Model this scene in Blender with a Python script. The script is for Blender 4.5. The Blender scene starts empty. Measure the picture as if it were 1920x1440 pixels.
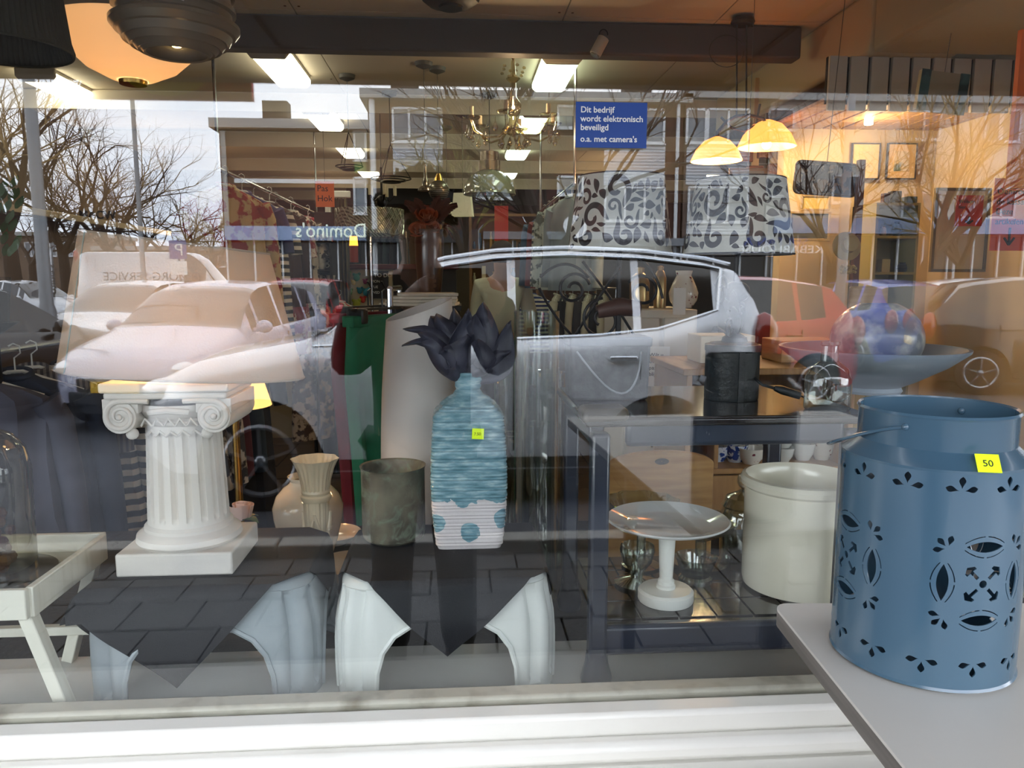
import bpy, bmesh, math, random
from mathutils import Vector, Matrix, noise
from mathutils.geometry import delaunay_2d_cdt
PI = math.pi
R = random.Random(7)
sc = bpy.context.scene
C = sc.collection

# ---------------------------------------------------------------- camera
CAM = Vector((0, -1.2, 1.42)); F = 1442.0
YAW = math.radians(4.0); PITCH = math.radians(7.7)
cd = bpy.data.cameras.new('camera'); cam = bpy.data.objects.new('camera', cd); C.objects.link(cam)
cam.location = CAM; cam.rotation_euler = (PI/2-PITCH, 0, -YAW)
cd.sensor_width = 36; cd.lens = F/1920*36; cd.clip_start = .02; cd.clip_end = 300
sc.camera = cam
FWD = Vector((math.sin(YAW)*math.cos(PITCH), math.cos(YAW)*math.cos(PITCH), -math.sin(PITCH)))
RGT = Vector((math.cos(YAW), -math.sin(YAW), 0)); UPV = RGT.cross(FWD)

# ---------------------------------------------------------------- world (overcast daylight), exposure
wd = bpy.data.worlds.new('world'); sc.world = wd; wd.use_nodes = True
nt = wd.node_tree; nt.nodes.clear()
_o = nt.nodes.new('ShaderNodeOutputWorld'); _b = nt.nodes.new('ShaderNodeBackground')
_tc = nt.nodes.new('ShaderNodeTexCoord'); _mp = nt.nodes.new('ShaderNodeMapping'); _mp.inputs['Scale'].default_value = (1, 1, 3.2)
_ns = nt.nodes.new('ShaderNodeTexNoise'); _ns.inputs['Scale'].default_value = 2.3; _ns.inputs['Detail'].default_value = 5; _ns.inputs['Roughness'].default_value = .55
_cr = nt.nodes.new('ShaderNodeValToRGB')
_cr.color_ramp.elements[0].position = .35; _cr.color_ramp.elements[0].color = (.62, .69, .82, 1)
_cr.color_ramp.elements[1].position = .68; _cr.color_ramp.elements[1].color = (.98, .98, 1, 1)
nt.links.new(_tc.outputs['Generated'], _mp.inputs[0]); nt.links.new(_mp.outputs[0], _ns.inputs['Vector'])
nt.links.new(_ns.outputs['Fac'], _cr.inputs[0]); nt.links.new(_cr.outputs[0], _b.inputs[0]); nt.links.new(_b.outputs[0], _o.inputs[0])
_b.inputs[1].default_value = 4.7
sc.view_settings.view_transform = 'Standard'; sc.view_settings.look = 'None'
sc.view_settings.gamma = 1; sc.view_settings.use_curve_mapping = False
sc.view_settings.exposure = 1.0
cy = sc.cycles
cy.max_bounces = 7; cy.diffuse_bounces = 3; cy.glossy_bounces = 4; cy.transmission_bounces = 6; cy.transparent_max_bounces = 24
cy.use_denoising = True; cy.caustics_reflective = False; cy.caustics_refractive = False; cy.sample_clamp_indirect = 4

# ---------------------------------------------------------------- pixel <-> space
def ray(px, py): return (FWD + RGT*((px-960)/F) - UPV*((py-720)/F))
def P(px, py, y=None, z=None, x=None):
    """point of the view ray on the plane y=, z= or x="""
    r = ray(px, py)
    t = (y-CAM.y)/r.y if y is not None else (z-CAM.z)/r.z if z is not None else (x-CAM.x)/r.x
    return CAM + r*t
def M(px, py, d):
    """a street point seen by reflection in the glass plane y=0, d = unfolded distance from the camera"""
    p = P(px, py, y=d-1.2); return Vector((p.x, -p.y, p.z))
def S(y): return (y+1.2)/F
def X(px, y, py=600): return P(px, py, y=y).x
def Z(py, y, px=960): return P(px, py, y=y).z

# ---------------------------------------------------------------- mesh builder
class MB:
    def __init__(s): s.v = []; s.f = []; s.m = []
    def add(s, vs, fs, mi=0):
        b = len(s.v); s.v += [tuple(v) for v in vs]; s.f += [tuple(i+b for i in f) for f in fs]; s.m += [mi]*len(fs); return s
    def box(s, c, d, rz=0, mi=0, rx=0, ry=0):
        h = [a/2 for a in d]; rm = Matrix.Rotation(rz, 3, 'Z') @ Matrix.Rotation(ry, 3, 'Y') @ Matrix.Rotation(rx, 3, 'X')
        vs = [Vector(c)+rm @ Vector((sx*h[0], sy*h[1], sz*h[2])) for sx in (-1, 1) for sy in (-1, 1) for sz in (-1, 1)]
        return s.add(vs, [(0, 1, 3, 2), (4, 6, 7, 5), (0, 4, 5, 1), (2, 3, 7, 6), (0, 2, 6, 4), (1, 5, 7, 3)], mi)
    def bx(s, x0, x1, y0, y1, z0, z1, mi=0):
        return s.box(((x0+x1)/2, (y0+y1)/2, (z0+z1)/2), (abs(x1-x0), abs(y1-y0), abs(z1-z0)), mi=mi)
    def bar(s, a, b, w, h=None, mi=0):
        a = Vector(a); b = Vector(b); d = b-a; h = h or w
        q = d.to_track_quat('Z', 'Y').to_matrix(); L = d.length
        vs = [a + q @ Vector((sx*w/2, sy*h/2, L*sz)) for sx in (-1, 1) for sy in (-1, 1) for sz in (0, 1)]
        return s.add(vs, [(0, 1, 3, 2), (4, 6, 7, 5), (0, 4, 5, 1), (2, 3, 7, 6), (0, 2, 6, 4), (1, 5, 7, 3)], mi)
    def lathe(s, prof, c=(0, 0, 0), n=32, sx=1, sy=1, cap=False, mi=0, fn=None):
        vs = []; fs = []
        for k, (r, z) in enumerate(prof):
            for i in range(n):
                a = 2*PI*i/n; q = fn(r, z, a) if fn else r
                vs.append((c[0]+q*math.cos(a)*sx, c[1]+q*math.sin(a)*sy, c[2]+z))
        for k in range(len(prof)-1):
            for i in range(n):
                j = (i+1) % n; fs.append((k*n+i, k*n+j, (k+1)*n+j, (k+1)*n+i))
        if cap: fs.append(tuple(range(n-1, -1, -1))); fs.append(tuple((len(prof)-1)*n+i for i in range(n)))
        return s.add(vs, fs, mi)
    def cyl(s, c, r, h, n=24, r2=None, mi=0): return s.lathe([(r, 0), (r if r2 is None else r2, h)], c, n, cap=True, mi=mi)
    def tube(s, pts, r, n=8, closed=False, mi=0, cap=True):
        pts = [Vector(p) for p in pts]; m = len(pts); vs = []; fs = []; up = Vector((0, 0, 1)); prev = None
        for k, p in enumerate(pts):
            a = pts[(k-1) % m] if (closed or k > 0) else p; b = pts[(k+1) % m] if (closed or k < m-1) else p
            t = (b-a)
            t = t.normalized() if t.length > 1e-9 else Vector((0, 0, 1))
            if prev is None:
                prev = t.cross(up) if abs(t.dot(up)) < .95 else t.cross(Vector((1, 0, 0)))
            u = (prev - t*prev.dot(t)); u = u.normalized() if u.length > 1e-6 else t.orthogonal().normalized(); w = t.cross(u); prev = u
            rr = r[k] if isinstance(r, (list, tuple)) else r
            for i in range(n):
                g = 2*PI*i/n; vs.append(p+u*(rr*math.cos(g))+w*(rr*math.sin(g)))
        for k in range(m if closed else m-1):
            for i in range(n):
                j = (i+1) % n; k2 = (k+1) % m; fs.append((k*n+i, k*n+j, k2*n+j, k2*n+i))
        if cap and not closed: fs.append(tuple(range(n-1, -1, -1))); fs.append(tuple((m-1)*n+i for i in range(n)))
        return s.add(vs, fs, mi)
    def ball(s, c, r, n=16, sx=1, sy=1, sz=1, mi=0):
        k = max(4, n//2)
        return s.lathe([(max(1e-4, r*math.sin(PI*i/k)), -r*sz*math.cos(PI*i/k)) for i in range(k+1)], c, n, sx, sy, mi=mi)
    def prism(s, poly, fr, to, mi=0):
        """poly list of 2D; fr/to map (u,v)->3D for the two faces"""
        n = len(poly); vs = [fr(*p) for p in poly]+[to(*p) for p in poly]
        fs = [tuple(range(n-1, -1, -1)), tuple(range(n, 2*n))]+[(i, (i+1) % n, (i+1) % n+n, i+n) for i in range(n)]
        return s.add(vs, fs, mi)
    def plate(s, poly, y0, y1, mi=0):   # poly in (x,z), thickness along y
        return s.prism(poly, lambda u, v: (u, y0, v), lambda u, v: (u, y1, v), mi)
    def slab(s, poly, z0, z1, mi=0):
        return s.prism(poly, lambda u, v: (u, v, z0), lambda u, v: (u, v, z1), mi)
    def grid(s, fn, nu, nv, mi=0, cu=False):
        vs = [fn(i/nu, j/nv) for j in range(nv+1) for i in range(nu+1)]
        fs = [(j*(nu+1)+i, j*(nu+1)+i+1, (j+1)*(nu+1)+i+1, (j+1)*(nu+1)+i) for j in range(nv) for i in range(nu)]
        return s.add(vs, fs, mi)
    def mesh(s, name, mats, smooth=True):
        me = bpy.data.meshes.new(name); me.from_pydata(s.v, [], s.f)
        for m in (mats if isinstance(mats, (list, tuple)) else [mats]): me.materials.append(m)
        me.polygons.foreach_set('material_index', s.m)
        bm = bmesh.new(); bm.from_mesh(me); bmesh.ops.recalc_face_normals(bm, faces=bm.faces)
        if smooth:
            for f in bm.faces: f.smooth = True
            for e in bm.edges:
                if len(e.link_faces) == 1 or (len(e.link_faces) == 2 and e.calc_face_angle(0) > .62): e.smooth = False
        bm.to_mesh(me); bm.free(); me.update()
        return me

def obj(name, mb, m, parent=None, bevel=0, sub=0, solid=0, smooth=True, kind=None, label=None, seg=2):
    me = mb.mesh(name, m, smooth) if isinstance(mb, MB) else mb
    o = bpy.data.objects.new(name, me); C.objects.link(o)
    if parent: o.parent = parent
    if solid:
        q = o.modifiers.new('solid', 'SOLIDIFY'); q.thickness = solid; q.offset = 0
    if bevel:
        q = o.modifiers.new('bevel', 'BEVEL'); q.width = bevel; q.segments = seg; q.limit_method = 'ANGLE'
    if sub:
        q = o.modifiers.new('sub', 'SUBSURF'); q.levels = q.render_levels = sub
    if kind: o['kind'] = kind
    if label: o['label'] = label
    return o
def tag(o, label, cat, group=None, kind=None):
    o['label'] = label; o['category'] = cat
    if group: o['group'] = group
    if kind: o['kind'] = kind
    return o
def T(name, label, cat, loc=(0, 0, 0), rz=0, group=None):
    o = bpy.data.objects.new(name, None); C.objects.link(o); o.location = loc; o.rotation_euler = (0, 0, rz); o.empty_display_size = .05
    return tag(o, label, cat, group)
def one(name, mb, m, label, cat, loc=(0, 0, 0), rz=0, group=None, **k):
    o = obj(name, mb, m, None, **k); o.location = loc; o.rotation_euler = (0, 0, rz); return tag(o, label, cat, group)
def struct(name, mb, m, parent=None, **k): return obj(name, mb, m, parent, kind=None if parent else 'structure', **k)
KIDS = {}
def kids(o): return [c for c in bpy.data.objects if c.parent == o]
def dup(root, loc, rz=0, label=None, group=None, sc_=None):
    r = root.copy(); C.objects.link(r); r.location = loc; r.rotation_euler = (0, 0, rz)
    if label: r['label'] = label
    if group: r['group'] = group
    if sc_: r.scale = sc_ if isinstance(sc_, (tuple, list)) else (sc_,)*3
    for ch in kids(root):
        c = ch.copy(); C.objects.link(c); c.parent = r
        for g in kids(ch):
            d = g.copy(); C.objects.link(d); d.parent = c
    return r
def text(s, size, m, name='lettering', parent=None, loc=(0, 0, 0), rot=(PI/2, 0, 0), ext=.001, align='LEFT', sx=1, bold=0):
    cu = bpy.data.curves.new('txt', 'FONT'); cu.body = s; cu.size = size; cu.extrude = ext; cu.align_x = align; cu.offset = bold; cu.resolution_u = 3
    t = bpy.data.objects.new('txt', cu); C.objects.link(t); bpy.context.view_layer.update()
    me = bpy.data.meshes.new_from_object(t.evaluated_get(bpy.context.evaluated_depsgraph_get())); bpy.data.objects.remove(t)
    me.materials.clear(); me.materials.append(m)
    o = bpy.data.objects.new(name, me); C.objects.link(o); o.parent = parent; o.location = loc; o.rotation_euler = rot; o.scale = (sx, 1, 1)
    return o

def inpoly(x, y, p):
    c = False; n = len(p); j = n-1
    for i in range(n):
        if (p[i][1] > y) != (p[j][1] > y) and x < (p[j][0]-p[i][0])*(y-p[i][1])/(p[j][1]-p[i][1])+p[i][0]: c = not c
        j = i
    return c
def cdt(w, h, nx, ny, loops, bounds=None):
    """triangulate the rectangle 0..w x 0..h with the loops' edges in it; returns pts, tris, inside-loop index or -1"""
    pts = []; eds = []
    def chain(p):
        b = len(pts); pts.extend(Vector(q) for q in p); eds.extend((b+i, b+(i+1) % len(p)) for i in range(len(p)))
    chain([(w*i/nx, 0) for i in range(nx)]+[(w, h*j/ny) for j in range(ny)]+[(w-w*i/nx, h) for i in range(nx)]+[(0, h-h*j/ny) for j in range(ny)])
    for l in loops: chain(l)
    bb = [(min(p[0] for p in l), max(p[0] for p in l), min(p[1] for p in l), max(p[1] for p in l)) for l in loops]
    for j in range(1, ny):
        for i in range(1, nx): pts.append(Vector((w*i/nx+1e-4*math.sin(i*7+j), h*j/ny)))
    ov, oe, of, *_ = delaunay_2d_cdt(pts, eds, [], 0, 1e-6)
    idx = []
    for f in of:
        cx = sum(ov[i][0] for i in f)/len(f); cz = sum(ov[i][1] for i in f)/len(f); k = -1
        for n, l in enumerate(loops):
            b = bb[n]
            if b[0] <= cx <= b[1] and b[2] <= cz <= b[3] and inpoly(cx, cz, l): k = n; break
        idx.append(k)
    return ov, of, idx

# ---------------------------------------------------------------- materials
def lin(c):
    return tuple(((v/255)/12.92 if v/255 <= .04045 else ((v/255+.055)/1.055)**2.4) for v in c)+(1,)
MC = {}
def mat(name, rgb, rough=.5, metal=0, nz=None, bump=None, emit=None, coat=0, trans=0, wave=None, obj_co=True, sheen=0):
    """nz=(scale, rgb2, lo, hi[, stretch xyz]); bump=(scale, strength); wave=(scale, axis, rgb2, sharp)"""
    if name in MC: return MC[name]
    m = bpy.data.materials.new(name); m.use_nodes = True; nt = m.node_tree; N = nt.nodes; L = nt.links
    b = N['Principled BSDF']; b.inputs['Base Color'].default_value = lin(rgb); b.inputs['Roughness'].default_value = rough
    b.inputs['Metallic'].default_value = metal; b.inputs['Coat Weight'].default_value = coat; b.inputs['Coat Roughness'].default_value = .08
    if sheen: b.inputs['Sheen Weight'].default_value = sheen
    tc = N.new('ShaderNodeTexCoord'); co = tc.outputs['Object']; last = None
    if nz:
        mp = N.new('ShaderNodeMapping'); L.new(co, mp.inputs[0]); mp.inputs['Scale'].default_value = nz[4] if len(nz) > 4 else (1, 1, 1)
        t = N.new('ShaderNodeTexNoise'); t.inputs['Scale'].default_value = nz[0]; t.inputs['Detail'].default_value = 5; L.new(mp.outputs[0], t.inputs['Vector'])
        r = N.new('ShaderNodeValToRGB'); r.color_ramp.elements[0].position = nz[2]; r.color_ramp.elements[1].position = nz[3]
        r.color_ramp.elements[0].color = lin(rgb); r.color_ramp.elements[1].color = lin(nz[1]); L.new(t.outputs['Fac'], r.inputs[0]); last = r.outputs[0]
    if wave:
        mp = N.new('ShaderNodeMapping'); L.new(co, mp.inputs[0])
        w = N.new('ShaderNodeTexWave'); w.bands_direction = wave[1]; w.inputs['Scale'].default_value = wave[0]; w.inputs['Distortion'].default_value = wave[4] if len(wave) > 4 else .3; L.new(mp.outputs[0], w.inputs['Vector'])
        r = N.new('ShaderNodeValToRGB'); r.color_ramp.elements[0].position = .5-wave[3]; r.color_ramp.elements[1].position = .5+wave[3]; L.new(w.outputs['Fac'], r.inputs[0])
        mx = N.new('ShaderNodeMix'); mx.data_type = 'RGBA'; L.new(r.outputs[0], mx.inputs[0])
        mx.inputs[6].default_value = lin(rgb); mx.inputs[7].default_value = lin(wave[2])
        if last: L.new(last, mx.inputs[6])
        last = mx.outputs[2]
    if last: L.new(last, b.inputs['Base Color'])
    if bump:
        t2 = N.new('ShaderNodeTexNoise'); t2.inputs['Scale'].default_value = bump[0]; t2.inputs['Detail'].default_value = 4; L.new(co, t2.inputs['Vector'])
        bp = N.new('ShaderNodeBump'); bp.inputs['Strength'].default_value = bump[1]; bp.inputs['Distance'].default_value = .01; L.new(t2.outputs['Fac'], bp.inputs['Height']); L.new(bp.outputs[0], b.inputs['Normal'])
    if emit: b.inputs['Emission Color'].default_value = lin(emit[0]); b.inputs['Emission Strength'].default_value = emit[1]
    if trans:
        tr = N.new('ShaderNodeBsdfTranslucent'); tr.inputs[0].default_value = lin(rgb); mix = N.new('ShaderNodeMixShader'); mix.inputs[0].default_value = trans
        out = [n for n in N if n.type == 'OUTPUT_MATERIAL'][0]; L.new(b.outputs[0], mix.inputs[1]); L.new(tr.outputs[0], mix.inputs[2]); L.new(mix.outputs[0], out.inputs[0])
    MC[name] = m; return m
def glassm(name, tint=(255, 255, 255), base=.08, edge=.6, rough=0.0, power=3.0, body=None, wavy=0):
    """thin glass: straight-through light plus a mirror part that grows towards grazing"""
    if name in MC: return MC[name]
    m = bpy.data.materials.new(name); m.use_nodes = True; nt = m.node_tree; N = nt.nodes; L = nt.links; N.clear()
    out = N.new('ShaderNodeOutputMaterial'); tr = N.new('ShaderNodeBsdfTransparent'); tr.inputs[0].default_value = lin(tint)
    gl = N.new('ShaderNodeBsdfGlossy'); gl.inputs['Roughness'].default_value = rough
    lw = N.new('ShaderNodeLayerWeight'); lw.inputs[0].default_value = .5
    pw = N.new('ShaderNodeMath'); pw.operation = 'POWER'; pw.inputs[1].default_value = power; L.new(lw.outputs['Facing'], pw.inputs[0])
    ma = N.new('ShaderNodeMath'); ma.operation = 'MULTIPLY_ADD'; ma.inputs[1].default_value = edge; ma.inputs[2].default_value = base; L.new(pw.outputs[0], ma.inputs[0])
    mx = N.new('ShaderNodeMixShader'); L.new(ma.outputs[0], mx.inputs[0]); L.new(gl.outputs[0], mx.inputs[2])
    if body:
        df = N.new('ShaderNodeBsdfDiffuse'); df.inputs[0].default_value = lin(body[0]); m2 = N.new('ShaderNodeMixShader'); m2.inputs[0].default_value = body[1]
        L.new(tr.outputs[0], m2.inputs[1]); L.new(df.outputs[0], m2.inputs[2]); L.new(m2.outputs[0], mx.inputs[1])
    else: L.new(tr.outputs[0], mx.inputs[1])
    if wavy:
        tc = N.new('ShaderNodeTexCoord'); t = N.new('ShaderNodeTexNoise'); t.inputs['Scale'].default_value = 2.2; t.inputs['Detail'].default_value = 0; L.new(tc.outputs['Object'], t.inputs['Vector'])
        bp = N.new('ShaderNodeBump'); bp.inputs['Strength'].default_value = wavy; bp.inputs['Distance'].default_value = .001; L.new(t.outputs['Fac'], bp.inputs['Height']); L.new(bp.outputs[0], gl.inputs['Normal'])
    L.new(mx.outputs[0], out.inputs[0]); MC[name] = m; return m
def lamp(name, loc, watt, col, r=.03, parent=None):
    l = bpy.data.lights.new(name, 'POINT'); l.energy = watt; l.color = lin(col)[:3]; l.shadow_soft_size = r
    o = bpy.data.objects.new(name, l); C.objects.link(o); o.location = loc
    if parent: o.parent = parent
    return o
WARM = (255, 214, 164)
white_paint = mat('white paint', (232, 231, 226), .4, bump=(30, .05))
black_m = mat('black plastic', (16, 17, 19), .35)
chrome = mat('chrome', (200, 198, 192), .18, 1)
brass = mat('brass', (190, 150, 80), .25, 1)
dark_iron = mat('wrought iron', (28, 25, 25), .45, .6)
clear = glassm('clear glass', (240, 244, 240), .09, .9, power=1.8)
price = mat('fluorescent sticker', (215, 245, 20), .6, emit=((215, 245, 20), .12))
ink = mat('ink', (20, 22, 30), .7)
wood_pine = mat('pine', (196, 150, 92), .45, nz=(6, (160, 108, 58), .35, .75, (1, 1, 9)))
wood_dark = mat('dark wood', (52, 32, 24), .4, nz=(5, (30, 18, 14), .3, .7, (8, 1, 1)))
# ================================================================ SETTING
CEIL = 2.62; PZ = .66; BACK = 11.0; LX = -3.0; RX = 2.46
ceil_m = mat('ceiling panel', (222, 210, 188), .7, bump=(40, .04))
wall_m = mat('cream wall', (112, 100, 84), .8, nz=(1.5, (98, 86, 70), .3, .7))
tile_m = mat('brown floor tile', (88, 70, 56), .35, nz=(5, (64, 50, 40), .3, .7))
grout = mat('dark grout', (34, 29, 25), .8)
mb = MB(); mb.bx(LX-.1, 4.3, .5, BACK, -.08, -.012); floor = struct('floor', mb, grout)
tm = MB(); tm.box((0, 0, 0), (.392, .392, .014)); tme = tm.mesh('tile', tile_m); k = 0
for i in range(13):
    for j in range(22):
        x = -3.0+.4*i+.2; y = 1.7+.4*j
        if k >= 286: break
        o = bpy.data.objects.new('floor_tile', tme); C.objects.link(o); o.parent = floor; o.location = (x, y, -.007+R.uniform(-.0015, .0015)); o.rotation_euler = (0, 0, R.choice((0, PI/2))); k += 1
# ceiling of long panels with open joints
cg = mat('ceiling joint', (70, 60, 48), .8)
mb = MB(); mb.bx(-4.2, 4.3, .03, BACK+.1, CEIL+.012, CEIL+.08); ceiling = struct('ceiling', mb, cg)
def panel(x0, x1, y0, y1):
    m = MB(); m.bx(x0+.003, x1-.003, y0+.003, y1-.003, CEIL, CEIL+.012); obj('ceiling_panel', m, ceil_m, ceiling)
xs = [-4.2, -2.35, -.72, .5, 1.22, 2.0, 4.3]
# joint seen from (620,0) to (672,165) and a diagonal one at the right, as two panel runs
for a, b in zip(xs, xs[1:]):
    for y0, y1 in ((.03, 2.5), (2.5, 5.2), (5.2, 8), (8, 11.1)): panel(a, b, y0, y1)
fx = MB()
for x in (-.72, .5):
    for y in (1.3, 1.9, 2.45, 3.1, 3.7, 4.3): 
        for s in (-1, 1): fx.cyl((x+.03*s, y, CEIL-.002), .006, .003, 8)
obj('screw_heads', fx, mat('rusty screws', (110, 80, 55), .6), ceiling, kind='stuff')
# dark grey downstand board with rounded right end
beam_m = mat('dark grey board', (86, 80, 76), .55)
yb = 2.55; xr = X(1503, yb, 95); m = MB(); m.bx(-3, xr, yb, yb+.1, Z(99, yb), CEIL-.001); struct('beam', m, beam_m, bevel=.012)
# white cross beams further back
white_b = mat('white beam', (214, 205, 186), .6)
for i, y in enumerate((4.05, 5.4, 6.8, 8.2, 9.6)):
    m = MB(); m.bx(LX, 4.2, y, y+.09, CEIL-.11, CEIL-.001); struct('beam', m, white_b, bevel=.01)
    m = MB(); m.bx(LX, 4.2, y-.012, y, CEIL-.125, CEIL-.1); struct('trim_%d' % (i+1), m, white_b)
# boxed soffit at right
m = MB(); m.bx(1.72, 4.2, .04, 2.03, 2.35, CEIL-.002); m.bx(1.72, 2.1, 2.03, 4.0, 2.35, CEIL-.002); struct('soffit', m, mat('soffit paint', (196, 176, 142), .7), bevel=.02)
# walls
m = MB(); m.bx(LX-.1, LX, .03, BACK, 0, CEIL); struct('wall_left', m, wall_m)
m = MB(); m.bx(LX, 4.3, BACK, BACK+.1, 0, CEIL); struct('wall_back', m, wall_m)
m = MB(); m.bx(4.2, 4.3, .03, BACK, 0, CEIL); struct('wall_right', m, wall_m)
m = MB(); m.bx(1.66, 2.52, 2.72, 2.8, 0, 2.2); m.bx(2.46, 2.54, 1.3, 2.72, 0, 2.2); struct('wall_alcove', m, mat('yellow cream wall', (206, 186, 146), .75, nz=(2, (194, 172, 132), .3, .7)))
# slatted fascia over the alcove: white vertical boards with dark gaps
dk = mat('fascia gap', (38, 32, 26), .8)
m = MB(); m.bx(1.56, 2.56, 2.085, 2.1, 2.16, 2.35); fas = struct('wall_fascia', m, dk)
bw = mat('fascia board', (196, 190, 174), .6)
nb = 11; w = .0905
for i in range(nb):
    m = MB(); m.bx(1.562+i*w, 1.562+i*w+w-.014, 2.066, 2.085, 2.13, 2.35); obj('board', m, bw, fas, bevel=.003)
# alcove ceiling of timber slats
m = MB(); m.bx(1.56, 2.6, 2.1, 2.73, 2.195, 2.21); al = struct('ceiling_alcove', m, dk)
wd_s = mat('ceiling timber', (190, 150, 96), .5, nz=(5, (150, 108, 60), .3, .7, (1, 9, 1)))
for i in range(11):
    m = MB(); m.box((1.61+i*.095, 2.4, 2.186), (.083, .66, .014), rz=.0); obj('slat', m, wd_s, al, bevel=.003)
# ---------------- shop window
frame_m = mat('white window frame', (224, 222, 214), .35, nz=(3, (205, 202, 192), .55, .8))
bead_m = mat('beige glazing bead', (206, 198, 184), .5, nz=(14, (140, 128, 110), .5, .75))
pane_m = glassm('window pane', (250, 252, 251), .074, .55, 0, 4, wavy=.03)
m = MB(); m.bx(-3.2, 3.2, -.004, .004, .712, 2.25); win = struct('window_1', m, pane_m, smooth=False)
m = MB(); m.bx(-3.2, 3.2, .005, .045, PZ-.02, .728); struct('window_bead', m, bead_m, win, bevel=.006)
m = MB(); m.bx(-3.2, 3.2, -.05, -.0045, .60, .722); struct('window_rail', m, frame_m, win, bevel=.008)
m = MB(); m.slab([(-3.2, -.3), (3.2, -.3), (3.2, -.05), (-3.2, -.05)], .60, .655); struct('window_sill', m, frame_m, win, bevel=.01)
m = MB(); m.bx(-3.2, 3.2, -.085, -.05, .655, .69); struct('window_sill_step', m, frame_m, win, bevel=.012)
m = MB(); m.bx(-3.2, 3.2, -.05, .05, 2.25, 2.62); struct('window_head', m, frame_m, win)
for x in (-3.2, 3.2):
    m = MB(); m.bx(x-.05, x+.05, -.05, .05, .6, 2.62); struct('window_jamb', m, frame_m, win)
m = MB(); m.bx(-6, 6, -.2, .02, -.15, .6); m.bx(-6, -3.25, -.2, .1, .6, 2.8); m.bx(3.25, 6, -.2, .1, .6, 2.8); m.bx(-6, 6, -.0, .1, 2.621, 4.5)
struct('wall_front', m, mat('dark fascia brick', (90, 70, 60), .8))
# canopy over the pavement
can_m = mat('canopy underside', (84, 76, 70), .7)
m = MB(); m.bx(-8, 8, -2.05, -.2, 2.24, 2.29); m.bx(-8, 8, -2.13, -2.05, 2.213, 2.56); m.bx(-8, 8, -2.05, -.2, 2.51, 2.56); struct('canopy', m, can_m)
for i in range(9):
    m = MB(); m.bx(-7.9+i*1.8, -7.82+i*1.8, -2.04, -.21, 2.222, 2.24); struct('canopy_rib', m, can_m)
# display platform: pale board in front, dark cloth further back
plat_m = mat('pale grey display board', (218, 216, 212), .45, nz=(3, (204, 200, 194), .35, .7), bump=(60, .03))
m = MB(); m.bx(-3, 3, .046, .335, PZ-.03, PZ); struct('display_platform', m, plat_m)
m = MB(); m.bx(-3, 3, .335, 1.15, PZ-.03, PZ-.001); m.bx(-3, 3, 1.12, 1.15, 0, PZ-.03); struct('display_platform_back', m, mat('dark felt', (26, 25, 28), .85, bump=(30, .4)))
# ---------------- fluorescent ceiling fittings
tube_m = mat('fluorescent diffuser', (255, 248, 222), .5, emit=((255, 244, 214), 4.3))
tube2 = mat('fluorescent diffuser greenish', (240, 255, 225), .5, emit=((240, 255, 222), 3.9))
cap_m = mat('fitting end cap', (186, 180, 165), .5)
def fitting(x, y, mm, label, grp='ceiling strip lights'):
    t = T('ceiling_light', label, 'ceiling light', (x, y, CEIL), 0, grp)
    m = MB(); m.plate([(-.11, -.002), (-.11, -.045), (-.085, -.075), (.085, -.075), (.11, -.045), (.11, -.002)], -.335, -.31); m.bx(-.1, .1, -.31, .31, -.02, -.001); obj('housing', m, cap_m, t, bevel=.004)
    m = MB(); m.prism([(-.1, -.02), (-.1, -.05), (-.08, -.07), (.08, -.07), (.1, -.05), (.1, -.02)], lambda u, v: (u, -.308, v), lambda u, v: (u, .308, v)); obj('diffuser', m, mm, t, bevel=.006)
    return t
rows = [3.33, 4.68, 6.02, 7.4, 8.85]
nm = ['nearest', 'second', 'third', 'fourth', 'fifth']
for i, y in enumerate(rows):
    fitting(-.96, y, tube_m, 'strip ceiling light in the left row, %s from the window' % nm[i])
    fitting(.56, y, tube2, 'strip ceiling light in the right row, %s from the window' % nm[i])
for y, q in ((4.6, 'nearer'), (7.2, 'farther')): fitting(2.9, y, tube_m, q+' strip ceiling light in the far right part of the shop')
fitting(-2.4, 3.9, tube_m, 'strip ceiling light by the left wall above the ledge')
# warm fill lights added to brighten the back part, no fittings modelled
lamp('fill_light', (-1.5, 7.5, 2.3), 1.5, WARM, .08)
lamp('fill_light', (1.5, 6.5, 2.2), 2, WARM, .08)
lamp('alcove_light', (1.97, 2.42, 2.05), 2.2, WARM, .03)
# left wall ledge
led = mat('beige ledge', (196, 178, 146), .6)
m = MB(); m.bx(-2.98, -2.42, 2.2, 6.2, 1.79, 1.83); one('wall_ledge', m, led, 'long beige ledge running along the left wall above the clothes', 'shelf', bevel=.004)
m = MB(); m.bx(-3, -2.55, 2.4, 6.15, 0, 1.79); struct('wall_left_unit', m, mat('brown recess', (96, 74, 54), .8))
t = text('MACW', .075, ink, 'ledge_letters', None, P(178, 393, y=3.3)+Vector((0, 0, 0)), ext=.006, bold=.002); t.data.materials[0] = dark_iron; tag(t, 'loose black ornamental letters standing on the beige wall ledge', 'letters')
t.location = (-2.55, 4.3, 1.832); 
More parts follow.
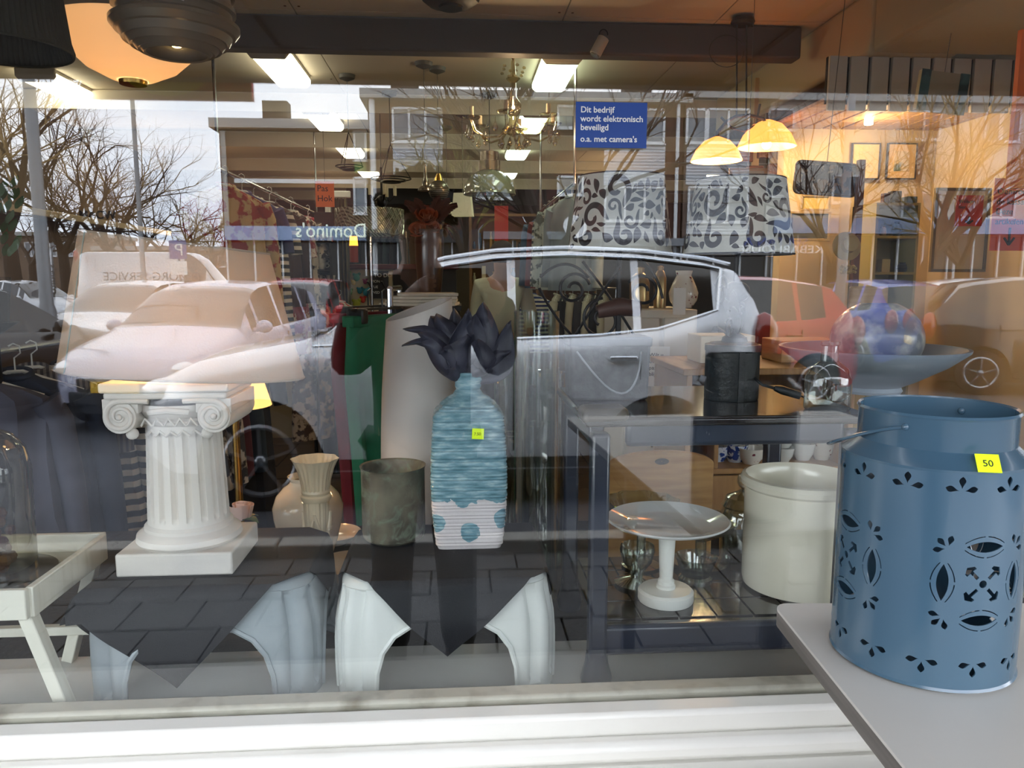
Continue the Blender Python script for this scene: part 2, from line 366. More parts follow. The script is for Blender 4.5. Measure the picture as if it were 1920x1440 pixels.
# ceiling: round dark speaker disc, small white spot on the beam
m = MB(); c = P(845, -2, z=CEIL); m.lathe([(.001, -.03), (.06, -.032), (.085, -.028), (.12, -.012), (.125, 0)], (0, 0, 0), 8); t = T('ceiling_vent', 'dark octagonal vent on the ceiling near the window', 'vent', (c.x, c.y, CEIL-.001))
obj('housing', m, mat('dark grey plastic', (60, 54, 48), .5), t)
m = MB(); m.lathe([(.001, -.04), (.05, -.04), (.055, -.03)], n=24); obj('grille', m, black_m, t)
t = T('ceiling_spot', 'small cream cylinder spotlight hooked on the grey beam', 'spotlight', tuple(P(1127, 88, y=2.5)))
m = MB(); m.tube([(.012, 0, .04), (-.028, 0, -.035)], .027, 20); obj('body', m, mat('spot cream', (206, 196, 176), .4), t, bevel=.003)
m = MB(); m.tube([(-.028, 0, -.035), (-.031, 0, -.04)], .022, 20); obj('lens', m, chrome, t)
m = MB(); m.tube([(.012+.02*math.cos(a), .01, .055+.025*math.sin(a)) for a in [i*PI/10 for i in range(11)]], .003, 6); obj('bracket', m, dark_iron, t)
# ================================================================ WINDOW DISPLAY
def sq(a, b, u, k, n=7.0):
    """point of a rounded rectangle ring, side k (0 front,1 right,2 back,3 left), u in -1..1"""
    x, y = [(u, -1), (1, u), (-u, 1), (-1, -u)][k % 4]
    q = (abs(x)**n+abs(y)**n)**(-1/n); return x*q*a, y*q*b
def smooth(t): t = max(0, min(1, t)); return t*t*(3-2*t)
def stool(name, label, px, y0, half, depth, H, m, rz=0, lean=.0):
    cx = P(px, 1300, y=y0).x; t = T(name, label, 'stool', (cx, y0+depth, PZ), rz)
    hw, hd = half, depth
    arch = lambda w, h, c: [(c-w, -.001), (c-w*.97, h*.35), (c-w*.88, h*.62), (c-w*.72, h*.82), (c-w*.48, h*.95), (c-w*.2, h), (c+w*.2, h), (c+w*.48, h*.95), (c+w*.72, h*.82), (c+w*.88, h*.62), (c+w*.97, h*.35), (c+w, -.001)]
    loops = [arch(.64, H*.72, 1+2*k) for k in range(4)]
    ov, of, ix = cdt(8, H, 168, 30, loops)
    def prof(z):
        q = z/H; return 1-.02*abs(q-.4)-.05*smooth((q-.6)/.4)
    vs = []
    for p in ov:
        s_, z = p; s_ = min(max(s_, 0), 7.9999); k = int(s_//2); u = s_-2*k-1
        dent = 0
        for g in (-.83, .83):
            zz = max(.03, min(H*.93, z)); dd = math.hypot((u-g)*hw, (z-zz)); dent += .011*(1-smooth((dd-.006)/.013))
        f = prof(z); x, y = sq(hw*f-dent*.8, hd*f-dent*.8, u, k)
        vs.append((x, y, z))
    mb = MB(); mb.add(vs, [f for f, i in zip(of, ix) if i < 0])
    for k in range(4):      # the rolled lip round each arch
        pts = []
        for a, z in arch(.64, H*.72, 1+2*k): f = prof(z); x, y = sq(hw*f+.002, hd*f+.002, a-2*k-1, k); pts.append((x, y, max(z, .003)))
        mb.tube(pts, .0032, 6)
    obj('body', mb, m, t, solid=.004)
    mb = MB(); rings = [(1-.02*.6-.05, H-.0005), (.915, H+.008), (.87, H+.0125), (.6, H+.013), (.05, H+.013)]
    n = 96; vs = []; 
    for f, z in rings:
        for i in range(n):
            s_ = 8*i/n; k = int(s_//2); x, y = sq(hw*f, hd*f, s_-2*k-1, k); vs.append((x, y, z))
    fs = [(k*n+i, k*n+(i+1) % n, (k+1)*n+(i+1) % n, (k+1)*n+i) for k in range(len(rings)-1) for i in range(n)]
    fs.append(tuple((len(rings)-1)*n+i for i in range(n))); mb.add(vs, fs); obj('seat', mb, m, t)
    return t
SH = .207; SY = .13; SD = .165
grey_pl = mat('grey plastic', (150, 158, 163), .38, nz=(9, (168, 174, 178), .45, .7), bump=(160, .04))
white_pl = mat('white plastic', (222, 224, 220), .3)
gs = stool('plastic_stool', 'grey plastic step stool with arched sides under the lamp', 373, SY, .207, SD, SH, grey_pl, .02)
wst = stool('plastic_stool', 'white plastic step stool with arched sides under the blue vase', 834, SY, .204, SD, SH, white_pl, .03)
SZ = PZ+SH+.0135        # stool top
def cloth(name, label, st, half, rot, off, seed, hx, hy, m):
    """square cloth laid over a stool, corners hanging down"""
    mb = MB(); ztop = SH+.0155; a = half; cs, sn = math.cos(rot), math.sin(rot)
    def fn(u, v):
        p, q = (2*u-1)*a, (2*v-1)*a; x = p*cs-q*sn+off[0]; y = p*sn+q*cs+off[1]
        ex = max(0, abs(x)-hx); ey = max(0, abs(y)-hy); e = math.hypot(ex, ey)
        sx = 1 if x > 0 else -1; sy = 1 if y > 0 else -1
        b = .011*smooth(e/.018)+.012*math.sin(e*26)*smooth(e/.1) if e > 0 else 0
        w = noise.noise(Vector((x*9, y*9, seed)))*.006*smooth(e/.05)
        z = ztop-max(0, e-.003)+(.0012*noise.noise(Vector((x*14, y*14, seed+3))) if e == 0 else 0)+.001
        if ex > 0 and ey > 0: X_, Y_ = sx*(hx+(b+ex*.25+w)), sy*(hy+(b+ey*.25+w))
        elif ex > 0: X_, Y_ = sx*(hx+b+w), y
        elif ey > 0: X_, Y_ = x, sy*(hy+b+w)
        else: X_, Y_ = x, y
        return (X_, Y_, max(z, .004))
    mb.grid(fn, 90, 90)
    o = obj(name, mb, m, None, solid=.0012); o.location = st.location; return tag(o, label, 'tablecloth', 'black cloths on the plastic stools')
cloth_m = mat('black cloth', (20, 21, 27), .7, nz=(3, (27, 28, 35), .3, .7), bump=(420, .15))
cloth('black_cloth', 'black square cloth on the grey stool, its corner hanging low in front', gs, .25, PI/4+.04, (-.055, 0), 3, .189, .158, cloth_m)
cloth('black_cloth', 'black square cloth on the white stool, under the green pot and blue vase', wst, .225, PI/4-.02, (.012, .01), 8, .187, .158, cloth_m)

# ---------------- column lamp
plaster = mat('white plaster', (226, 218, 208), .6, nz=(7, (206, 200, 196), .4, .75), bump=(45, .12))
lc = P(360, 1050, y=.275); cl = T('table_lamp', 'table lamp made of a white ionic column with big linen shade on the grey stool', 'lamp', (lc.x, .275, SZ+.0036))
m = MB(); m.bx(-.104, .104, -.092, .092, 0, .043); obj('plinth', m, plaster, cl, bevel=.004)
m = MB(); m.lathe([(.09, .043), (.096, .05), (.094, .06), (.084, .066), (.08, .07), (.08, .076), (.074, .082)], n=48); obj('base_ring', m, plaster, cl)
def flute(r, z, a): return r*(1-.115*max(0, math.cos(a*18+PI))**.7*smooth((z-.088)/.012)*smooth((.262-z)/.012))
m = MB(); m.lathe([(.074, .08), (.0735, .088), (.073, .092), (.0728, .098)]+[(.073-.006*i/12, .1+.15*i/12) for i in range(13)]+[(.067, .256), (.067, .262), (.0675, .266), (.067, .285)], n=216, fn=flute); obj('shaft', m, plaster, cl)
m = MB(); m.lathe([(.068, .272), (.073, .276), (.073, .282), (.068, .286), (.075, .292), (.08, .3), (.078, .312)], n=48); obj('echinus', m, plaster, cl)
m = MB(); m.bx(-.112, .112, -.094, .094, .338, .356); m.bx(-.106, .106, -.089, .089, .326, .338); obj('abacus', m, plaster, cl, bevel=.004)
def spiral(cx, cz, r0, turns, sgn, y, n=44, a0=PI/2):
    return [(cx+sgn*(r0*(1-.82*i/n))*math.cos(a0-2*PI*turns*i/n), y, cz+(r0*(1-.82*i/n))*math.sin(a0-2*PI*turns*i/n)) for i in range(n+1)]
for sx in (-1, 1):
    m = MB(); prof = [(sx*.082+.029*math.cos(a), .294+.03*math.sin(a)) for a in [2*PI*i/24 for i in range(24)]]
    m.plate(prof, -.084, .084)
    m.plate([(sx*.05, .326), (sx*.112, .326), (sx*.112, .30), (sx*.05, .30)], -.08, .08)
    for y in (-.085, .085): m.tube([(sx*.03, y, .322), (sx*.05, y, .323)]+spiral(sx*.08, .295, .028, 1.75, sx, y), [.005]*2+[.0055-.00008*i for i in range(45)], 8); m.ball((sx*.082, y, .294), .006, 10)
    m.ball((sx*.066, -.072, .262), .011, 12)
    obj('volute', m, plaster, cl, bevel=.003)
m = MB()
for i in range(5): m.tube([(-.04+.02*i-.009, -.074, .276), (-.04+.02*i, -.079, .290), (-.04+.02*i+.009, -.074, .276)], .0022, 6)
m.tube([(-.035, -.072, .30), (0, -.082, .305), (.035, -.072, .30)], .006, 8)
for a in range(-2, 3): m.tube([(.064*math.sin(a*.33)-.01, -.064*math.cos(a*.33)-.003, .255), (.064*math.sin(a*.33), -.064*math.cos(a*.33)-.006, .264), (.064*math.sin(a*.33)+.01, -.064*math.cos(a*.33)-.003, .255)], .003, 6)
obj('egg_and_dart', m, plaster, cl)
linen = mat('linen shade', (196, 174, 150), .8, bump=(260, .12), trans=.28)
trim_m = mat('shade seam', (150, 160, 150), .8)
S0 = .362; SHH = .243
def shade_pt(u, v, rx0=.222, rx1=.166, ry0=.12, ry1=.09):
    a = 2*PI*u; rx = rx0+(rx1-rx0)*v; ry = ry0+(ry1-ry0)*v
    x = rx*math.cos(a); return (x, ry*math.sin(a), S0+SHH*v-.03*(x/.24)*v+.012*(x/.24)*(1-v)*-1)
m = MB(); m.grid(shade_pt, 72, 8); sh = obj('lamp_shade', m, linen, cl, solid=.0016); sh.location = (.004, 0, 0)
m = MB()
for v in (0.003, .997): m.tube([shade_pt(i/60, v) for i in range(60)], .0022, 6, closed=True)
q = obj('shade_edge', m, linen, sh)
m = MB(); u0 = .60; m.tube([Vector(shade_pt(u0, v/10, .2235, .1675, .1215, .0915)) for v in range(11)], .0013, 5); obj('seam', m, trim_m, sh)
m = MB(); m.tube([(0, 0, .356), (0, 0, .45)], .008, 10); m.tube([(0, 0, .45), (0, 0, .49)], .016, 14); obj('bulb_holder', m, brass, cl)
m = MB(); m.ball((0, 0, .53), .03, 16); obj('bulb', m, mat('warm bulb', (255, 220, 150), .5, emit=((255, 205, 130), 9)), cl)
lamp('column_lamp_light', (lc.x+.03, .275, SZ+.46), 2.2, WARM, .03)
# ---------------- small warm conical shade behind it
t = T('table_lamp', 'small lamp with a glowing yellow cone shade behind the white column lamp', 'lamp', (P(438, 720, y=.95).x, .95, PZ))
glow = mat('glowing fabric', (255, 210, 140), .7, emit=((255, 196, 110), .95))
m = MB(); m.lathe([(.05, .58), (.098, .415)], n=4*10); obj('lamp_shade', m, glow, t, solid=.002)
m = MB(); m.lathe([(.001, 0), (.05, 0), (.05, .012), (.012, .02), (.01, .3), (.01, .50)], n=20); obj('base', m, brass, t)
lamp('cone_lamp_light', (P(438, 720, y=.95).x, .95, PZ+.49), 1.0, WARM, .03)

# ---------------- green antique glass pot
patina = mat('verdigris glass', (116, 110, 94), .42, nz=(13, (56, 52, 48), .38, .68), bump=(50, .25))
b = patina.node_tree.nodes['Principled BSDF']; nt = patina.node_tree
t2 = nt.nodes.new('ShaderNodeTexNoise'); t2.inputs['Scale'].default_value = 26; t2.inputs['Detail'].default_value = 6; t2.inputs['Distortion'].default_value = 1.5
tcn = [n for n in nt.nodes if n.type == 'TEX_COORD'][0]; nt.links.new(tcn.outputs['Object'], t2.inputs['Vector'])
r2 = nt.nodes.new('ShaderNodeValToRGB'); r2.color_ramp.elements[0].position = .5; r2.color_ramp.elements[0].color = (0, 0, 0, 1); r2.color_ramp.elements[1].position = .72; r2.color_ramp.elements[1].color = (1, 1, 1, 1)
nt.links.new(t2.outputs['Fac'], r2.inputs[0]); mx = nt.nodes.new('ShaderNodeMix'); mx.data_type = 'RGBA'; nt.links.new(r2.outputs[0], mx.inputs[0])
old = b.inputs['Base Color'].links[0].from_socket; nt.links.new(old, mx.inputs[6]); mx.inputs[7].default_value = lin((122, 132, 116)); nt.links.new(mx.outputs[2], b.inputs['Base Color'])
p = P(739, 1000, y=.372); gp = T('candle_pot', 'mottled green and brown cylindrical glass pot on the black cloth', 'pot', (p.x, .372, SZ+.0036))
m = MB(); r = .0655
m.lathe([(.001, 0), (r*.86, 0), (r*.97, .006), (r, .016), (r*1.0, .148), (r*1.03, .153), (r*1.045, .155), (r*.98, .153), (r*.95, .148), (r*.93, .02), (.001, .012)], n=56, fn=lambda q, z, a: q*(1+.012*math.sin(a*3)*smooth((z-.14)/.01))); obj('body', m, patina, gp)
# ---------------- blue and white ribbed bottle vase
bm_ = bpy.data.materials.new('ribbed glaze'); bm_.use_nodes = True; nt = bm_.node_tree; b = nt.nodes['Principled BSDF']
tc = nt.nodes.new('ShaderNodeTexCoord'); sp = nt.nodes.new('ShaderNodeSeparateXYZ'); nt.links.new(tc.outputs['Object'], sp.inputs[0])
def nd(kind, **k):
    n = nt.nodes.new(kind)
    for a, v in k.items(): setattr(n, a, v)
    return n
n1 = nd('ShaderNodeTexNoise'); n1.inputs['Scale'].default_value = 22; n1.inputs['Detail'].default_value = 4; nt.links.new(tc.outputs['Object'], n1.inputs['Vector'])
ma = nd('ShaderNodeMath', operation='MULTIPLY_ADD'); ma.inputs[1].default_value = .075; nt.links.new(n1.outputs['Fac'], ma.inputs[0]); nt.links.new(sp.outputs['Z'], ma.inputs[2])
gt = nd('ShaderNodeMath', operation='GREATER_THAN'); gt.inputs[1].default_value = .138; nt.links.new(ma.outputs[0], gt.inputs[0])
# chips of glaze left on the white part
vd = nd('ShaderNodeVectorMath', operation='DISTANCE'); nt.links.new(tc.outputs['Object'], vd.inputs[0]); vd.inputs[1].default_value = (.004, -.07, .036)
vd2 = nd('ShaderNodeVectorMath', operation='DISTANCE'); nt.links.new(tc.outputs['Object'], vd2.inputs[0]); vd2.inputs[1].default_value = (-.07, -.066, .055)
vd3 = nd('ShaderNodeVectorMath', operation='DISTANCE'); nt.links.new(tc.outputs['Object'], vd3.inputs[0]); vd3.inputs[1].default_value = (.072, -.066, .06)
mn = nd('ShaderNodeMath', operation='MINIMUM'); nt.links.new(vd.outputs['Value'], mn.inputs[0]); nt.links.new(vd2.outputs['Value'], mn.inputs[1])
mn2 = nd('ShaderNodeMath', operation='MINIMUM'); nt.links.new(mn.outputs[0], mn2.inputs[0]); nt.links.new(vd3.outputs['Value'], mn2.inputs[1])
ad = nd('ShaderNodeMath', operation='MULTIPLY_ADD'); ad.inputs[1].default_value = .022; nt.links.new(n1.outputs['Fac'], ad.inputs[0]); nt.links.new(mn2.outputs[0], ad.inputs[2])
lt = nd('ShaderNodeMath', operation='LESS_THAN'); lt.inputs[1].default_value = .034; nt.links.new(ad.outputs[0], lt.inputs[0])
mxm = nd('ShaderNodeMath', operation='MAXIMUM'); nt.links.new(gt.outputs[0], mxm.inputs[0]); nt.links.new(lt.outputs[0], mxm.inputs[1])
n2 = nd('ShaderNodeTexNoise'); n2.inputs['Scale'].default_value = 30; n2.inputs['Detail'].default_value = 6
mp = nd('ShaderNodeMapping'); mp.inputs['Scale'].default_value = (1, 1, 4); nt.links.new(tc.outputs['Object'], mp.inputs[0]); nt.links.new(mp.outputs[0], n2.inputs['Vector'])
cr = nd('ShaderNodeValToRGB'); e = cr.color_ramp.elements; e[0].position = .3; e[0].color = lin((84, 122, 134)); e[1].position = .75; e[1].color = lin((186, 208, 212)); q = e.new(.52); q.color = lin((122, 158, 170)); nt.links.new(n2.outputs['Fac'], cr.inputs[0])
mc = nd('ShaderNodeMix', data_type='RGBA'); nt.links.new(mxm.outputs[0], mc.inputs[0]); mc.inputs[6].default_value = lin((212, 204, 204)); nt.links.new(cr.outputs[0], mc.inputs[7]); nt.links.new(mc.outputs[2], b.inputs['Base Color'])
rg = nd('ShaderNodeMapRange'); nt.links.new(mxm.outputs[0], rg.inputs[0]); rg.inputs[3].default_value = .75; rg.inputs[4].default_value = .16; nt.links.new(rg.outputs[0], b.inputs['Roughness'])
bp = nd('ShaderNodeBump'); bp.inputs['Strength'].default_value = .35; bp.inputs['Distance'].default_value = .004; n3 = nd('ShaderNodeTexNoise'); n3.inputs['Scale'].default_value = 90; nt.links.new(tc.outputs['Object'], n3.inputs['Vector']); nt.links.new(n3.outputs['Fac'], bp.inputs['Height']); nt.links.new(bp.outputs[0], b.inputs['Normal'])
p = P(880, 1040, y=.335); bv = T('bottle_vase', 'square ribbed bottle vase with blue glaze over white, holding the dark flower', 'vase', (p.x, .345, SZ+.0036))
m = MB(); n = 80; vs = []; fs = []; K = 96; Hb = .292
for k in range(K+1):
    z = Hb*k/K; q = k/K; hw = .0655+.009*math.sin(PI*min(1, q*1.02)**.9)+.003*q
    rib = .0014*math.sin(z*2*PI/.0072)
    if z > .272: hw *= 1-.30*((z-.272)/.02)**1.0; 
    if z < .004: hw *= .97
    for i in range(n):
        s_ = 8*i/n; kk = int(s_//2); x, y = sq(hw+rib, (hw+rib)*.86, s_-2*kk-1, kk, 12 if z < .272 else 9); vs.append((x, y, z+(.0 if z < .272 else 0)))
fs = [(k*n+i, k*n+(i+1) % n, (k+1)*n+(i+1) % n, (k+1)*n+i) for k in range(K) for i in range(n)]; fs.append(tuple(range(n-1, -1, -1)))
m.add(vs, fs)
m.lathe([(.058, Hb-.003), (.045, Hb+.008), (.031, Hb+.016), (.026, Hb+.024)], n=40); obj('body', m, bm_, bv)
m = MB(); m.lathe([(.027, Hb+.018), (.0245, Hb+.026), (.027, Hb+.033), (.026, Hb+.038), (.0285, Hb+.044), (.027, Hb+.05), (.0245, Hb+.054), (.0265, Hb+.06), (.021, Hb+.061), (.019, Hb+.03)], n=32); obj('neck', m, bm_, bv)
m = MB(); m.box((.018, -.0672, .238), (.023, .0012, .021), rx=.03, ry=.05); st = obj('price_sticker', m, price, bv, label='fluorescent yellow price sticker')
text('7.50', .008, ink, 'lettering', st, (.010, -.0682, .235), ext=.0002)
# ---------------- dark artificial flower
petal_m = mat('charcoal petal', (60, 60, 76), .5, nz=(14, (38, 38, 50), .35, .7, (3, 3, 1)), bump=(60, .2))
fl = T('artificial_flower', 'charcoal blue artificial flower with long pointed petals in the blue vase', 'flower', (p.x, .345, SZ+Hb+.062))
base = Vector((p.x, .345, SZ+Hb+.062))
def petal(tip, w, curl, y_tip, bend=(0, 0), name='petal'):
    tp = P(tip[0], tip[1], y=.345+y_tip)-base; w *= 1.25; wv_ = R.uniform(-.016, .016); m = MB(); b0 = Vector((R.uniform(-.01, .01), R.uniform(-.008, .008), -.015))
    mid = (b0+tp)/2+Vector((bend[0], y_tip*.3, bend[1])); side = (tp-b0).cross(Vector((R.uniform(-.3, .3), 1, .1))).normalized(); nrm = side.cross(tp-b0).normalized()
    def fn(u, v):
        c = b0*(1-v)**2+mid*2*v*(1-v)+tp*v*v; ww = w*(math.sin(PI*min(1, (v*.93+.07))**.85))**.8*(1 if v < .98 else .2)
        s_ = (u-.5)*2; return c+side*(s_*ww+wv_*math.sin(v*4.4))+Vector((0, 0, -.012*max(0, v-.75)*4))*(abs(tp.x) > .04)+nrm*(curl*(s_*s_)*ww+.004*math.sin(v*9+u*3)+.003*math.cos(u*PI*2))
    m.grid(fn, 8, 16); return obj(name, m, petal_m, fl, solid=.0012)
for tip, w, cu, yt, bd in [((757, 632), .010, .5, -.01, (-.0, .035)), ((762, 598), .013, .5, .0, (-.01, .03)), ((778, 620), .014, .5, -.03, (-.005, .028)), ((801, 585), .020, .6, .02, (-.02, .02)), ((826, 574), .022, .7, .0, (-.012, .0)), ((848, 578), .022, .6, .03, (0, 0)), ((866, 580), .022, -.6, -.02, (.0, .0)),
        ((912, 568), .028, .7, -.02, (.02, -.005)), ((893, 590), .022, .6, -.035, (.006, 0)), ((966, 596), .022, -.6, .01, (.02, -.03)), ((950, 640), .016, .5, -.01, (.02, -.02)), ((868, 630), .026, .8, -.045, (-.01, 0)), ((905, 640), .024, .8, -.045, (.012, 0)), ((785, 636), .016, .5, -.035, (-.0, .01)), ((835, 640), .024, .6, -.04, (-.02, 0)), ((905, 690), .02, .8, -.04, (.02, 0)), ((850, 690), .02, .8, -.04, (-.02, 0))]:
    petal(tip, w, cu, yt, bd)
m = MB(); m.lathe([(.012, -.06), (.016, -.03), (.018, -.005), (.012, .01)], n=12); obj('stem', m, petal_m, fl)
# ---------------- tall white slanted vase
bis = mat('matt white ceramic', (222, 214, 208), .55, nz=(3, (212, 202, 196), .3, .7))
p = P(782, 900, y=.62); m = MB(); n = 64; KK = 24; vs = []
H1 = 1.375-PZ
for k in range(KK+1):
    q = k/KK
    for i in range(n):
        a = 2*PI*i/n; r = .079+.008*math.sin(PI*q)-.016*max(0, q-.75); top = H1*(1-.0)-.018+.027*math.cos(a-.3)-.004
        vs.append(((r)*math.cos(a)+.014*q*(1 if 1 else 0), r*math.sin(a), q*top))
m.add(vs, [(k*n+i, k*n+(i+1) % n, (k+1)*n+(i+1) % n, (k+1)*n+i) for k in range(KK) for i in range(n)]+[tuple(range(n-1, -1, -1))])
one('floor_vase', m, bis, 'tall matt white cylindrical vase with slanted mouth behind the dark flower', 'vase', (p.x-.003, .62, PZ), solid=.004)
# ---------------- fluted cream column vase, white belly vase, dishes
cream = mat('cream ceramic', (226, 208, 176), .3, bump=(60, .1))
p = P(595, 1000, y=.53); fv = T('column_vase', 'cream fluted column vase with scalloped leaf mouth between the two stools', 'vase', (p.x, .53, PZ))
fl_ = lambda r, z, a: r*(1-.06*max(0, math.cos(a*12)))
m = MB(); m.lathe([(.04, 0), (.04, .02), (.028, .03), (.0275, .18), (.0295, .262)], n=96, fn=lambda r, z, a: fl_(r, z, a) if z > .025 else r); obj('shaft', m, cream, fv)
m = MB(); m.lathe([(.031, .262), (.034, .268), (.034, .274), (.031, .278), (.033, .284), (.031, .29)], n=40); obj('collar', m, cream, fv)
m = MB(); m.lathe([(.031, .288), (.034, .31), (.040, .335), (.047, .352), (.052, .360), (.049, .358), (.04, .338), (.03, .30)], n=120, fn=lambda r, z, a: r*(1+.04*math.cos(a*8)*smooth((z-.30)/.05))+.0008*math.sin(a*24)); obj('leaf_mouth', m, cream, fv)
for v in (f for f in [bpy.data.objects[-1]]): pass
m = MB()
for a0 in range(4):
    a1 = a0*PI/2; pts = [(.030*math.cos(a1+t_*PI/2-PI/4-PI/4), .030*math.sin(a1+t_*PI/2-PI/4-PI/4), .235-.055*math.sin(PI*t_)) for t_ in [i/12 for i in range(13)]]
    m.tube(pts, .004, 7)
    for q_ in pts[3:10]: m.ball(q_, .0058, 7)
obj('garland', m, cream, fv)
white_glz = mat('white glazed ceramic', (226, 216, 200), .12, coat=.4)
p = P(578, 960, y=.80); v = T('belly_vase', 'glossy off-white belly vase with narrow mouth behind the cream column vase', 'vase', (p.x, .80, PZ))
m = MB(); m.lathe([(.001, 0), (.048, 0), (.055, .02), (.075, .08), (.089, .14), (.091, .17), (.08, .20), (.06, .222), (.046, .232), (.043, .24), (.05, .252), (.047, .252), (.038, .238), (.06, .2), (.07, .1), (.001, .02)], n=48); obj('body', m, white_glz, v)
def dish(px, py, y, r, h, label, m_=None, sx=1, rz=0):
    z = PZ; q = P(px, py, y=y); m = MB(); m.lathe([(.001, 0), (r*.5, 0), (r*.55, .006), (r*.9, h*.8), (r, h), (r*.97, h+.002), (r*.85, h*.7), (r*.5, .012), (.001, .011)], n=40, sx=sx)
    return one('dish', m, m_ or white_glz, label, 'dish', (q.x, y, z), rz)
dish(655, 1020, .70, .085, .05, 'white glazed dish between the cream vase and the green pot')
dish(510, 965, .92, .10, .035, 'white serving dish left of the off-white belly vase', sx=1.2)
dish(625, 975, 1.0, .08, .03, 'shallow white dish behind the off-white belly vase')
p = P(452, 960, y=.66); v = T('flower_pot', 'white cylinder pot with a pink rose right of the white column', 'pot', (p.x, .66, PZ))
m = MB(); m.lathe([(.001, 0), (.032, 0), (.033, .16), (.030, .16), (.029, .02), (.001, .02)], n=32); obj('pot', m, white_glz, v)
m = MB()
for i in range(9):
    a = i*2.4; rr = .006+.002*i; m.grid(lambda u, v_: Vector((rr*math.cos(a+(u-.5)*1.7)*(1+.4*v_), rr*math.sin(a+(u-.5)*1.7)*(1+.4*v_), .19+.035*v_-.001*i)), 5, 4)
obj('rose', m, mat('pale pink petal', (236, 205, 196), .6), v, solid=.001)
m = MB()
for a in (-.4, .9, 2.6, 4): m.grid(lambda u, v_: Vector((math.cos(a)*.05*v_+(u-.5)*.03*math.sin(PI*v_)*-math.sin(a), math.sin(a)*.05*v_+(u-.5)*.03*math.sin(PI*v_)*math.cos(a), .175+.012*math.sin(v_*3))), 4, 6)
obj('leaf', m, mat('artificial leaf', (58, 92, 52), .5), v, solid=.001)
m = MB()
for i in range(4):
    m.grid(lambda u, v_: Vector((-.08+.16*u, -.06+.12*v_, .004+.012*i+.006*math.sin(u*5+i)+.005*math.sin(v_*6))), 10, 8)
one('folded_napkins', m, mat('sage cloth', (120, 138, 112), .8), 'sage green folded napkins behind the rose pot', 'napkin', (P(540, 930, y=1.02).x, .98, PZ), .3, solid=.003)

# ---------------- white tray table at the left
tw = mat('tray paint', (226, 222, 208), .4, nz=(8, (206, 200, 182), .5, .8, (1, 6, 1)))
ty0, ty1 = .055, .345; tx1 = P(47, 1115, y=.06).x+.004; tt = T('tray_table', 'white wooden tray table with slanting legs at the left edge', 'table', (tx1-.24, (ty0+ty1)/2, PZ)); zt = .212
m = MB(); m.bx(-.235, .235, -.14, .14, zt, zt+.01); obj('tray_base', m, tw, tt)
for nm_, a in (('front_rim', (-.24, .24, -.148, -.136)), ('back_rim', (-.24, .24, .136, .148))):
    m = MB(); m.bx(a[0], a[1], a[2], a[3], zt-.006, zt+.046); obj(nm_, m, tw, tt, bevel=.002)
for s_ in (-1, 1):
    m = MB(); m.bx(s_*.24-.006, s_*.24+.006, -.136, .136, zt-.006, zt+.046); obj('side_rim', m, tw, tt, bevel=.002)
    for yy, sg in ((-.12, 1), (.12, -1)):
        m = MB(); x0 = s_*.225; m.bar((x0 if s_ > 0 else x0, yy, zt-.002), (x0+.062*sg*1, yy, .002), .026, .022); obj('leg', m, tw, tt, bevel=.002)
m = MB(); m.bar((-.2, .10, .075), (.295, .10, .075), .018, .018); obj('stretcher', m, tw, tt, bevel=.002)
# glass cloche and dark base on the tray
p = P(-10, 1040, y=.2); gc = T('glass_cloche', 'tall glass cloche with dried bits on a dark round base at the left edge', 'cloche', (p.x, .20, PZ+zt+.0105))
m = MB(); m.lathe([(.001, 0), (.10, 0), (.103, .006), (.098, .012), (.001, .012)], n=48); obj('base_plate', m, mat('smoked glass plate', (52, 50, 42), .15, coat=.3), gc)
m = MB(); m.lathe([(.066, .014), (.067, .10), (.069, .2), (.062, .24), (.042, .265), (.014, .278), (.001, .28)], n=48); obj('dome', m, glassm('smoked glass', (205, 200, 182), .07, .6), gc)
m = MB(); m.ball((0, 0, .292), .014, 16); obj('knob', m, clear, gc)
m = MB()
for i in range(26): a = i*2.4; m.ball((.035*math.cos(a)*R.uniform(.3, 1), .035*math.sin(a)*R.uniform(.3, 1), .02+.004*i), R.uniform(.008, .014), 8)
obj('dried_flowers', m, mat('dried flower bits', (120, 84, 40), .8, nz=(30, (90, 30, 22), .4, .6)), gc, kind='stuff')
# ================================================================ BLACK SHELF UNIT AND WHAT STANDS ON IT
nb_m = mat('black blue lacquer', (34, 38, 50), .3, coat=.3, nz=(6, (44, 50, 66), .4, .7))
top_m = mat('dark lacquer top', (30, 24, 24), .16, coat=.6, nz=(5, (44, 34, 30), .35, .7, (1, 8, 1)))
ux0 = P(1118, 1250, y=.147).x-.0; ux1 = ux0+.47; uy0, uy1 = .147, .50; UZ = 1.178; LZ = .784
su = T('shelf_unit', 'black wooden shelf unit with two tiers at the right of the window', 'shelf', (ux0, uy0, PZ)); w, dp = ux1-ux0, uy1-uy0; h = UZ-PZ
for i, (x, y) in enumerate(((0, 0), (w, 0), (0, dp), (w, dp))):
    m = MB(); m.box((x, y, (h-.03)/2+.0), (.034, .034, h-.03)); m.lathe([(.026, 0), (.03, .02), (.022, .05), (.02, .07)], (x, y, 0), 16); obj('leg', m, nb_m, su, bevel=.006)
m = MB(); m.bx(-.03, w+.03, -.02, dp+.03, h-.018, h); obj('top_board', m, top_m, su, bevel=.006)
m = MB(); m.bx(.045, w-.02, -.016, .004, h-.055, h-.004); obj('front_rail', m, nb_m, su, bevel=.009)
m = MB(); m.bx(-.016, .012, .02, dp-.02, h-.055, h-.018); obj('side_rail', m, nb_m, su, bevel=.004)
m = MB(); m.bx(-.035, .05, -.022, .045, h-.012, h+.016); obj('corner_cap', m, mat('brown corner block', (92, 84, 76), .4), su, bevel=.01, label='brown grey rounded corner block')
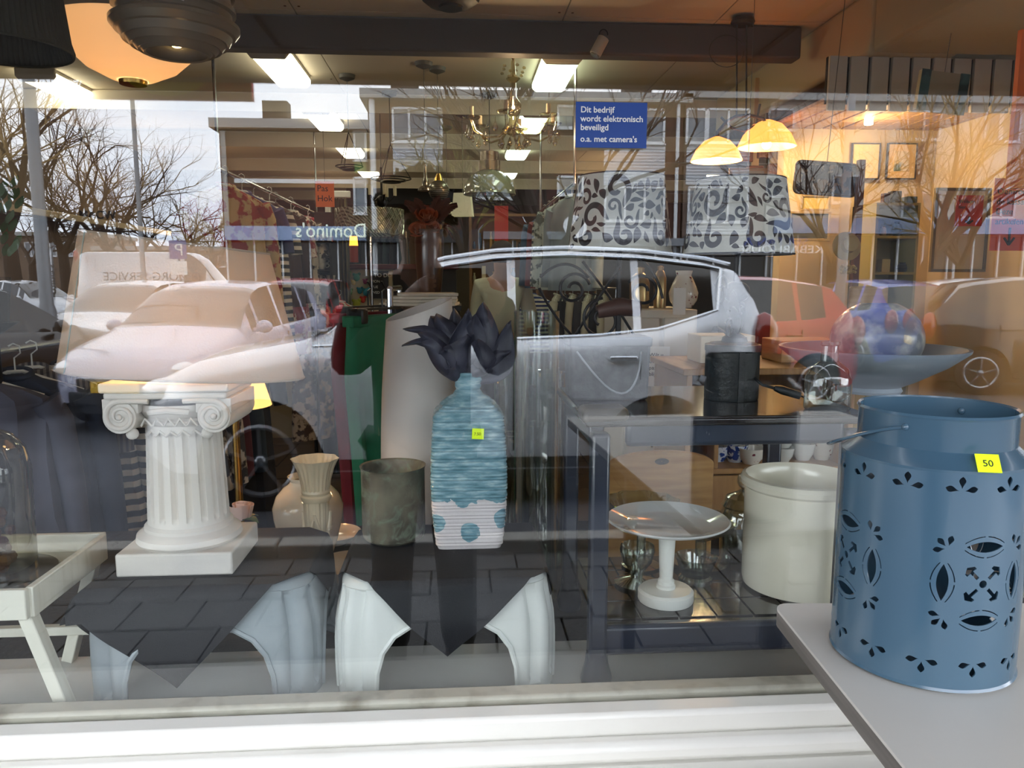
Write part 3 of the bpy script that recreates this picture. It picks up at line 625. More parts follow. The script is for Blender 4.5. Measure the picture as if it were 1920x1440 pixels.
l = LZ-PZ; m = MB(); m.bx(0, w, 0, dp, l-.014, l-.003); obj('lower_board', m, top_m, su)
m = MB(); m.bx(.0, w, -.014, .006, l-.058, l-.0); obj('lower_rail', m, nb_m, su, bevel=.008)
for i in range(6):
    for j in range(4):
        m = MB(); m.bx(.018+i*.073, .018+i*.073+.07, .02+j*.082, .02+j*.082+.079, l-.003, l); obj('tile', m, top_m, su, bevel=.0012)
# cake stand
cs = T('cake_stand', 'white cake stand with wide plate and turned wooden foot on the lower shelf', 'cake stand', (P(1247, 1150, y=.245).x, .245, LZ+.0005)); wm = mat('satin white paint', (228, 228, 222), .35)
m = MB(); m.lathe([(.001, 0), (.053, 0), (.055, .004), (.055, .02), (.05, .025), (.018, .027)], n=48); obj('foot', m, wm, cs)
m = MB(); m.lathe([(.019, .025), (.019, .032), (.016, .035), (.0165, .042), (.013, .046), (.0165, .125), (.017, .14), (.024, .146), (.04, .15)], n=32); obj('stem', m, wm, cs)
m = MB(); m.lathe([(.001, .150), (.045, .150), (.085, .153), (.117, .164), (.121, .168), (.118, .170), (.085, .159), (.08, .157), (.001, .157)], n=64); obj('plate', m, mat('gloss white china', (222, 222, 220), .06, coat=1), cs)
m = MB(); m.bx(-.012, .012, -.008, .008, .160, .1612); o = obj('price_label', m, white_paint, cs); o.location = (-.095, .02, .006); o.rotation_euler = (0, .2, .3)
# crock
ck = T('crock', 'large cream stoneware crock with rolled rim behind the corner of the grey table', 'crock', (P(1490, 1150, y=.30).x, .30, LZ+.0005))
m = MB(); r = .112; m.lathe([(.001, 0), (r*.88, 0), (r*.97, .006), (r, .02), (r, .205), (r*1.0, .212), (r*1.07, .218), (r*1.085, .228), (r*1.05, .236), (r*.99, .238), (r*.94, .23), (r*.92, .2), (r*.9, .02), (.001, .012)], n=72); obj('body', m, mat('cream stoneware', (236, 230, 212), .18, coat=.5, nz=(2, (226, 218, 198), .3, .7)), ck)
# glassware behind
def goblet(name, px, y, z, prof, label, cat='glass bowl', fn=None, m_=None, n=40, stick=False):
    q = P(px, 900, y=y); t = T(name, label, cat, (q.x, y, z)); m = MB(); m.lathe(prof, n=n, fn=fn); o = obj('glass_body', m, m_ or clear, t, solid=.0015)
    if stick: m = MB(); m.box((-.062, -.035, .138), (.018, .001, .02), rz=-.9); obj('price_sticker', m, price, t, label='yellow-green price sticker')
    return t
sc8 = lambda r, z, a: r*(1+.05*math.cos(a*10)*smooth((z-.09)/.04))
goblet('glass_bowl', 1205, .43, LZ+.0005, [(.001, .0), (.04, 0), (.042, .004), (.01, .012), (.009, .08), (.03, .095), (.06, .11), (.072, .135), (.082, .152)], 'footed glass bowl with scalloped rim and a green sticker', fn=sc8, stick=True)
goblet('glass_bowl', 1198, .33, LZ+.0005, [(.001, 0), (.044, 0), (.046, .005), (.012, .016), (.014, .03), (.03, .05), (.036, .075), (.034, .085)], 'small stemmed glass goblet behind the white cake stand', 'goblet')
goblet('glass_bowl', 1318, .42, LZ+.0005, [(.001, 0), (.05, 0), (.06, .01), (.012, .02), (.012, .06), (.05, .08), (.078, .105), (.082, .11)], 'wide pressed glass dish on a foot right of the cake stand', fn=lambda r, z, a: r*(1+.03*math.cos(a*16)*smooth((z-.07)/.03)))
jr = goblet('glass_jar', 1398, .42, LZ+.0005, [(.001, 0), (.046, 0), (.05, .01), (.052, .12), (.046, .135), (.05, .14), (.04, .158), (.014, .17), (.008, .176)], 'lidded glass jar with knob left of the cream crock', 'glass jar')
m = MB(); m.ball((0, 0, .195), .019, 18); obj('knob', m, clear, jr)
goblet('glass_bowl', 1310, .27+.08, LZ+.0005, [(.001, 0), (.035, 0), (.035, .004), (.03, .01), (.04, .04), (.045, .05)], 'small glass tealight bowl at the left of the crock foot', 'glass bowl')
tg = T('pine_board', 'pine serving tray with arched edge and keyhole standing behind the glass bowls', 'tray', (P(1248, 900, y=.62).x, .66, PZ))
m = MB(); W_ = .135; arch = [(-W_, 0), (W_, 0), (W_, .30)]+[(W_*math.cos(a), .30+.035*math.sin(a)) for a in [i*PI/16 for i in range(1, 16)]]+[(-W_, .30)]; m.plate(arch, 0, .014); obj('board', m, wood_pine, tg, bevel=.003)
m = MB(); m.lathe([(.001, 0), (.012, 0), (.014, .001)], n=16, sx=1.3, sy=.6); o = obj('keyhole', m, wood_dark, tg); o.rotation_euler = (PI/2, 0, 0); o.location = (0, -.0008, .308)
# tall glass cylinders left of the unit
def tallglass(px, y, r, z0, h, label):
    t = T('glass_cylinder', label, 'vase', (P(px, 900, y=y).x, y, z0), 0, 'tall clear glass cylinders'); m = MB(); m.lathe([(.001, 0), (r, 0), (r, h), (r*.96, h), (r*.95, .012), (.001, .012)], n=40); obj('glass_body', m, clear, t)
    m = MB(); m.lathe([(r*.5, .0), (r*.8, .0), (r*.85, h*.62), (r*.6, h*.62)], n=28); obj('inner_glass', m, clear, t)
tallglass(1005, .56, .052, PZ, .69, 'tallest clear glass cylinder vase left of the black unit')
tallglass(960, .72, .045, PZ, .60, 'slimmer clear glass cylinder behind the blue bottle vase')
tallglass(1032, .80, .040, PZ, .52, 'shorter clear glass cylinder half behind the post of the black unit')

# objects on the top board
TZ = UZ+.0005
bg = T('storage_box', 'dark grey fabric box with white seam loop on the left end of the black unit', 'box', (P(1135, 760, y=.37).x, .37, TZ+0)); gm = mat('dark grey felt', (62, 62, 64), .75, nz=(60, (80, 80, 82), .4, .6), bump=(120, .2))
m = MB(); m.prism([(-.078, 0), (.078, 0), (.082, .125), (-.082, .125)], lambda u, v: (u, -.05, v), lambda u, v: (u, .05, v)); obj('body', m, gm, bg, bevel=.006)
m = MB(); m.bx(-.084, .084, -.053, .053, .108, .128); obj('folded_rim', m, mat('grey rim', (50, 50, 54), .7), bg, bevel=.004)
m = MB(); m.tube([(-.07+.13*math.sin(q/14*PI/2)*1, -.056, .10-.085*math.sin(q/14*PI)) for q in range(15)], .0022, 6); obj('strap', m, mat('pale cord', (150, 152, 158), .6), bg)
can_d = T('round_tin', 'black round tin with brown worn lid under the right patterned lamp', 'tin', (P(1372, 700, y=.33).x, .33, TZ)); cb = mat('black painted tin', (22, 22, 22), .45, nz=(20, (40, 40, 40), .5, .7), bump=(60, .25))
m = MB(); m.lathe([(.001, 0), (.053, 0), (.054, .004), (.054, .098), (.0555, .1), (.0555, .112), (.05, .113)], n=48); obj('body', m, cb, can_d)
m = MB(); m.lathe([(.001, .104), (.05, .104), (.051, .112), (.044, .116), (.001, .117)], n=40); obj('lid', m, mat('rusty lid', (96, 68, 44), .7, nz=(40, (40, 28, 20), .4, .6)), can_d)
m = MB(); m.box((0, -.0545, .05), (.012, .004, .10)); obj('seam', m, cb, can_d)
# lamp with scroll iron base + patterned shade
def leafpoly(cx, cy, a, L, W): 
    n = 10; p = [(L*i/n, W*math.sin(PI*(i/n)**.8)) for i in range(n+1)]+[(L*i/n, -W*.35*math.sin(PI*(i/n)**.8)) for i in range(n-1, 0, -1)]
    return [(cx+x*math.cos(a)-y*math.sin(a), cy+x*math.sin(a)+y*math.cos(a)) for x, y in p]
def scroll2(cx, cy, r, turns, sgn, a0, w0, tail=0, ta=0):
    n = 34; o_, i_ = [], []
    c = []
    if tail:
        ex, ey = cx+r*math.cos(a0), cy+r*math.sin(a0); tx, ty = -sgn*-math.sin(a0), -sgn*math.cos(a0)
        for k in range(6, 0, -1): q = k/6; c.append((ex-tx*tail*q*-1+math.cos(a0)*ta*q*q, ey-ty*tail*q*-1+math.sin(a0)*ta*q*q, w0*(1-q)**.6+.0005))
    for i in range(n+1):
        q = i/n; a = a0+sgn*2*PI*turns*q; rr = r*(1-.78*q); c.append((cx+rr*math.cos(a), cy+rr*math.sin(a), w0*(1-.35*q)))
    for i in range(len(c)):
        x0, y0 = c[max(0, i-1)][:2]; x1, y1 = c[min(len(c)-1, i+1)][:2]; dx, dy = x1-x0, y1-y0; L_ = math.hypot(dx, dy)+1e-9; nx, ny = -dy/L_, dx/L_; w_ = c[i][2]
        o_.append((c[i][0]+nx*w_, c[i][1]+ny*w_)); i_.append((c[i][0]-nx*w_, c[i][1]-ny*w_))
    ex, ey = c[-1][:2]
    return [o_+[(ex+w0*1.2*math.cos(t_), ey+w0*1.2*math.sin(t_)) for t_ in ()]+i_[::-1]]
shade_w = mat('ivory shade', (226, 222, 212), .75, bump=(300, .08), trans=.2); shade_k = mat('brown black print', (42, 32, 34), .75)
def damask(name, label, px, y, z0, z1, r0, r1, seed, base_fn, rz=0):
    t = T(name, label, 'lamp', (P(px, 560, y=y).x, y, TZ), rz); h = z1-z0; rr = random.Random(seed); Wc = 2*PI*r0; loops = []; bbs = []
    def tryadd(l):
        xs = [p[0] for p in l]; ys = [p[1] for p in l]
        if min(xs) < .004 or max(xs) > Wc-.004 or min(ys) < .003 or max(ys) > h-.003: return
        for l2 in loops:
            if max(xs) < min(p[0] for p in l2)-.001 or min(xs) > max(p[0] for p in l2)+.001 or max(ys) < min(p[1] for p in l2)-.001 or min(ys) > max(p[1] for p in l2)+.001: continue
            for p in l:
                if inpoly(p[0], p[1], l2): return
            for p in l2:
                if inpoly(p[0], p[1], l): return
            for i in range(0, len(l)):
                ax, ay = l[i]; bx_, by = l[(i+1) % len(l)]
                for j in range(len(l2)):
                    cx, cy = l2[j]; dx, dy = l2[(j+1) % len(l2)]
                    if ((bx_-ax)*(cy-ay)-(by-ay)*(cx-ax))*((bx_-ax)*(dy-ay)-(by-ay)*(dx-ax)) < 0 and ((dx-cx)*(ay-cy)-(dy-cy)*(ax-cx))*((dx-cx)*(by-cy)-(dy-cy)*(bx_-cx)) < 0: return
        loops.append(l)
    nx = 8
    for i in range(nx):
        x = (i+.5)*Wc/nx; j = rr.uniform(-.02, .02)*(1 if i % 2 else -1)
        for l in scroll2(x+.018, h*.66+j, .031, 1.1, 1, -PI*.6, .0078, .045, .012): tryadd(l)
        for l in scroll2(x-.026, h*.30-j, .027, 1.05, -1, PI*.35, .0072, .04, .01): tryadd(l)
        for l in scroll2(x+.03, h*.20, .018, 1.0, 1, PI*.9, .0062, .03, .008): tryadd(l)
        for l in scroll2(x-.028, h*.82, .016, 1.0, -1, PI*1.1, .006, .02, .006): tryadd(l)
        for k in range(26):
            r_ = rr.uniform(.013, .030)
            for l in scroll2(x+rr.uniform(-.06, .06), rr.uniform(.03, h-.03), r_, rr.uniform(.9, 1.2), rr.choice((-1, 1)), rr.uniform(0, 6.28), r_*.24, rr.uniform(.015, .035), .006): tryadd(l)
        for k in range(6): tryadd(leafpoly(x-.012+.003*math.cos(k), h*.55, k*PI/3+.3+j*20, .03, .013))
        for k in range(150): tryadd(leafpoly(x+rr.uniform(-.05, .05), rr.uniform(.01, h-.01), rr.uniform(0, 2*PI), rr.uniform(.016, .036)*(1.3-k/220), rr.uniform(.007, .012)*(1.3-k/220)))
    ov, of, ix = cdt(Wc, h, 72, 10, loops)
    vs = []
    for p in ov:
        a = p[0]/Wc*2*PI; q = p[1]/h; r = r0+(r1-r0)*q; vs.append((r*math.cos(a), r*math.sin(a), z0+p[1]))
    m = MB(); m.add(vs, of); m.m = [1 if k >= 0 else 0 for k in ix]; me = m.mesh('shade', [shade_w, shade_k]); sh = obj('lamp_shade', me, None, t, solid=.0012)
    for r, z in ((r0, z0), (r1, z1)): obj('rim_wire', MB().tube([(r*math.cos(2*PI*i/48), r*math.sin(2*PI*i/48), z) for i in range(48)], .0016, 6, closed=True), dark_iron, sh)
    m = MB()
    for k in range(3): m.bar((0, 0, z1-.01), (r1*math.cos(k*2.1), r1*math.sin(k*2.1), z1-.002), .002)
    obj('shade_wire', m, dark_iron, sh)
    base_fn(t, z0); return t
def spir(cx, cz, r, turns, sg, a0, y=0, n=40, k=.72): return [(cx+r*(1-k*i/n)*math.cos(a0+sg*2*PI*turns*i/n), y, cz+r*(1-k*i/n)*math.sin(a0+sg*2*PI*turns*i/n)) for i in range(n+1)]
def base1(t, z0):
    zz = lambda py: Z(py, .40)-TZ; xx = lambda px: X(px, .40, 560)-X(1160, .40, 560)
    for cx, cy, r, sg, a0 in ((1075, 543, .036, 1, .3), (1205, 547, .036, -1, 2.6), (1130, 600, .045, 1, PI*.5)):
        m = MB(); m.tube(spir(xx(cx), zz(cy), r, 1.4, sg, a0), .0032, 8); obj('scroll', m, dark_iron, t)
    for a, b, c in (((1012, 520), (1060, 470), (1105, 520)), ((1010, 540), (1040, 600), (1085, 640)), ((1240, 560), (1230, 500), (1190, 480)), ((1090, 490), (1150, 560), (1210, 660)), ((1160, 500), (1120, 560), (1075, 640))):
        m = MB(); A, B, D = [(xx(p[0]), .01*(i-1), zz(p[1])) for i, p in enumerate((a, b, c))]; m.tube([Vector(A)*(1-q)**2+Vector(B)*2*q*(1-q)+Vector(D)*q*q for q in [i/14 for i in range(15)]], .003, 8); obj('iron_arm', m, dark_iron, t)
    m = MB(); m.tube([(0, 0, z0+.03), (0, 0, .16), (0, 0, .01)], [.005, .006, .006], 10); m.lathe([(.001, 0), (.06, 0), (.06, .006), (.02, .014), (.008, .03)], n=32); obj('stem', m, dark_iron, t)
    m = MB(); m.tube([(-.045, 0, zz(585)), (-.0, 0, zz(575)), (.045, 0, zz(580))], [.014, .02, .016], 12); obj('wooden_hub', m, mat('brown hub', (70, 42, 32), .5), t)
def base2(t, z0):
    zz = lambda py: Z(py, .33)-TZ; xx = lambda px: X(px, .33, 560)-X(1380, .33, 560)
    m = MB(); m.tube([(0, 0, z0+.03), (0, 0, .2), (0, 0, .118)], [.006, .007, .010], 10); m.lathe([(.001, .118), (.026, .118), (.024, .126), (.01, .135)], n=24); obj('stem', m, dark_iron, t)
    for k, (x, z, tx, tz) in enumerate(((0, 640, 1325, 575), (0, 630, 1345, 545), (0, 640, 1440, 570), (0, 630, 1420, 540), (0, 650, 1330, 620), (0, 650, 1435, 615), (0, 620, 1385, 530))):
        m = MB(); A = Vector((0, 0, zz(z))); D = Vector((xx(tx), -.02+.012*k, zz(tz))); B = (A+D)/2+Vector((0, 0, .03))
        def fn(u, v, A=A, B=B, D=D): c = A*(1-v)**2+B*2*v*(1-v)+D*v*v; return c+Vector((.0, (u-.5)*.022*math.sin(PI*(v*.9+.08)), (u-.5)*.014*math.sin(PI*(v*.9+.08))))
        m.grid(fn, 4, 10); obj('iron_leaf', m, dark_iron, t, solid=.0016)
    for cx, cy, r, sg, a0 in ((1297, 547, .036, 1, .2), (1350, 610, .030, -1, 2), (1410, 600, .026, 1, 1)):
        m = MB(); m.tube(spir(xx(cx), zz(cy), r, 1.3, sg, a0), .0028, 8); obj('scroll', m, dark_iron, t)
    m = MB(); m.ball((0, 0, zz(548)), .028, 16, 1, 1, .8); obj('knot', m, dark_iron, t)
z_s = lambda py, y: Z(py, y)-TZ
damask('patterned_lamp', 'left of the two wrought-iron lamps with ivory shade and dark scroll print', 1160, .40, z_s(474, .40), z_s(330, .40), .107, .088, 3, base1)
damask('patterned_lamp', 'right of the two scroll-print lamps, standing on the black round tin', 1380, .33, z_s(476, .33), z_s(334, .33), .108, .086, 11, base2, .9)
m = MB(); A = P(1420, 720, z=TZ+.01); 
pts = [P(1405, 700, y=.30), P(1430, 722, y=.27), P(1452, 728, y=.25)]; m.tube(pts, .003, 8)
a_, b_ = P(1452, 728, y=.25), P(1500, 742, y=.24); cb_ = one('mains_plug', MB().tube([a_, a_*.7+b_*.3, b_], [.005, .008, .0075], 12), black_m, 'black mains plug of the iron lamp lying right of the black tin', 'plug')
obj('cable', m, black_m, cb_)
for s in (-1, 1): m = MB(); m.tube([b_+Vector((0, s*.004, 0)), b_+Vector((.016, s*.004, -.006))], .0018, 6); obj('pin', m, chrome, cb_)
# grey bowl, sphere vase, glass bottle
gb_m = mat('blue grey stoneware', (140, 150, 162), .45, nz=(7, (150, 158, 166), .45, .75, (1, 1, 4)))
bw_ = T('wide_bowl', 'wide shallow blue-grey bowl at the right end of the black unit', 'bowl', (P(1630, 720, y=.40).x, .40, TZ)); rb = .188
m = MB(); m.lathe([(.001, 0), (.062, 0), (.066, .006), (.062, .014), (.095, .03), (.15, .062), (rb, .092), (rb+.002, .098), (rb-.006, .098), (.145, .07), (.08, .035), (.001, .028)], n=72); obj('body', m, gb_m, bw_)
m = MB(); r = .094; m.lathe([(.001, 0), (.05, 0)]+[(r*math.sin(a), .083-.083*math.cos(a)) for a in [.6+i*(2.15)/20 for i in range(21)]]+[(.034, .158), (.03, .155), (.028, .12)], n=56)
one('globe_vase', m, mat('mottled grey glaze', (118, 122, 132), .3, nz=(24, (190, 188, 178), .48, .68), coat=.3), 'round mottled grey globe vase sitting in the wide grey bowl', 'vase', (P(1640, 690, y=.40).x, .40, TZ+.032))
gbtl = T('glass_bottle', 'clear embossed glass bottle in front of the wide grey bowl', 'bottle', (P(1552, 740, y=.185).x, .185, TZ)); m = MB(); m.lathe([(.001, 0), (.040, 0), (.043, .004), (.043, .06), (.036, .078), (.017, .092), (.0155, .12), (.018, .122), (.018, .128), (.014, .128)], n=48, fn=lambda r, z, a: r*(1+.012*math.cos(a*24)*(1 if z < .07 else 0)), sy=.8); obj('glass_body', m, clear, gbtl)
m = MB(); m.tube([(.022*math.cos(a), -.036, .036+.016*math.sin(a)) for a in [i*PI/12 for i in range(24)]], .0014, 6, closed=True); obj('embossed_label', m, clear, gbtl)
m = MB(); m.box((0, 0, 0), (.12, .02, .24)); one('wooden_plaque', m, wood_pine, 'light wooden plaque standing behind the globe vase', 'plaque', (P(1625, 600, y=1.1).x, 1.10, P(1400, 690, y=1.02).z+.1205), bevel=.006)

# ================================================================ OUTSIDE TABLE AND BLUE LANTERN
tz = .95; cn = P(1449, 1131, z=tz); ang = -math.radians(4)
e1 = Vector((-math.sin(-ang)*-1*-1, -math.cos(ang), 0)); e1 = Vector((math.sin(ang), -math.cos(ang), 0)); e2 = Vector((math.cos(ang), math.sin(ang), 0)); e2 = Vector((.9976, -.0698, 0)); e1 = Vector((-.0698, -.9976, 0))
tb = T('outdoor_table', 'grey laminate table outside the window carrying the blue lantern', 'table', (cn.x, cn.y, -.1)); hh = tz+.1; rc = .022; Lx, Ly = 1.0, 1.25
def rp(u, v): q = e2*u+e1*v; return (q.x, q.y)
out = []
for cx, cy, a0 in ((rc, rc, PI), (Lx-rc, rc, 1.5*PI), (Lx-rc, Ly-rc, 0), (rc, Ly-rc, .5*PI)):
    for k in range(6): a = a0+k*PI/10; out.append(rp(cx+rc*math.cos(a), cy+rc*math.sin(a)))
m = MB(); m.slab(out, hh-.004, hh); obj('table_top', m, mat('grey laminate', (208, 205, 198), .35, nz=(2, (200, 196, 188), .3, .7)), tb)
m = MB(); m.slab(out, hh-.026, hh-.0041); obj('edge_band', m, mat('grey brown edge', (112, 106, 100), .55, nz=(4, (96, 90, 84), .4, .6, (1, 1, 20))), tb)
for u, v in ((.2, .12), (Lx-.07, .12), (.2, Ly-.12), (Lx-.07, Ly-.12)):
    q = rp(u, v); m = MB(); m.bx(q[0]-.02, q[0]+.02, q[1]-.02, q[1]+.02, 0, hh-.0265); obj('leg', m, mat('grey metal', (110, 112, 114), .4, .5), tb)
lb_m = mat('petrol blue enamel', (62, 90, 110), .25, coat=.4, nz=(3, (68, 96, 114), .3, .7)); LR = .1035; LH = .262
lp = P(1722, 1222, z=tz); ln = T('lantern', 'petrol blue metal lantern with punched flower pattern and wire handle', 'lantern', (lp.x, lp.y, tz+.0005))
def tear(cx, cy, a, L, W):
    n = 9; q = [(L*i/n, W*math.sin(PI*(i/n)**1.6)) for i in range(n+1)]; q += [(L*i/n, -W*math.sin(PI*(i/n)**1.6)) for i in range(n-1, 0, -1)]
    return [(cx+x*math.cos(a)-y*math.sin(a), cy+x*math.sin(a)+y*math.cos(a)) for x, y in q]
def vesica(cx, cy, a, L, W):
    n = 12; q = [(-L+2*L*i/n, W*(1-(2*i/n-1)**2)) for i in range(n+1)]+[(L-2*L*i/n, -W*(1-(2*i/n-1)**2)) for i in range(1, n)]
    return [(cx+x*math.cos(a)-y*math.sin(a), cy+x*math.sin(a)+y*math.cos(a)) for x, y in q]
def arcslot(cx, cy, a, L, W, sg, t0, t1, th=.0013):
    f = lambda t: (L*t, sg*W*(1-t*t)); n = 8; q = [f(t0+(t1-t0)*i/n) for i in range(n+1)]; q2 = [(x, y+sg*th) for x, y in q][::-1]; q = q+q2
    return [(cx+x*math.cos(a)-y*math.sin(a), cy+x*math.sin(a)+y*math.cos(a)) for x, y in q]
Wc = 2*PI*LR; loops = []
# s=0 is at angle -pi (left/back); camera direction looks at the lantern from -y; big motif centres
view = math.atan2(CAM.y-lp.y, CAM.x-lp.x)
def sA(deg): return ((view+math.radians(deg)-(-PI/2-PI)) % (2*PI))*LR   # deg to the right of the view direction
seam0 = -PI/2-PI
for k in range(4):
    c = sA(34+90*k); cy0 = .130
    if c < .06 or c > Wc-.06: continue
    for j, (dx, dy, a) in enumerate(((.043, 0, PI/2), (-.043, 0, PI/2), (0, .043, 0), (0, -.043, 0))):
        loops.append(vesica(c+dx, cy0+dy, a, .0215, .0062))
        for sg in (-1, 1):
            loops.append(arcslot(c+dx, cy0+dy, a, .027, .0115, sg, -.85, -.06)); loops.append(arcslot(c+dx, cy0+dy, a, .027, .0115, sg, .06, .85))
    for j in range(4):
        a = PI/4+j*PI/2; bx_, by = c+.009*math.cos(a), cy0+.009*math.sin(a)
        sh_ = [(0, -.002), (.0105, -.002), (.010, -.0068), (.0135, -.0068), (.018, 0), (.0135, .0068), (.010, .0068), (.0105, .002), (0, .002)]
        loops.append([(bx_+x*math.cos(a)-y*math.sin(a), by+x*math.sin(a)+y*math.cos(a)) for x, y in sh_])
        for da in (-1.0, 0, 1.0):
            cx, cy = c+.0615*math.cos(a)*.92, cy0+.0615*math.sin(a)*.92
            if j in (0, 1, 2, 3): 
                aa = a+da*1.0; loops.append(tear(cx+.003*math.cos(aa), cy+.003*math.sin(aa), aa, .0125, .0032))
    loops.append([(c+.0045*math.cos(q), cy0+.0045*math.sin(q)) for q in [i*PI/6 for i in range(12)]])
for k in range(12):
    for cy0, up in ((.236, 1), (.036, -1)):
        c = sA((2 if up > 0 else 2)+30*k-(15 if up > 0 else 0)+ (0 if up > 0 else 0))
        if c < .02 or c > Wc-.02: continue
        for da in (-1.35, 0, 1.35):
            a = up*PI/2+da; loops.append(tear(c+.003*math.cos(a), cy0+.003*math.sin(a), a, .0138, .0036))
def ok_sep(ls):
    keep = []; bb = []
    for l in ls:
        b = (min(p[0] for p in l)-.0004, max(p[0] for p in l)+.0004, min(p[1] for p in l)-.0004, max(p[1] for p in l)+.0004); hit = False
        for l2, b2 in zip(keep, bb):
            if b[1] < b2[0] or b[0] > b2[1] or b[3] < b2[2] or b[2] > b2[3]: continue
            if any(inpoly(p[0], p[1], l2) for p in l) or any(inpoly(p[0], p[1], l) for p in l2): hit = True; break
        if not hit: keep.append(l); bb.append(b)
    return keep
loops = ok_sep(loops)
ov, of, ix = cdt(Wc, LH-.004, 96, 12, loops); vs = [(LR*math.cos(p[0]/LR+seam0), LR*math.sin(p[0]/LR+seam0), p[1]+.002) for p in ov]
m = MB(); m.add(vs, [f for f, i in zip(of, ix) if i < 0]); obj('body', m, lb_m, ln, solid=.0014)
m = MB(); m.lathe([(.001, .003), (LR, .003), (LR+.002, .003), (LR, .006)], n=96); obj('bottom', m, lb_m, ln, solid=.001); m = MB(); m.lathe([(LR+.0005, LH-.004), (LR+.001, LH-.001), (LR-.006, LH+.004), (LR-.018, LH+.016)], n=96); obj('shoulder', m, lb_m, ln, solid=.001)
m = MB(); r = .087; m.lathe([(r-.001, LH+.014), (r, LH+.016), (r, LH+.050), (r+.002, LH+.053), (r+.0005, LH+.056), (r-.002, LH+.054), (r-.0022, LH+.012)], n=96); obj('collar', m, lb_m, ln)
hz = LH+.040; fa = view+.0-.35; Fh = Vector((r*math.cos(fa), r*math.sin(fa), hz)); Bh = -Fh+Vector((0, 0, 2*hz)); 
sd = Vector((math.cos(fa-PI/2), math.sin(fa-PI/2), 0)); m = MB()
pts = []
for i in range(25):
    a = PI*i/24; q = Fh*(.5+.5*math.cos(a))+Bh*(.5-.5*math.cos(a)); pts.append(q*1.0+sd*(.125*math.sin(a)**.8)+Vector((0, 0, -.05*math.sin(a))))
m.tube([Fh*1.0+(Fh-Bh)*-.01]+pts+[Bh], .0021, 8); obj('handle', m, lb_m, ln)
for q_ in (Fh, Bh*.97+Fh*.03): obj('rivet', MB().ball(q_, .0045, 10), lb_m, ln)
m = MB(); sa = view+math.radians(31); zz_ = LH+.006; c = Vector((.101*math.cos(sa), .101*math.sin(sa), zz_)); st = obj('price_sticker', MB().box((0, 0, 0), (.024, .022, .0008)), price, ln, label='fluorescent yellow price sticker')
st.location = c+Vector((.0025*math.cos(sa), .0025*math.sin(sa), .0025)); st.rotation_euler = (math.radians(52), .0, sa+PI/2-.22); text('50', .011, ink, 'lettering', st, (-.006, -.004, .0006), (0, 0, 0), ext=.0002)
m = MB(); m.lathe([(.001, 0), (.034, 0), (.036, .01), (.01, .02), (.014, .035), (.022, .045), (.01, .06), (.014, .075), (.024, .085), (.02, .10), (.03, .115), (.027, .116)], n=36)
one('glass_candlestick', m, clear, 'turned clear glass candlestick at the right edge beside the lantern', 'candlestick', tuple(P(1930, 1110, z=tz)+Vector((.002, 0, .0005))), solid=.001)
# ================================================================ THE STREET (seen mirrored in the window)
asph = mat('asphalt', (58, 60, 66), .85, nz=(1.2, (74, 76, 82), .35, .7), bump=(90, .3))
m = MB(); m.bx(-60, 60, -90, -2.9, -.25, -.1); m.bx(-60, 60, -2.9, -.0, -.25, -.13); struct('ground', m, asph)
m = MB(); m.bx(-8, 8, -2.9, -.2, -.13, -.115); pav = struct('pavement', m, mat('paving joint', (14, 14, 15), .9))
slab_m = mat('concrete paving slab', (66, 65, 64), .8, nz=(4, (54, 53, 52), .3, .7), bump=(70, .2))
m = MB(); m.box((0, 0, 0), (.288, .288, .03)); sme = m.mesh('slab', slab_m, False)
for j in range(9):
    for i in range(22):
        o = bpy.data.objects.new('paving_slab', sme); C.objects.link(o); o.parent = pav
        o.location = (-3.15+.3*i+(.15 if j % 2 else 0), -.42-.3*j, -.102+R.uniform(-.002, .002)); o.rotation_euler = (R.uniform(-.006, .006), R.uniform(-.006, .006), 0)
kb = mat('kerb stone', (140, 138, 132), .8)
for i in range(16):
    m = MB(); m.box((0, 0, 0), (.985, .14, .12)); o = obj('kerb_stone', m, kb, pav, bevel=.01); o.location = (-7.5+i, -2.98, -.07)

tyre = mat('tyre', (18, 18, 19), .8); rimm = mat('alloy rim', (150, 152, 156), .3, .9); cglass = mat('car glass', (22, 27, 31), .04, 0, coat=1)
redl = mat('tail lamp', (150, 14, 20), .15, coat=1); headl = mat('head lamp', (215, 222, 228), .08, .3, coat=1); blk = mat('black trim', (17, 18, 20), .45); chrm = mat('chrome trim', (225, 228, 232), .1, 1)
plate_y = mat('yellow plate', (226, 178, 30), .5)
def lerp_list(pts, x):
    if x <= pts[0][0]: return pts[0][1]
    for (a, b), (c, d) in zip(pts, pts[1:]):
        if x <= c: t = (x-a)/(c-a+1e-9); return b+(d-b)*t
    return pts[-1][1]
HATCH = dict(top=[(0, .50), (.006, .62), (.03, .72), (.09, .80), (.20, .90), (.27, .96), (.30, 1.0), (.37, 1.20), (.44, 1.37), (.50, 1.435), (.60, 1.47), (.72, 1.46), (.84, 1.40), (.885, 1.36), (.93, 1.16), (.965, 1.0), (.985, .92), (1, .62)],
             belt=[(.28, .90), (.5, .94), (.8, .99), (.92, 1.04)], ws=(.285, .47), rw=(.885, .962), side=[(.36, .405), (.42, .56), (.575, .76), (.775, .855)], wx=(.185, .815), wr=.30)
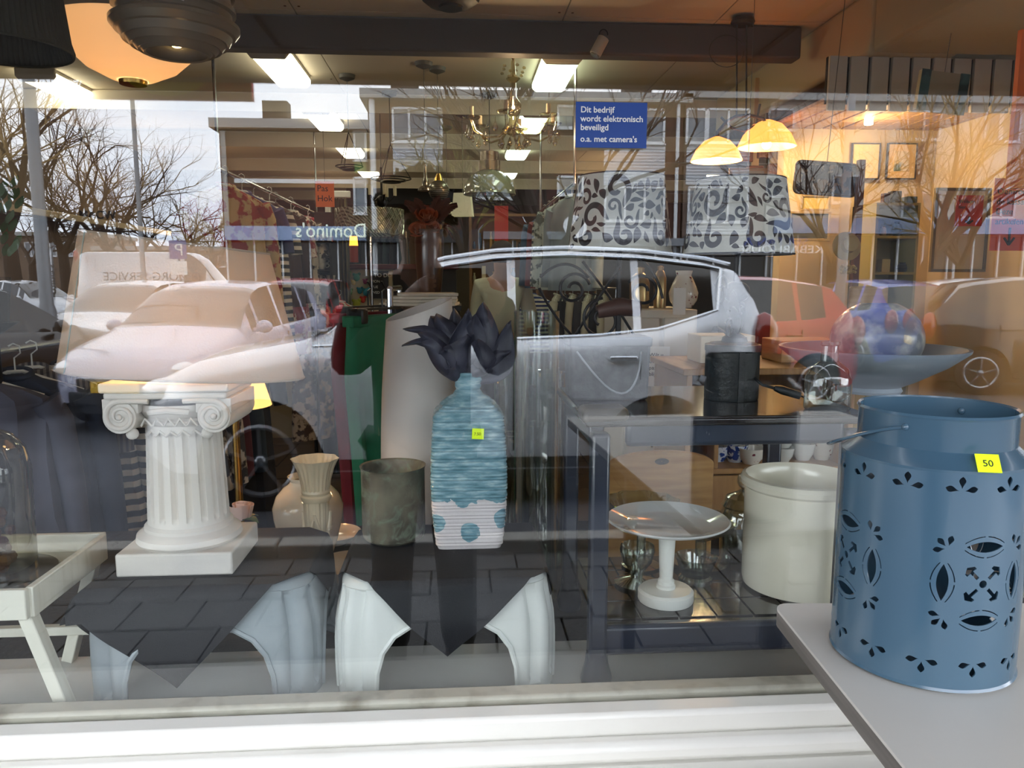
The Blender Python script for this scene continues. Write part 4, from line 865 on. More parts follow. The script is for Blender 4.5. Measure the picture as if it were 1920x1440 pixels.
SUV = dict(top=[(0, .52), (.006, .70), (.03, .82), (.09, .93), (.20, 1.02), (.25, 1.06), (.28, 1.10), (.34, 1.28), (.40, 1.45), (.46, 1.545), (.55, 1.60), (.66, 1.62), (.78, 1.60), (.88, 1.55), (.93, 1.50), (.955, 1.34), (.985, 1.12), (.995, .98), (1, .66)],
           belt=[(.26, 1.03), (.5, 1.06), (.7, 1.09), (.80, 1.13), (.9, 1.26)], ws=(.265, .44), rw=(.93, .975), side=[(.335, .375), (.39, .565), (.578, .76), (.772, .885)], wx=(.19, .80), wr=.345)
VAN = dict(top=[(0, .6), (.006, .85), (.03, 1.0), (.10, 1.2), (.14, 1.4), (.20, 1.85), (.25, 2.2), (.30, 2.38), (.4, 2.42), (.95, 2.42), (.99, 2.36), (1, .6)],
           belt=[(.10, 1.15), (.3, 1.25), (1, 1.3)], ws=(.13, .245), rw=(2, 3), side=[(.20, .33)], wx=(.16, .78), wr=.34)
def car(name, label, spec, L, W, H, paint, loc, rz, cat='car', sc_h=None, group=None):
    t = T(name, label, cat, (loc[0], loc[1], -.1), rz, group)
    k = H/max(z for _, z in spec['top']); wr = spec['wr']; wxs = [L/2-q*L for q in spec['wx']]; n = 96
    cuts = sorted(set([i/n for i in range(n+1)]+[q for s in spec['side'] for q in s]+list(spec['ws'])+[q for q in spec['rw'] if q <= 1]+[.003, .01, .99, .997]))
    parts = {}
    rows = []
    for q in cuts:
        x = L/2-q*L; zt = lerp_list(spec['top'], q)*k
        e = min(q, 1-q); w = W/2*(1-.30*(1-min(1, e/.12))**2.2); 
        green = spec['ws'][0] <= q <= (spec['rw'][1] if spec['rw'][1] <= 1 else 1)
        zb = lerp_list(spec['belt'], q)*k
        if not green or zb > zt-.03: zb = zt-.035
        hgt = max(0, zt-zb); wt = w*.93-min(.22*W/1.75, hgt*.33)-(.02 if green else .05)
        zlow = .22*H/1.5+(.10*(1-min(1, e/.05)) if e < .05 else 0); arch = zlow
        for c in wxs:
            dx = abs(x-c)
            if dx < wr*1.17: arch = max(arch, wr+math.sqrt(max(0, (wr*1.17)**2-dx*dx)))
        arch = min(arch, zb-.12); z1 = arch+(.10 if arch <= zlow+.01 else .01); zc = (z1+zb)/2
        fl = .02 if arch > zlow+.01 else 0
        rows.append([(x, w*.96+fl, arch), (x, w*.995+fl, z1), (x, w*1.0, max(z1+.005, zb*.80)), (x, w*.99, max(z1+.006, zb-.07)), (x, w*.90, zb), (x, wt, zt-.035 if green and hgt > .1 else zt-.012), (x, wt*.86, zt-.004), (x, wt*.45, zt+.012), (x, 0, zt+.02)])
    def put(nm, vs): parts.setdefault(nm, MB()).add(vs, [(0, 1, 2, 3)])
    for i in range(len(cuts)-1):
        q = (cuts[i]+cuts[i+1])/2; a, b = rows[i], rows[i+1]
        for r in range(8):
            nm = 'body'
            if r == 4:
                for si, s in enumerate(spec['side']):
                    if s[0] <= q <= s[1] and a[5][2]-a[4][2] > .05: nm = 'side_window%d' % si
            if r >= 5 and spec['ws'][0] < q < spec['ws'][1]: nm = 'windscreen'
            if r >= 5 and spec['rw'][0] < q < spec['rw'][1]: nm = 'rear_window'
            for sg in (1, -1):
                vs = [(p[0], sg*p[1], p[2]) for p in (a[r], b[r], b[r+1], a[r+1])]
                put(nm if not nm.startswith('side') else nm+('L' if sg > 0 else 'R'), vs)
    for ends in (0, -1):
        rr = rows[ends]; parts['body'].add([(p[0], p[1], p[2]) for p in rr]+[(p[0], -p[1], p[2]) for p in rr[::-1]][0:], [tuple(range(18))])
    for nm, mb in parts.items():
        me = mb.mesh(nm, paint if nm == 'body' else cglass)
        bm = bmesh.new(); bm.from_mesh(me); bmesh.ops.remove_doubles(bm, verts=bm.verts, dist=.0008); bmesh.ops.recalc_face_normals(bm, faces=bm.faces)
        for f in bm.faces: f.smooth = True
        for e in bm.edges: e.smooth = not (len(e.link_faces) == 2 and e.calc_face_angle(0) > .9)
        bm.to_mesh(me); bm.free()
        obj(nm if not nm.startswith('side') else 'side_window', me, None, t)
    mb = MB(); mb.bx(-L*.44, L*.44, -W*.44, W*.44, .17, .5); obj('underbody', mb, blk, t)
    for c in wxs:
        for sg in (1, -1):
            mb = MB(); yo = sg*(W/2-.10); mb.tube([(c, yo-.1, wr), (c, yo-.09, wr), (c, yo+.09, wr), (c, yo+.1, wr)], [wr*.94, wr, wr, wr*.94], 28); wh = obj('wheel', mb, tyre, t)
            mb = MB(); yy = yo+sg*.101; mb.tube([(c+wr*.66*math.cos(a), yy, wr+wr*.66*math.sin(a)) for a in [i*PI/12 for i in range(24)]], .02, 6, closed=True)
            for j in range(5): a = j*2*PI/5+.3; mb.bar((c, yy, wr), (c+wr*.64*math.cos(a), yy, wr+wr*.64*math.sin(a)), .045, .02)
            mb.ball((c, yy, wr), .045, 10); obj('rim', mb, rimm, wh)
    # lamps, grille, plates, mirrors, handles, sill strip
    zh = lerp_list(spec['top'], .05)*k-.12
    for sg in (1, -1):
        mb = MB(); mb.ball((L/2-.22, sg*(W/2-.22), zh), .15, 14, 1.4, .85, .6); obj('head_lamp', mb, headl, t)
        zr = lerp_list(spec['top'], .985)*k-.06; mb = MB(); mb.ball((-L/2+.12, sg*(W/2-.15), zr-.02), .13, 12, .8, .8, 1.5); obj('tail_lamp', mb, redl, t)
        mb = MB(); xm = L/2-(spec['ws'][0]+.07)*L; zm = lerp_list(spec['belt'], .4)*k+.06; mb.ball((xm, sg*(W/2+.07), zm), .1, 12, .6, 1, .75); mb.bar((xm, sg*(W/2-.05), zm-.04), (xm, sg*(W/2+.05), zm-.03), .05); obj('wing_mirror', mb, paint, t)
        for s in spec['side'][1:3]:
            xh = L/2-s[1]*L+.02*L; mb = MB(); mb.box((xh, sg*(W/2+.012), lerp_list(spec['belt'], .5)*k-.12), (.19, .035, .032)); obj('door_handle', mb, chrm if spec is SUV else paint, t, bevel=.01)
            mb = MB(); mb.box((L/2-s[1]*L-.03, sg*(W/2-.004), .62*H/1.5), (.008, .02, .62*H/1.5*.9)); obj('door_gap', mb, blk, t)
        mb = MB(); mb.box((0, sg*(W/2-.005), .27*H/1.5), (L*.44, .03, .07)); obj('sill_strip', mb, blk, t)
    mb = MB(); mb.box((L/2-.03, 0, zh-.16), (.07, W*.5, .16)); mb.box((L/2-.02, 0, .36), (.07, W*.6, .14)); obj('grille', mb, blk, t, bevel=.02)
    for s in (1, -1): mb = MB(); mb.box((s*(L/2+.012), 0, .48 if s > 0 else .66), (.02, .5, .11)); obj('number_plate', mb, plate_y, t)
    return t
def paint(n, c, met=0): return mat(n, c, .25, met, coat=1)
silver = paint('silver paint', (240, 243, 248), .2)
suv = car('parked_car', 'large silver car parked close to the shop, seen from its side', SUV, 4.35, 1.84, 1.62+.10, silver, (.05, -4.75), PI)
mb = MB()
def rail(q0, q1, dz, sg):
    pts = []
    for i in range(25):
        q = q0+(q1-q0)*i/24; zt = lerp_list(SUV['top'], q)*1.72/1.62; w = 1.84/2; zb = lerp_list(SUV['belt'], q)*1.72/1.62; wt = w*.93-min(.22*1.84/1.75, (zt-zb)*.33)-.02
        pts.append((4.35/2-q*4.35, sg*(wt+.012), zt-.03+dz))
    return pts
for sg in (1, -1):
    mb.tube(rail(.33, .90, .0, sg), .011, 6)
    mb.tube([(4.35/2-q*4.35, sg*(.92*.905+.006), lerp_list(SUV['belt'], q)*1.72/1.62-.005) for q in [.27+.62*i/20 for i in range(21)]]+[rail(.90, .90, 0, sg)[0]], .012, 6)
obj('window_trim', mb, chrm, suv)
mb = MB()
for sg in (1, -1): mb.tube([(p[0], p[1]*.9, p[2]+.055) for p in rail(.45, .92, 0, sg)], .014, 6)
obj('roof_rail', mb, chrm, suv)
def at(px, d): return (M(px, 600, d).x, -(d-1.2))
x, y = at(400, 9.6); car('parked_car', 'pale lilac-white small car facing the shop, left of the silver car', HATCH, 3.9, 1.68, 1.50, paint('lilac white paint', (168, 170, 190)), (x, y), math.radians(101))
x, y = at(245, 13.5); car('parked_car', 'white small car parked behind the lilac-white one', HATCH, 3.8, 1.65, 1.50, paint('white paint car', (200, 202, 206)), (x, y), math.radians(99))
x, y = at(560, 14); car('parked_car', 'red car facing the shop behind the bonnet of the silver car', HATCH, 3.9, 1.68, 1.54, paint('red paint', (170, 22, 30)), (x, y), math.radians(97))
x, y = at(60, 8.6); car('parked_car', 'black car at the far left with its tail towards the shop', HATCH, 4.2, 1.75, 1.52, paint('black paint', (20, 22, 26)), (x-.95, y-.2), math.radians(-60))
x, y = at(1600, 13.5); car('parked_car', 'bright blue hatchback with its tail towards the shop', HATCH, 3.8, 1.68, 1.52, paint('blue paint', (26, 52, 160)), (x, y), math.radians(-100))
x, y = at(2010, 10.0); car('parked_car', 'dark grey-black hatchback at the far right showing its side and alloy wheels', HATCH, 4.0, 1.74, 1.56, paint('anthracite paint', (30, 30, 34)), (x, y), math.radians(22))
x, y = at(1290, 9.6); car('parked_car', 'red hatchback half hidden behind the tail of the silver car', HATCH, 4.0, 1.74, 1.56, MC['red paint'], (x, y), math.radians(174))
x, y = at(315, 29); van = car('delivery_van', 'tall white delivery van far across the car park', VAN, 5.6, 2.0, 2.50, MC['white paint car'], (x, y), 0, 'van')
text('BEZORG-SERVICE', .42, mat('dark van lettering', (90, 92, 100), .6), 'lettering', van, (1.55, 1.03, 1.5), (PI/2, 0, PI))
x, y = at(60, 24); car('parked_car', 'white car far away at the left between the tree trunks', HATCH, 4.1, 1.7, 1.5, MC['white paint car'], (x, y), math.radians(20))
x, y = at(1860, 17); car('parked_car', 'silver car behind the dark hatchback at the far right', HATCH, 4.2, 1.75, 1.55, silver, (x, y), math.radians(10))

# ---------------- buildings
def brick(name, c1, c2, mort, s=2.2):
    m = bpy.data.materials.new(name); m.use_nodes = True; nt = m.node_tree; b = nt.nodes['Principled BSDF']; b.inputs['Roughness'].default_value = .85
    t = nt.nodes.new('ShaderNodeTexBrick'); tc = nt.nodes.new('ShaderNodeTexCoord'); mp = nt.nodes.new('ShaderNodeMapping'); mp.inputs['Rotation'].default_value = (PI/2, 0, 0)
    nt.links.new(tc.outputs['Object'], mp.inputs[0]); nt.links.new(mp.outputs[0], t.inputs['Vector']); t.inputs['Scale'].default_value = s
    t.inputs['Color1'].default_value = lin(c1); t.inputs['Color2'].default_value = lin(c2); t.inputs['Mortar'].default_value = lin(mort); nt.links.new(t.outputs[0], b.inputs['Base Color']); return m
brk = brick('brown brick', (88, 52, 42), (74, 42, 34), (60, 48, 42)); brk2 = brick('grey brown brick', (120, 100, 88), (104, 84, 74), (90, 80, 74))
wframe = mat('white pvc', (214, 216, 218), .4); sid = mat('pale siding', (200, 204, 210), .6, wave=(3.2, 'Z', (150, 154, 162), .1, 0)); pane_d = mat('far window glass', (60, 70, 82), .05, coat=1, nz=(.4, (120, 130, 140), .4, .7))
cornice_m = mat('grey cornice', (150, 150, 148), .6); drk = mat('dark shopfront', (30, 30, 32), .3)
def bwin(b, px0, px1, py0, py1, d, n=2, fr=.07):
    a = M(px0, (py0+py1)/2, d); c = M(px1, (py0+py1)/2, d); z1 = M((px0+px1)/2, py0, d).z; z0 = M((px0+px1)/2, py1, d).z; y = -(d-1.2)+.02
    mb = MB(); x0, x1 = a.x, c.x
    for xx in [x0+(x1-x0)*i/n for i in range(n+1)]: mb.bx(xx-fr/2, xx+fr/2, y, y+.07, z0, z1)
    mb.bx(x0, x1, y, y+.07, z0-fr/2, z0+fr/2); mb.bx(x0, x1, y, y+.07, z1-fr/2, z1+fr/2); mb.bx(x0-.06, x1+.06, y, y+.12, z0-fr, z0-fr/2)
    w = obj('window', mb, wframe, b); mb = MB()
    for i in range(n): mb.bx(x0+(x1-x0)*i/n+fr/2, x0+(x1-x0)*(i+1)/n-fr/2, y-.01, y+.02, z0+fr/2, z1-fr/2)
    obj('pane', mb, pane_d, w)
def bpan(b, nm, px0, px1, py0, py1, d, m, t=.05):
    a = M(px0, (py0+py1)/2, d); c = M(px1, (py0+py1)/2, d); z1 = M((px0+px1)/2, py0, d).z; z0 = max(-.1, M((px0+px1)/2, py1, d).z); y = -(d-1.2)
    mb = MB(); mb.bx(a.x, c.x, y-.0, y+t, z0, z1); return obj(nm, mb, m, b)
def block(name, label, px0, px1, pyt, d, m, depth=8):
    a = M(px0, 400, d); c = M(px1, 400, d); z = M((px0+px1)/2, pyt, d).z; y = -(d-1.2); t = T(name, label, 'building', ((0, 0, 0)))
    mb = MB(); mb.bx(a.x, c.x, y-depth, y, -.1, z); obj('wall', mb, m, t); mb = MB(); mb.bx(a.x-.2, c.x+.2, y-depth, y+.35, z, z+.28); obj('cornice', mb, cornice_m, t)
    return t
D1 = 25
b1 = block('apartment_building', 'brown brick apartment row with white window bands over shops', 694, 1276, 192, D1, brk)
for a in [(737, 828, 204, 266, 3), (1134, 1244, 206, 268, 3), (1134, 1244, 352, 414, 3), (1046, 1090, 200, 240, 1), (1046, 1092, 332, 365, 1), (890, 960, 330, 372, 2)]: bwin(b1, *a[:4], D1, a[4])
bpan(b1, 'white_panel', 737, 830, 270, 330, D1, sid); bpan(b1, 'white_panel', 1132, 1246, 272, 348, D1, sid); bpan(b1, 'white_panel', 1132, 1246, 418, 455, D1, sid)
mb = MB(); q = M(1268, 300, D1); mb.tube([(q.x, q.y+.1, 0), (q.x, q.y+.1, 7)], .06, 8); obj('drainpipe', mb, wframe, b1)
mb = MB(); q = M(700, 300, D1); mb.tube([(q.x, q.y+.1, 0), (q.x, q.y+.1, 7)], .09, 8); obj('drainpipe', mb, wframe, b1)
for pa in (752, 1219):
    mb = MB(); q = M(pa, 180, D1); mb.box((q.x, q.y-2, 7.9), (.9, .7, 1.0)); obj('chimney', mb, mat('dark chimney', (50, 40, 38), .8), b1)
for px, py, r in ((992, 412, 16), (1072, 430, 22)):
    q = M(px, py, D1); mb = MB(); mb.lathe([(.001, .0), (r*.6*D1/F*1.0, .03), (r*D1/F, .12), (r*D1/F, .13), (.001, .012)], n=24)
    o = obj('satellite_dish', mb, wframe, b1); o.location = (q.x, q.y+.5, q.z); o.rotation_euler = (-1.2, .3, 0)
    mb = MB(); mb.tube([(q.x, q.y+.05, q.z-.3), (q.x, q.y+.45, q.z)], .03, 6); obj('dish_arm', mb, blk, b1)
def shop(b, px0, px1, d, sign_m, t0=432, t1=456):
    bpan(b, 'shop_sign_board', px0, px1, t0, t1, d, sign_m, .5); bpan(b, 'shopfront', px0+3, px1-3, t1+3, 600, d, drk, .12)
    n = max(2, int((px1-px0)/45))
    for i in range(n+1): bpan(b, 'shopfront_post', px0+(px1-px0-3)*i/n, px0+3+(px1-px0-3)*i/n, t1, 600, d, wframe, .2)
lb = mat('light blue sign board', (150, 170, 205), .5); gb = mat('grey sign board', (120, 124, 130), .5); db = mat('dark sign board', (40, 44, 52), .5)
shop(b1, 696, 900, D1, db); shop(b1, 905, 1125, D1, gb, 436, 450); shop(b1, 1128, 1274, D1, gb, 448, 462)
def sign(s, px_right, px_left, py, d, m, b, size=None, off=.56, fit=True):
    """lettering on the facade: reads left to right for somebody facing it, so mirrored in the window"""
    a = M(px_right, py, d); c = M(px_left, py, d); t = text(s, 1, m, 'lettering', b, (0, 0, 0), (PI/2, 0, PI), .03); w = t.dimensions.x or 1; bpy.context.view_layer.update(); w = max(v.co.x for v in t.data.vertices); k = (a.x-c.x)/w
    h = size or k; t.scale = (k, h, 1); t.location = (a.x, -(d-1.2)+off, a.z); return t
wl = mat('lit white letters', (235, 245, 230), .5, emit=((225, 240, 220), 1.3)); gl_ = mat('grey letters', (70, 72, 78), .5); bl_ = mat('blue letters', (60, 80, 150), .5); blw = mat('white letters', (225, 228, 236), .5)
sign('VALLEY NAILS & SPA', 1240, 1100, 459, D1, gl_, b1, .22)
b2 = block('apartment_building', 'lower brick flat with white cornice left of the brown brick row', 418, 690, 244, D1+.3, brk)
bwin(b2, 665, 686, 246, 300, D1+.3, 1); bwin(b2, 665, 686, 334, 400, D1+.3, 1); bpan(b2, 'green_panel', 665, 686, 303, 325, D1+.3, mat('green panel', (96, 130, 60), .6)); bpan(b2, 'corner_post', 418, 427, 245, 440, D1+.3, cornice_m)
bpan(b2, 'white_band', 440, 690, 336, 344, D1+.3, wframe); mb = MB(); q = M(492, 220, D1); mb.box((q.x, q.y-2, 6.9), (.8, .6, .7)); obj('chimney', mb, MC['dark chimney'], b2)
shop(b2, 430, 690, D1+.3, lb, 426, 452); sign("Domino's", 692, 562, 447, D1+.3, wl, b2, .62, off=.57)
b3 = block('apartment_building', 'grey clad apartment block with tall window bays right of the drainpipe', 1280, 1432, 188, D1, brk2)
for a in [(1287, 1322, 206, 268, 1), (1326, 1402, 206, 268, 2), (1290, 1400, 352, 416, 3)]: bwin(b3, *a[:4], D1, a[4])
bpan(b3, 'white_panel', 1286, 1404, 272, 348, D1, sid); bpan(b3, 'white_panel', 1286, 1404, 419, 440, D1, sid); shop(b3, 1282, 1432, D1, gb, 444, 478)
sign('SULTAN A', 1500, 1382, 462, D1, bl_, b3, .36); sign('KEBABHOUSE', 1528, 1372, 476, D1, blw, b3, .36)
b4 = block('apartment_building', 'pale plastered apartment row at the far right beyond the trees', 1436, 2100, 196, D1+1, mat('pale render', (196, 190, 180), .8))
for a in [(1440, 1486, 206, 244, 1), (1436, 1480, 332, 368, 1), (1845, 1872, 208, 266, 1), (1876, 1910, 208, 266, 1), (1700, 1760, 210, 262, 2), (1940, 2010, 208, 266, 2), (1690, 1760, 362, 410, 2), (1800, 1900, 354, 408, 4), (1560, 1610, 330, 380, 2)]: bwin(b4, *a[:4], D1+1, a[4])
shop(b4, 1440, 2095, D1+1, lb, 412, 440)
mb = MB(); q = M(1790, 420, D1+1); mb.tube([(q.x, q.y+.1, .5), (q.x, q.y+.1, 3.2), (q.x+.3, q.y+.1, 3.5), (q.x+.5, q.y+.1, 3.5)], .07, 8); obj('drainpipe', mb, wframe, b4)
b5 = block('low_building', 'low brown building far behind the trees at the left', -200, 170, 442, 62, mat('far brown wall', (110, 92, 78), .8)); b5['label'] = 'low brown building far behind the trees at the left'
for i in range(6): bwin(b5, -60+36*i, -60+36*i+22, 455, 480, 62, 2)
b6 = block('low_building', 'long low dark roofed building behind the van', 175, 560, 470, 55, mat('far dark wall', (66, 58, 56), .8))
for i in range(8): bwin(b6, 190+44*i, 190+44*i+26, 480, 500, 55, 2)

# ---------------- bare trees
bark = mat('bark', (58, 46, 38), .9, bump=(30, .4)); twig_l = mat('pale twigs', (150, 124, 82), .9); twig_d = mat('dark twigs', (56, 44, 40), .9); twig_g = mat('budding twigs', (120, 112, 62), .9)
def tree(label, px, d, h, spread, tw, seed, trunk_h=.28, lean=0, droop=0, group='bare trees across the car park'):
    rr = random.Random(seed); q = M(px, 500, d); t = T('bare_tree', label, 'tree', (q.x, q.y, -.1), 0, group); A = MB(); B = MB()
    def tri_tube(mb, a, b, r0, r1, n): mb.tube([a, b], [r0, r1], n, cap=False)
    def rec(p, dr, ln, r, lv):
        k = 3 if lv < 2 else 2
        for s in range(k):
            dr2 = (dr+Vector((rr.gauss(0, .16), rr.gauss(0, .16), rr.gauss(0, .10)-droop*lv*.05))).normalized(); p2 = p+dr2*ln/k; r2 = r*(.86 if lv < 4 else .75)
            tri_tube(A if lv < 3 else B, p, p2, r, r2, 6 if lv < 2 else 3); p, dr, r = p2, dr2, r2
            if s < k-1 and lv < 5 and lv > 0 and rr.random() < .7: side(p, dr, ln*.6, r*.6, lv+1)
        if lv < 5:
            for _ in range(3 if lv < 4 else 2): side(p, dr, ln*rr.uniform(.62, .85), r*.68, lv+1)
    def side(p, dr, ln, r, lv):
        a = rr.uniform(0, 2*PI); s = spread*rr.uniform(.6, 1.2); o = dr.orthogonal().normalized(); o = Matrix.Rotation(a, 3, dr) @ o
        rec(p, (dr+o*s+Vector((0, 0, .12))).normalized(), ln, r, lv)
    p0 = Vector((0, 0, 0)); p1 = Vector((lean*h*.2, 0, h*trunk_h)); T_ = MB(); rt = h*.021+.03
    T_.tube([p0, p0*.5+p1*.5+Vector((.03*h*.2, 0, 0)), p1], [rt*1.25, rt, rt*.85], 10); obj('trunk', T_, bark, t)
    for _ in range(4): side(p1, Vector((lean*.3, 0, 1)).normalized(), h*.26, rt*.6, 1)
    obj('branches', A, bark, t); obj('twigs', B, tw, t, kind='stuff')
    return t
tree('tall bare tree with pale twigs at the far left edge', 20, 26, 10.5, .75, twig_l, 1)
tree('bare tree beside the thick grey lamp post', 120, 32, 9, .8, twig_d, 2)
tree('bare pale-twigged tree with rounded crown left of the thin pole', 205, 46, 11, .7, twig_l, 3)
tree('low dark bare tree behind the thin pole', 255, 44, 8, .95, twig_d, 4)
tree('dark wide bare tree left of the lower brick flat', 330, 46, 8.5, .9, twig_d, 5)
tree('small bare tree beside the white corner of the flat', 400, 50, 6.5, .8, twig_l, 6)
tree('dark bare tree with forked trunk at the left', 60, 40, 8, .85, twig_d, 12)
tree('thin bare street tree in front of the brown brick row', 1035, 15, 6.6, .62, twig_d, 7, group=None)
tree('budding willow like tree in front of the brick row', 880, 22, 6.4, .5, twig_g, 8, droop=.6, group=None)
tree('pale bare tree rising before the pale apartment row', 1665, 20, 7.6, .5, twig_l, 9, lean=.8, group=None)
tree('second bare tree at the right, thinner crown', 1560, 23, 7.2, .6, twig_d, 10, group=None)
tree('bare tree at the far right edge', 1800, 24, 7.0, .6, twig_l, 11, group=None)

# ---------------- poles, signs, banners
galv = mat('galvanised steel', (130, 134, 138), .45, .5)
def pole(label, px, d, r, h, loc_extra=None):
    q = M(px, 500, d); t = T('street_lamp', label, 'lamp post', (q.x, q.y, -.1)); m = MB(); m.lathe([(r*1.35, 0), (r*1.35, 1.1), (r, 1.2), (r*.75, h)], n=14, cap=True); obj('pole', m, galv, t)
    m = MB(); m.tube([(0, 0, h), (0, .25, h+.12), (0, .8, h+.15)], .035, 8); m.box((0, 1.0, h+.14), (.18, .5, .09)); obj('lamp_head', m, mat('lamp head', (190, 192, 194), .4), t, bevel=.02); return t
pole('thick grey street lamp post at the left of the trees', 82, 11.0, .085, 6.5)
pole('thin pale pole standing before the sky left of the flat', 268, 18, .055, 6.6)
pole('bluish lamp post at the right between blue car and trees', 1578, 11, .07, 6.2)
q = M(335, 470, 20); t = T('parking_sign', 'blue parking sign on a thin post before the white van', 'sign', (q.x, q.y, -.1)); m = MB(); m.tube([(0, 0, 0), (0, 0, q.z+.4)], .03, 8); obj('post', m, galv, t)
m = MB(); m.box((0, .05, q.z+.12), (.42, .02, .46)); bd = obj('sign_board', m, mat('sign blue', (30, 50, 140), .4), t, bevel=.005); text('P', .42, white_paint, 'lettering', bd, (.14, .065, q.z-.02), (PI/2, 0, PI))
m = MB(); m.box((0, .05, q.z-.33), (.40, .02, .34)); obj('lower_board', m, white_paint, t)
for px, py0, py1, d, lab, s, bc in ((102, 470, 532, 24, 'white feather banner with dark lettering at the left', "Domino's", (220, 222, 226)), (898, 432, 500, 21, 'dark feather banner with white lettering before the shops', "Domino's", (50, 46, 52))):
    q = M(px, py1, d); zt = M(px, py0, d).z; h = zt+.1; t = T('feather_banner', lab, 'banner', (q.x, q.y, -.1)); m = MB(); m.tube([(0, 0, 0), (0, 0, h), (.12, 0, h+.15)], .02, 6); obj('pole', m, galv, t)
    m = MB(); m.grid(lambda u, v: (-.03-(.34-.12*v*v)*u, .02*math.sin(u*5+v*4), h*.22+(h*.8)*v-.12*u*v), 6, 10); bn = obj('flag', m, mat('banner '+str(px), bc, .7), t, solid=.006)
    tx = text(s, .34, white_paint if px > 500 else black_m, 'lettering', bn, (-.10, .04, h*.28), (PI/2, -PI/2, PI)); tx.rotation_euler = (PI/2, -PI/2, PI)
# red and yellow sign hanging under the canopy edge
a = M(158, 170, 3.4); c = M(474, 170, 3.4); t = T('hanging_sign', 'red sign board with a yellow-green oval hanging at the canopy edge', 'sign', ((a.x+c.x)/2, -2.2, M(316, 187, 3.4).z)); w = (c.x-a.x)/2
m = MB(); m.bx(-w, w, -.02, .02, 0, .34); bd = obj('board', m, mat('crimson board', (190, 26, 56), .5), t)
m = MB(); n = 40; m.plate([(.0+.48*w*math.cos(2*PI*i/n)*1.25, .16+.15*math.sin(2*PI*i/n)) for i in range(n)], .02, .026); obj('oval', m, mat('lime oval', (206, 200, 30), .5), bd)
for s in (-1, 1): m = MB(); m.bar((s*w*.75, 0, .30), (s*w*.75, .09, .32), .02); obj('bracket', m, galv, t)

# ---------------- the photographer standing in front of the window
skin = mat('skin', (196, 148, 122), .5); coat_m = mat('dark coat', (20, 20, 24), .8, bump=(80, .2)); hair_m = mat('dark curly hair', (22, 16, 14), .7); trs_m = mat('dark trousers', (22, 23, 28), .85); boot_m = mat('brown boot', (60, 40, 30), .5)
px_, py_ = -.13, -1.50; ph = T('person', 'person in a dark coat with dark curly hair photographing with a phone', 'person', (px_, py_, -.1))
def skinned(name, verts, edges, rad, m, parent, root=0, sub=1):
    me = bpy.data.meshes.new(name); me.from_pydata(verts, edges, []); me.materials.append(m); o = bpy.data.objects.new(name, me); C.objects.link(o); o.parent = parent
    md = o.modifiers.new('skin', 'SKIN'); md.use_smooth_shade = True
    for i, r in enumerate(rad): v = me.skin_vertices[0].data[i]; v.radius = (r, r) if not isinstance(r, tuple) else r; v.use_root = (i == root)
    s = o.modifiers.new('sub', 'SUBSURF'); s.levels = s.render_levels = sub
    for p in me.polygons: p.use_smooth = True
    return o
tgt = Vector((0, -1.235, 1.42))-Vector((px_, py_, -.1))   # phone, in the person's space
HL = Vector((tgt.x-.085, tgt.y-.01, tgt.z)); HR = Vector((tgt.x+.085, tgt.y-.01, tgt.z))
vs = [(0, 0, .98), (0, .0, 1.2), (0, -.01, 1.44), (0, -.0, 1.56), (0, .01, 1.62), (0, .015, 1.70), (0, .0, 1.76),
      (-.18, -.01, 1.47), (-.26, .02, 1.22), tuple(HL+Vector((-.04, -.07, -.03))), tuple(HL+Vector((-.01, -.01, -.01))),
      (.18, -.01, 1.47), (.27, .02, 1.22), tuple(HR+Vector((.04, -.07, -.03))), tuple(HR+Vector((.01, -.01, -.01))),
      (-.10, 0, .92), (-.11, .01, .50), (-.12, -.02, .10), (-.13, .12, .04), (.10, 0, .92), (.11, .01, .50), (.12, -.02, .10), (.13, .12, .04)]
ed = [(0, 1), (1, 2), (2, 3), (3, 4), (4, 5), (5, 6), (2, 7), (7, 8), (8, 9), (9, 10), (2, 11), (11, 12), (12, 13), (13, 14), (0, 15), (15, 16), (16, 17), (17, 18), (0, 19), (19, 20), (20, 21), (21, 22)]
rad = [.14, .12, .13, .055, .07, .085, .06, .06, .045, .03, .026, .06, .045, .03, .026, .085, .06, .045, .04, .085, .06, .045, .04]
# fingers as further chains from the hands
for H_, s_ in ((10, -1), (14, 1)):
    h = Vector(vs[H_])
    for f in range(4):
        b = len(vs); z = .022-.015*f; vs += [tuple(h+Vector((-s_*.012, .015, z))), tuple(h+Vector((-s_*.002, .042, z))), tuple(h+Vector((-s_*.026-s_*.004*(1.5-abs(f-1.5)), .04, z)))]; ed += [(H_, b), (b, b+1), (b+1, b+2)]; rad += [.009, .008, .007]
    b = len(vs); vs += [tuple(h+Vector((-s_*.012, -.015, .0))), tuple(h+Vector((-s_*.045, -.012, .012)))]; ed += [(H_, b), (b, b+1)]; rad += [.010, .008]
skinned('body', vs, ed, rad, skin, ph)
m = MB(); m.ball((0, .098, 1.685), .014, 8, .8, 1, 1.6); m.ball((-.09, .01, 1.69), .02, 8, .5, .8, 1.4); m.ball((.09, .01, 1.69), .02, 8, .5, .8, 1.4); obj('nose_and_ears', m, skin, ph)
m = MB(); m.ball((-.032, .085, 1.71), .011, 8); m.ball((.032, .085, 1.71), .011, 8); obj('eye', m, mat('eye', (40, 30, 26), .2), ph)
m = MB(); m.ball((0, .09, 1.645), .02, 8, 1, .4, .3); obj('mouth', m, mat('lips', (150, 80, 76), .5), ph)
cv = [(0, 0, .78), (0, -.005, 1.1), (0, -.015, 1.40), (0, -.01, 1.53), (-.19, -.015, 1.46), (-.27, .015, 1.2), tuple(HL+Vector((-.06, -.10, -.05))), (.19, -.015, 1.46), (.28, .015, 1.2), tuple(HR+Vector((.06, -.10, -.05)))]
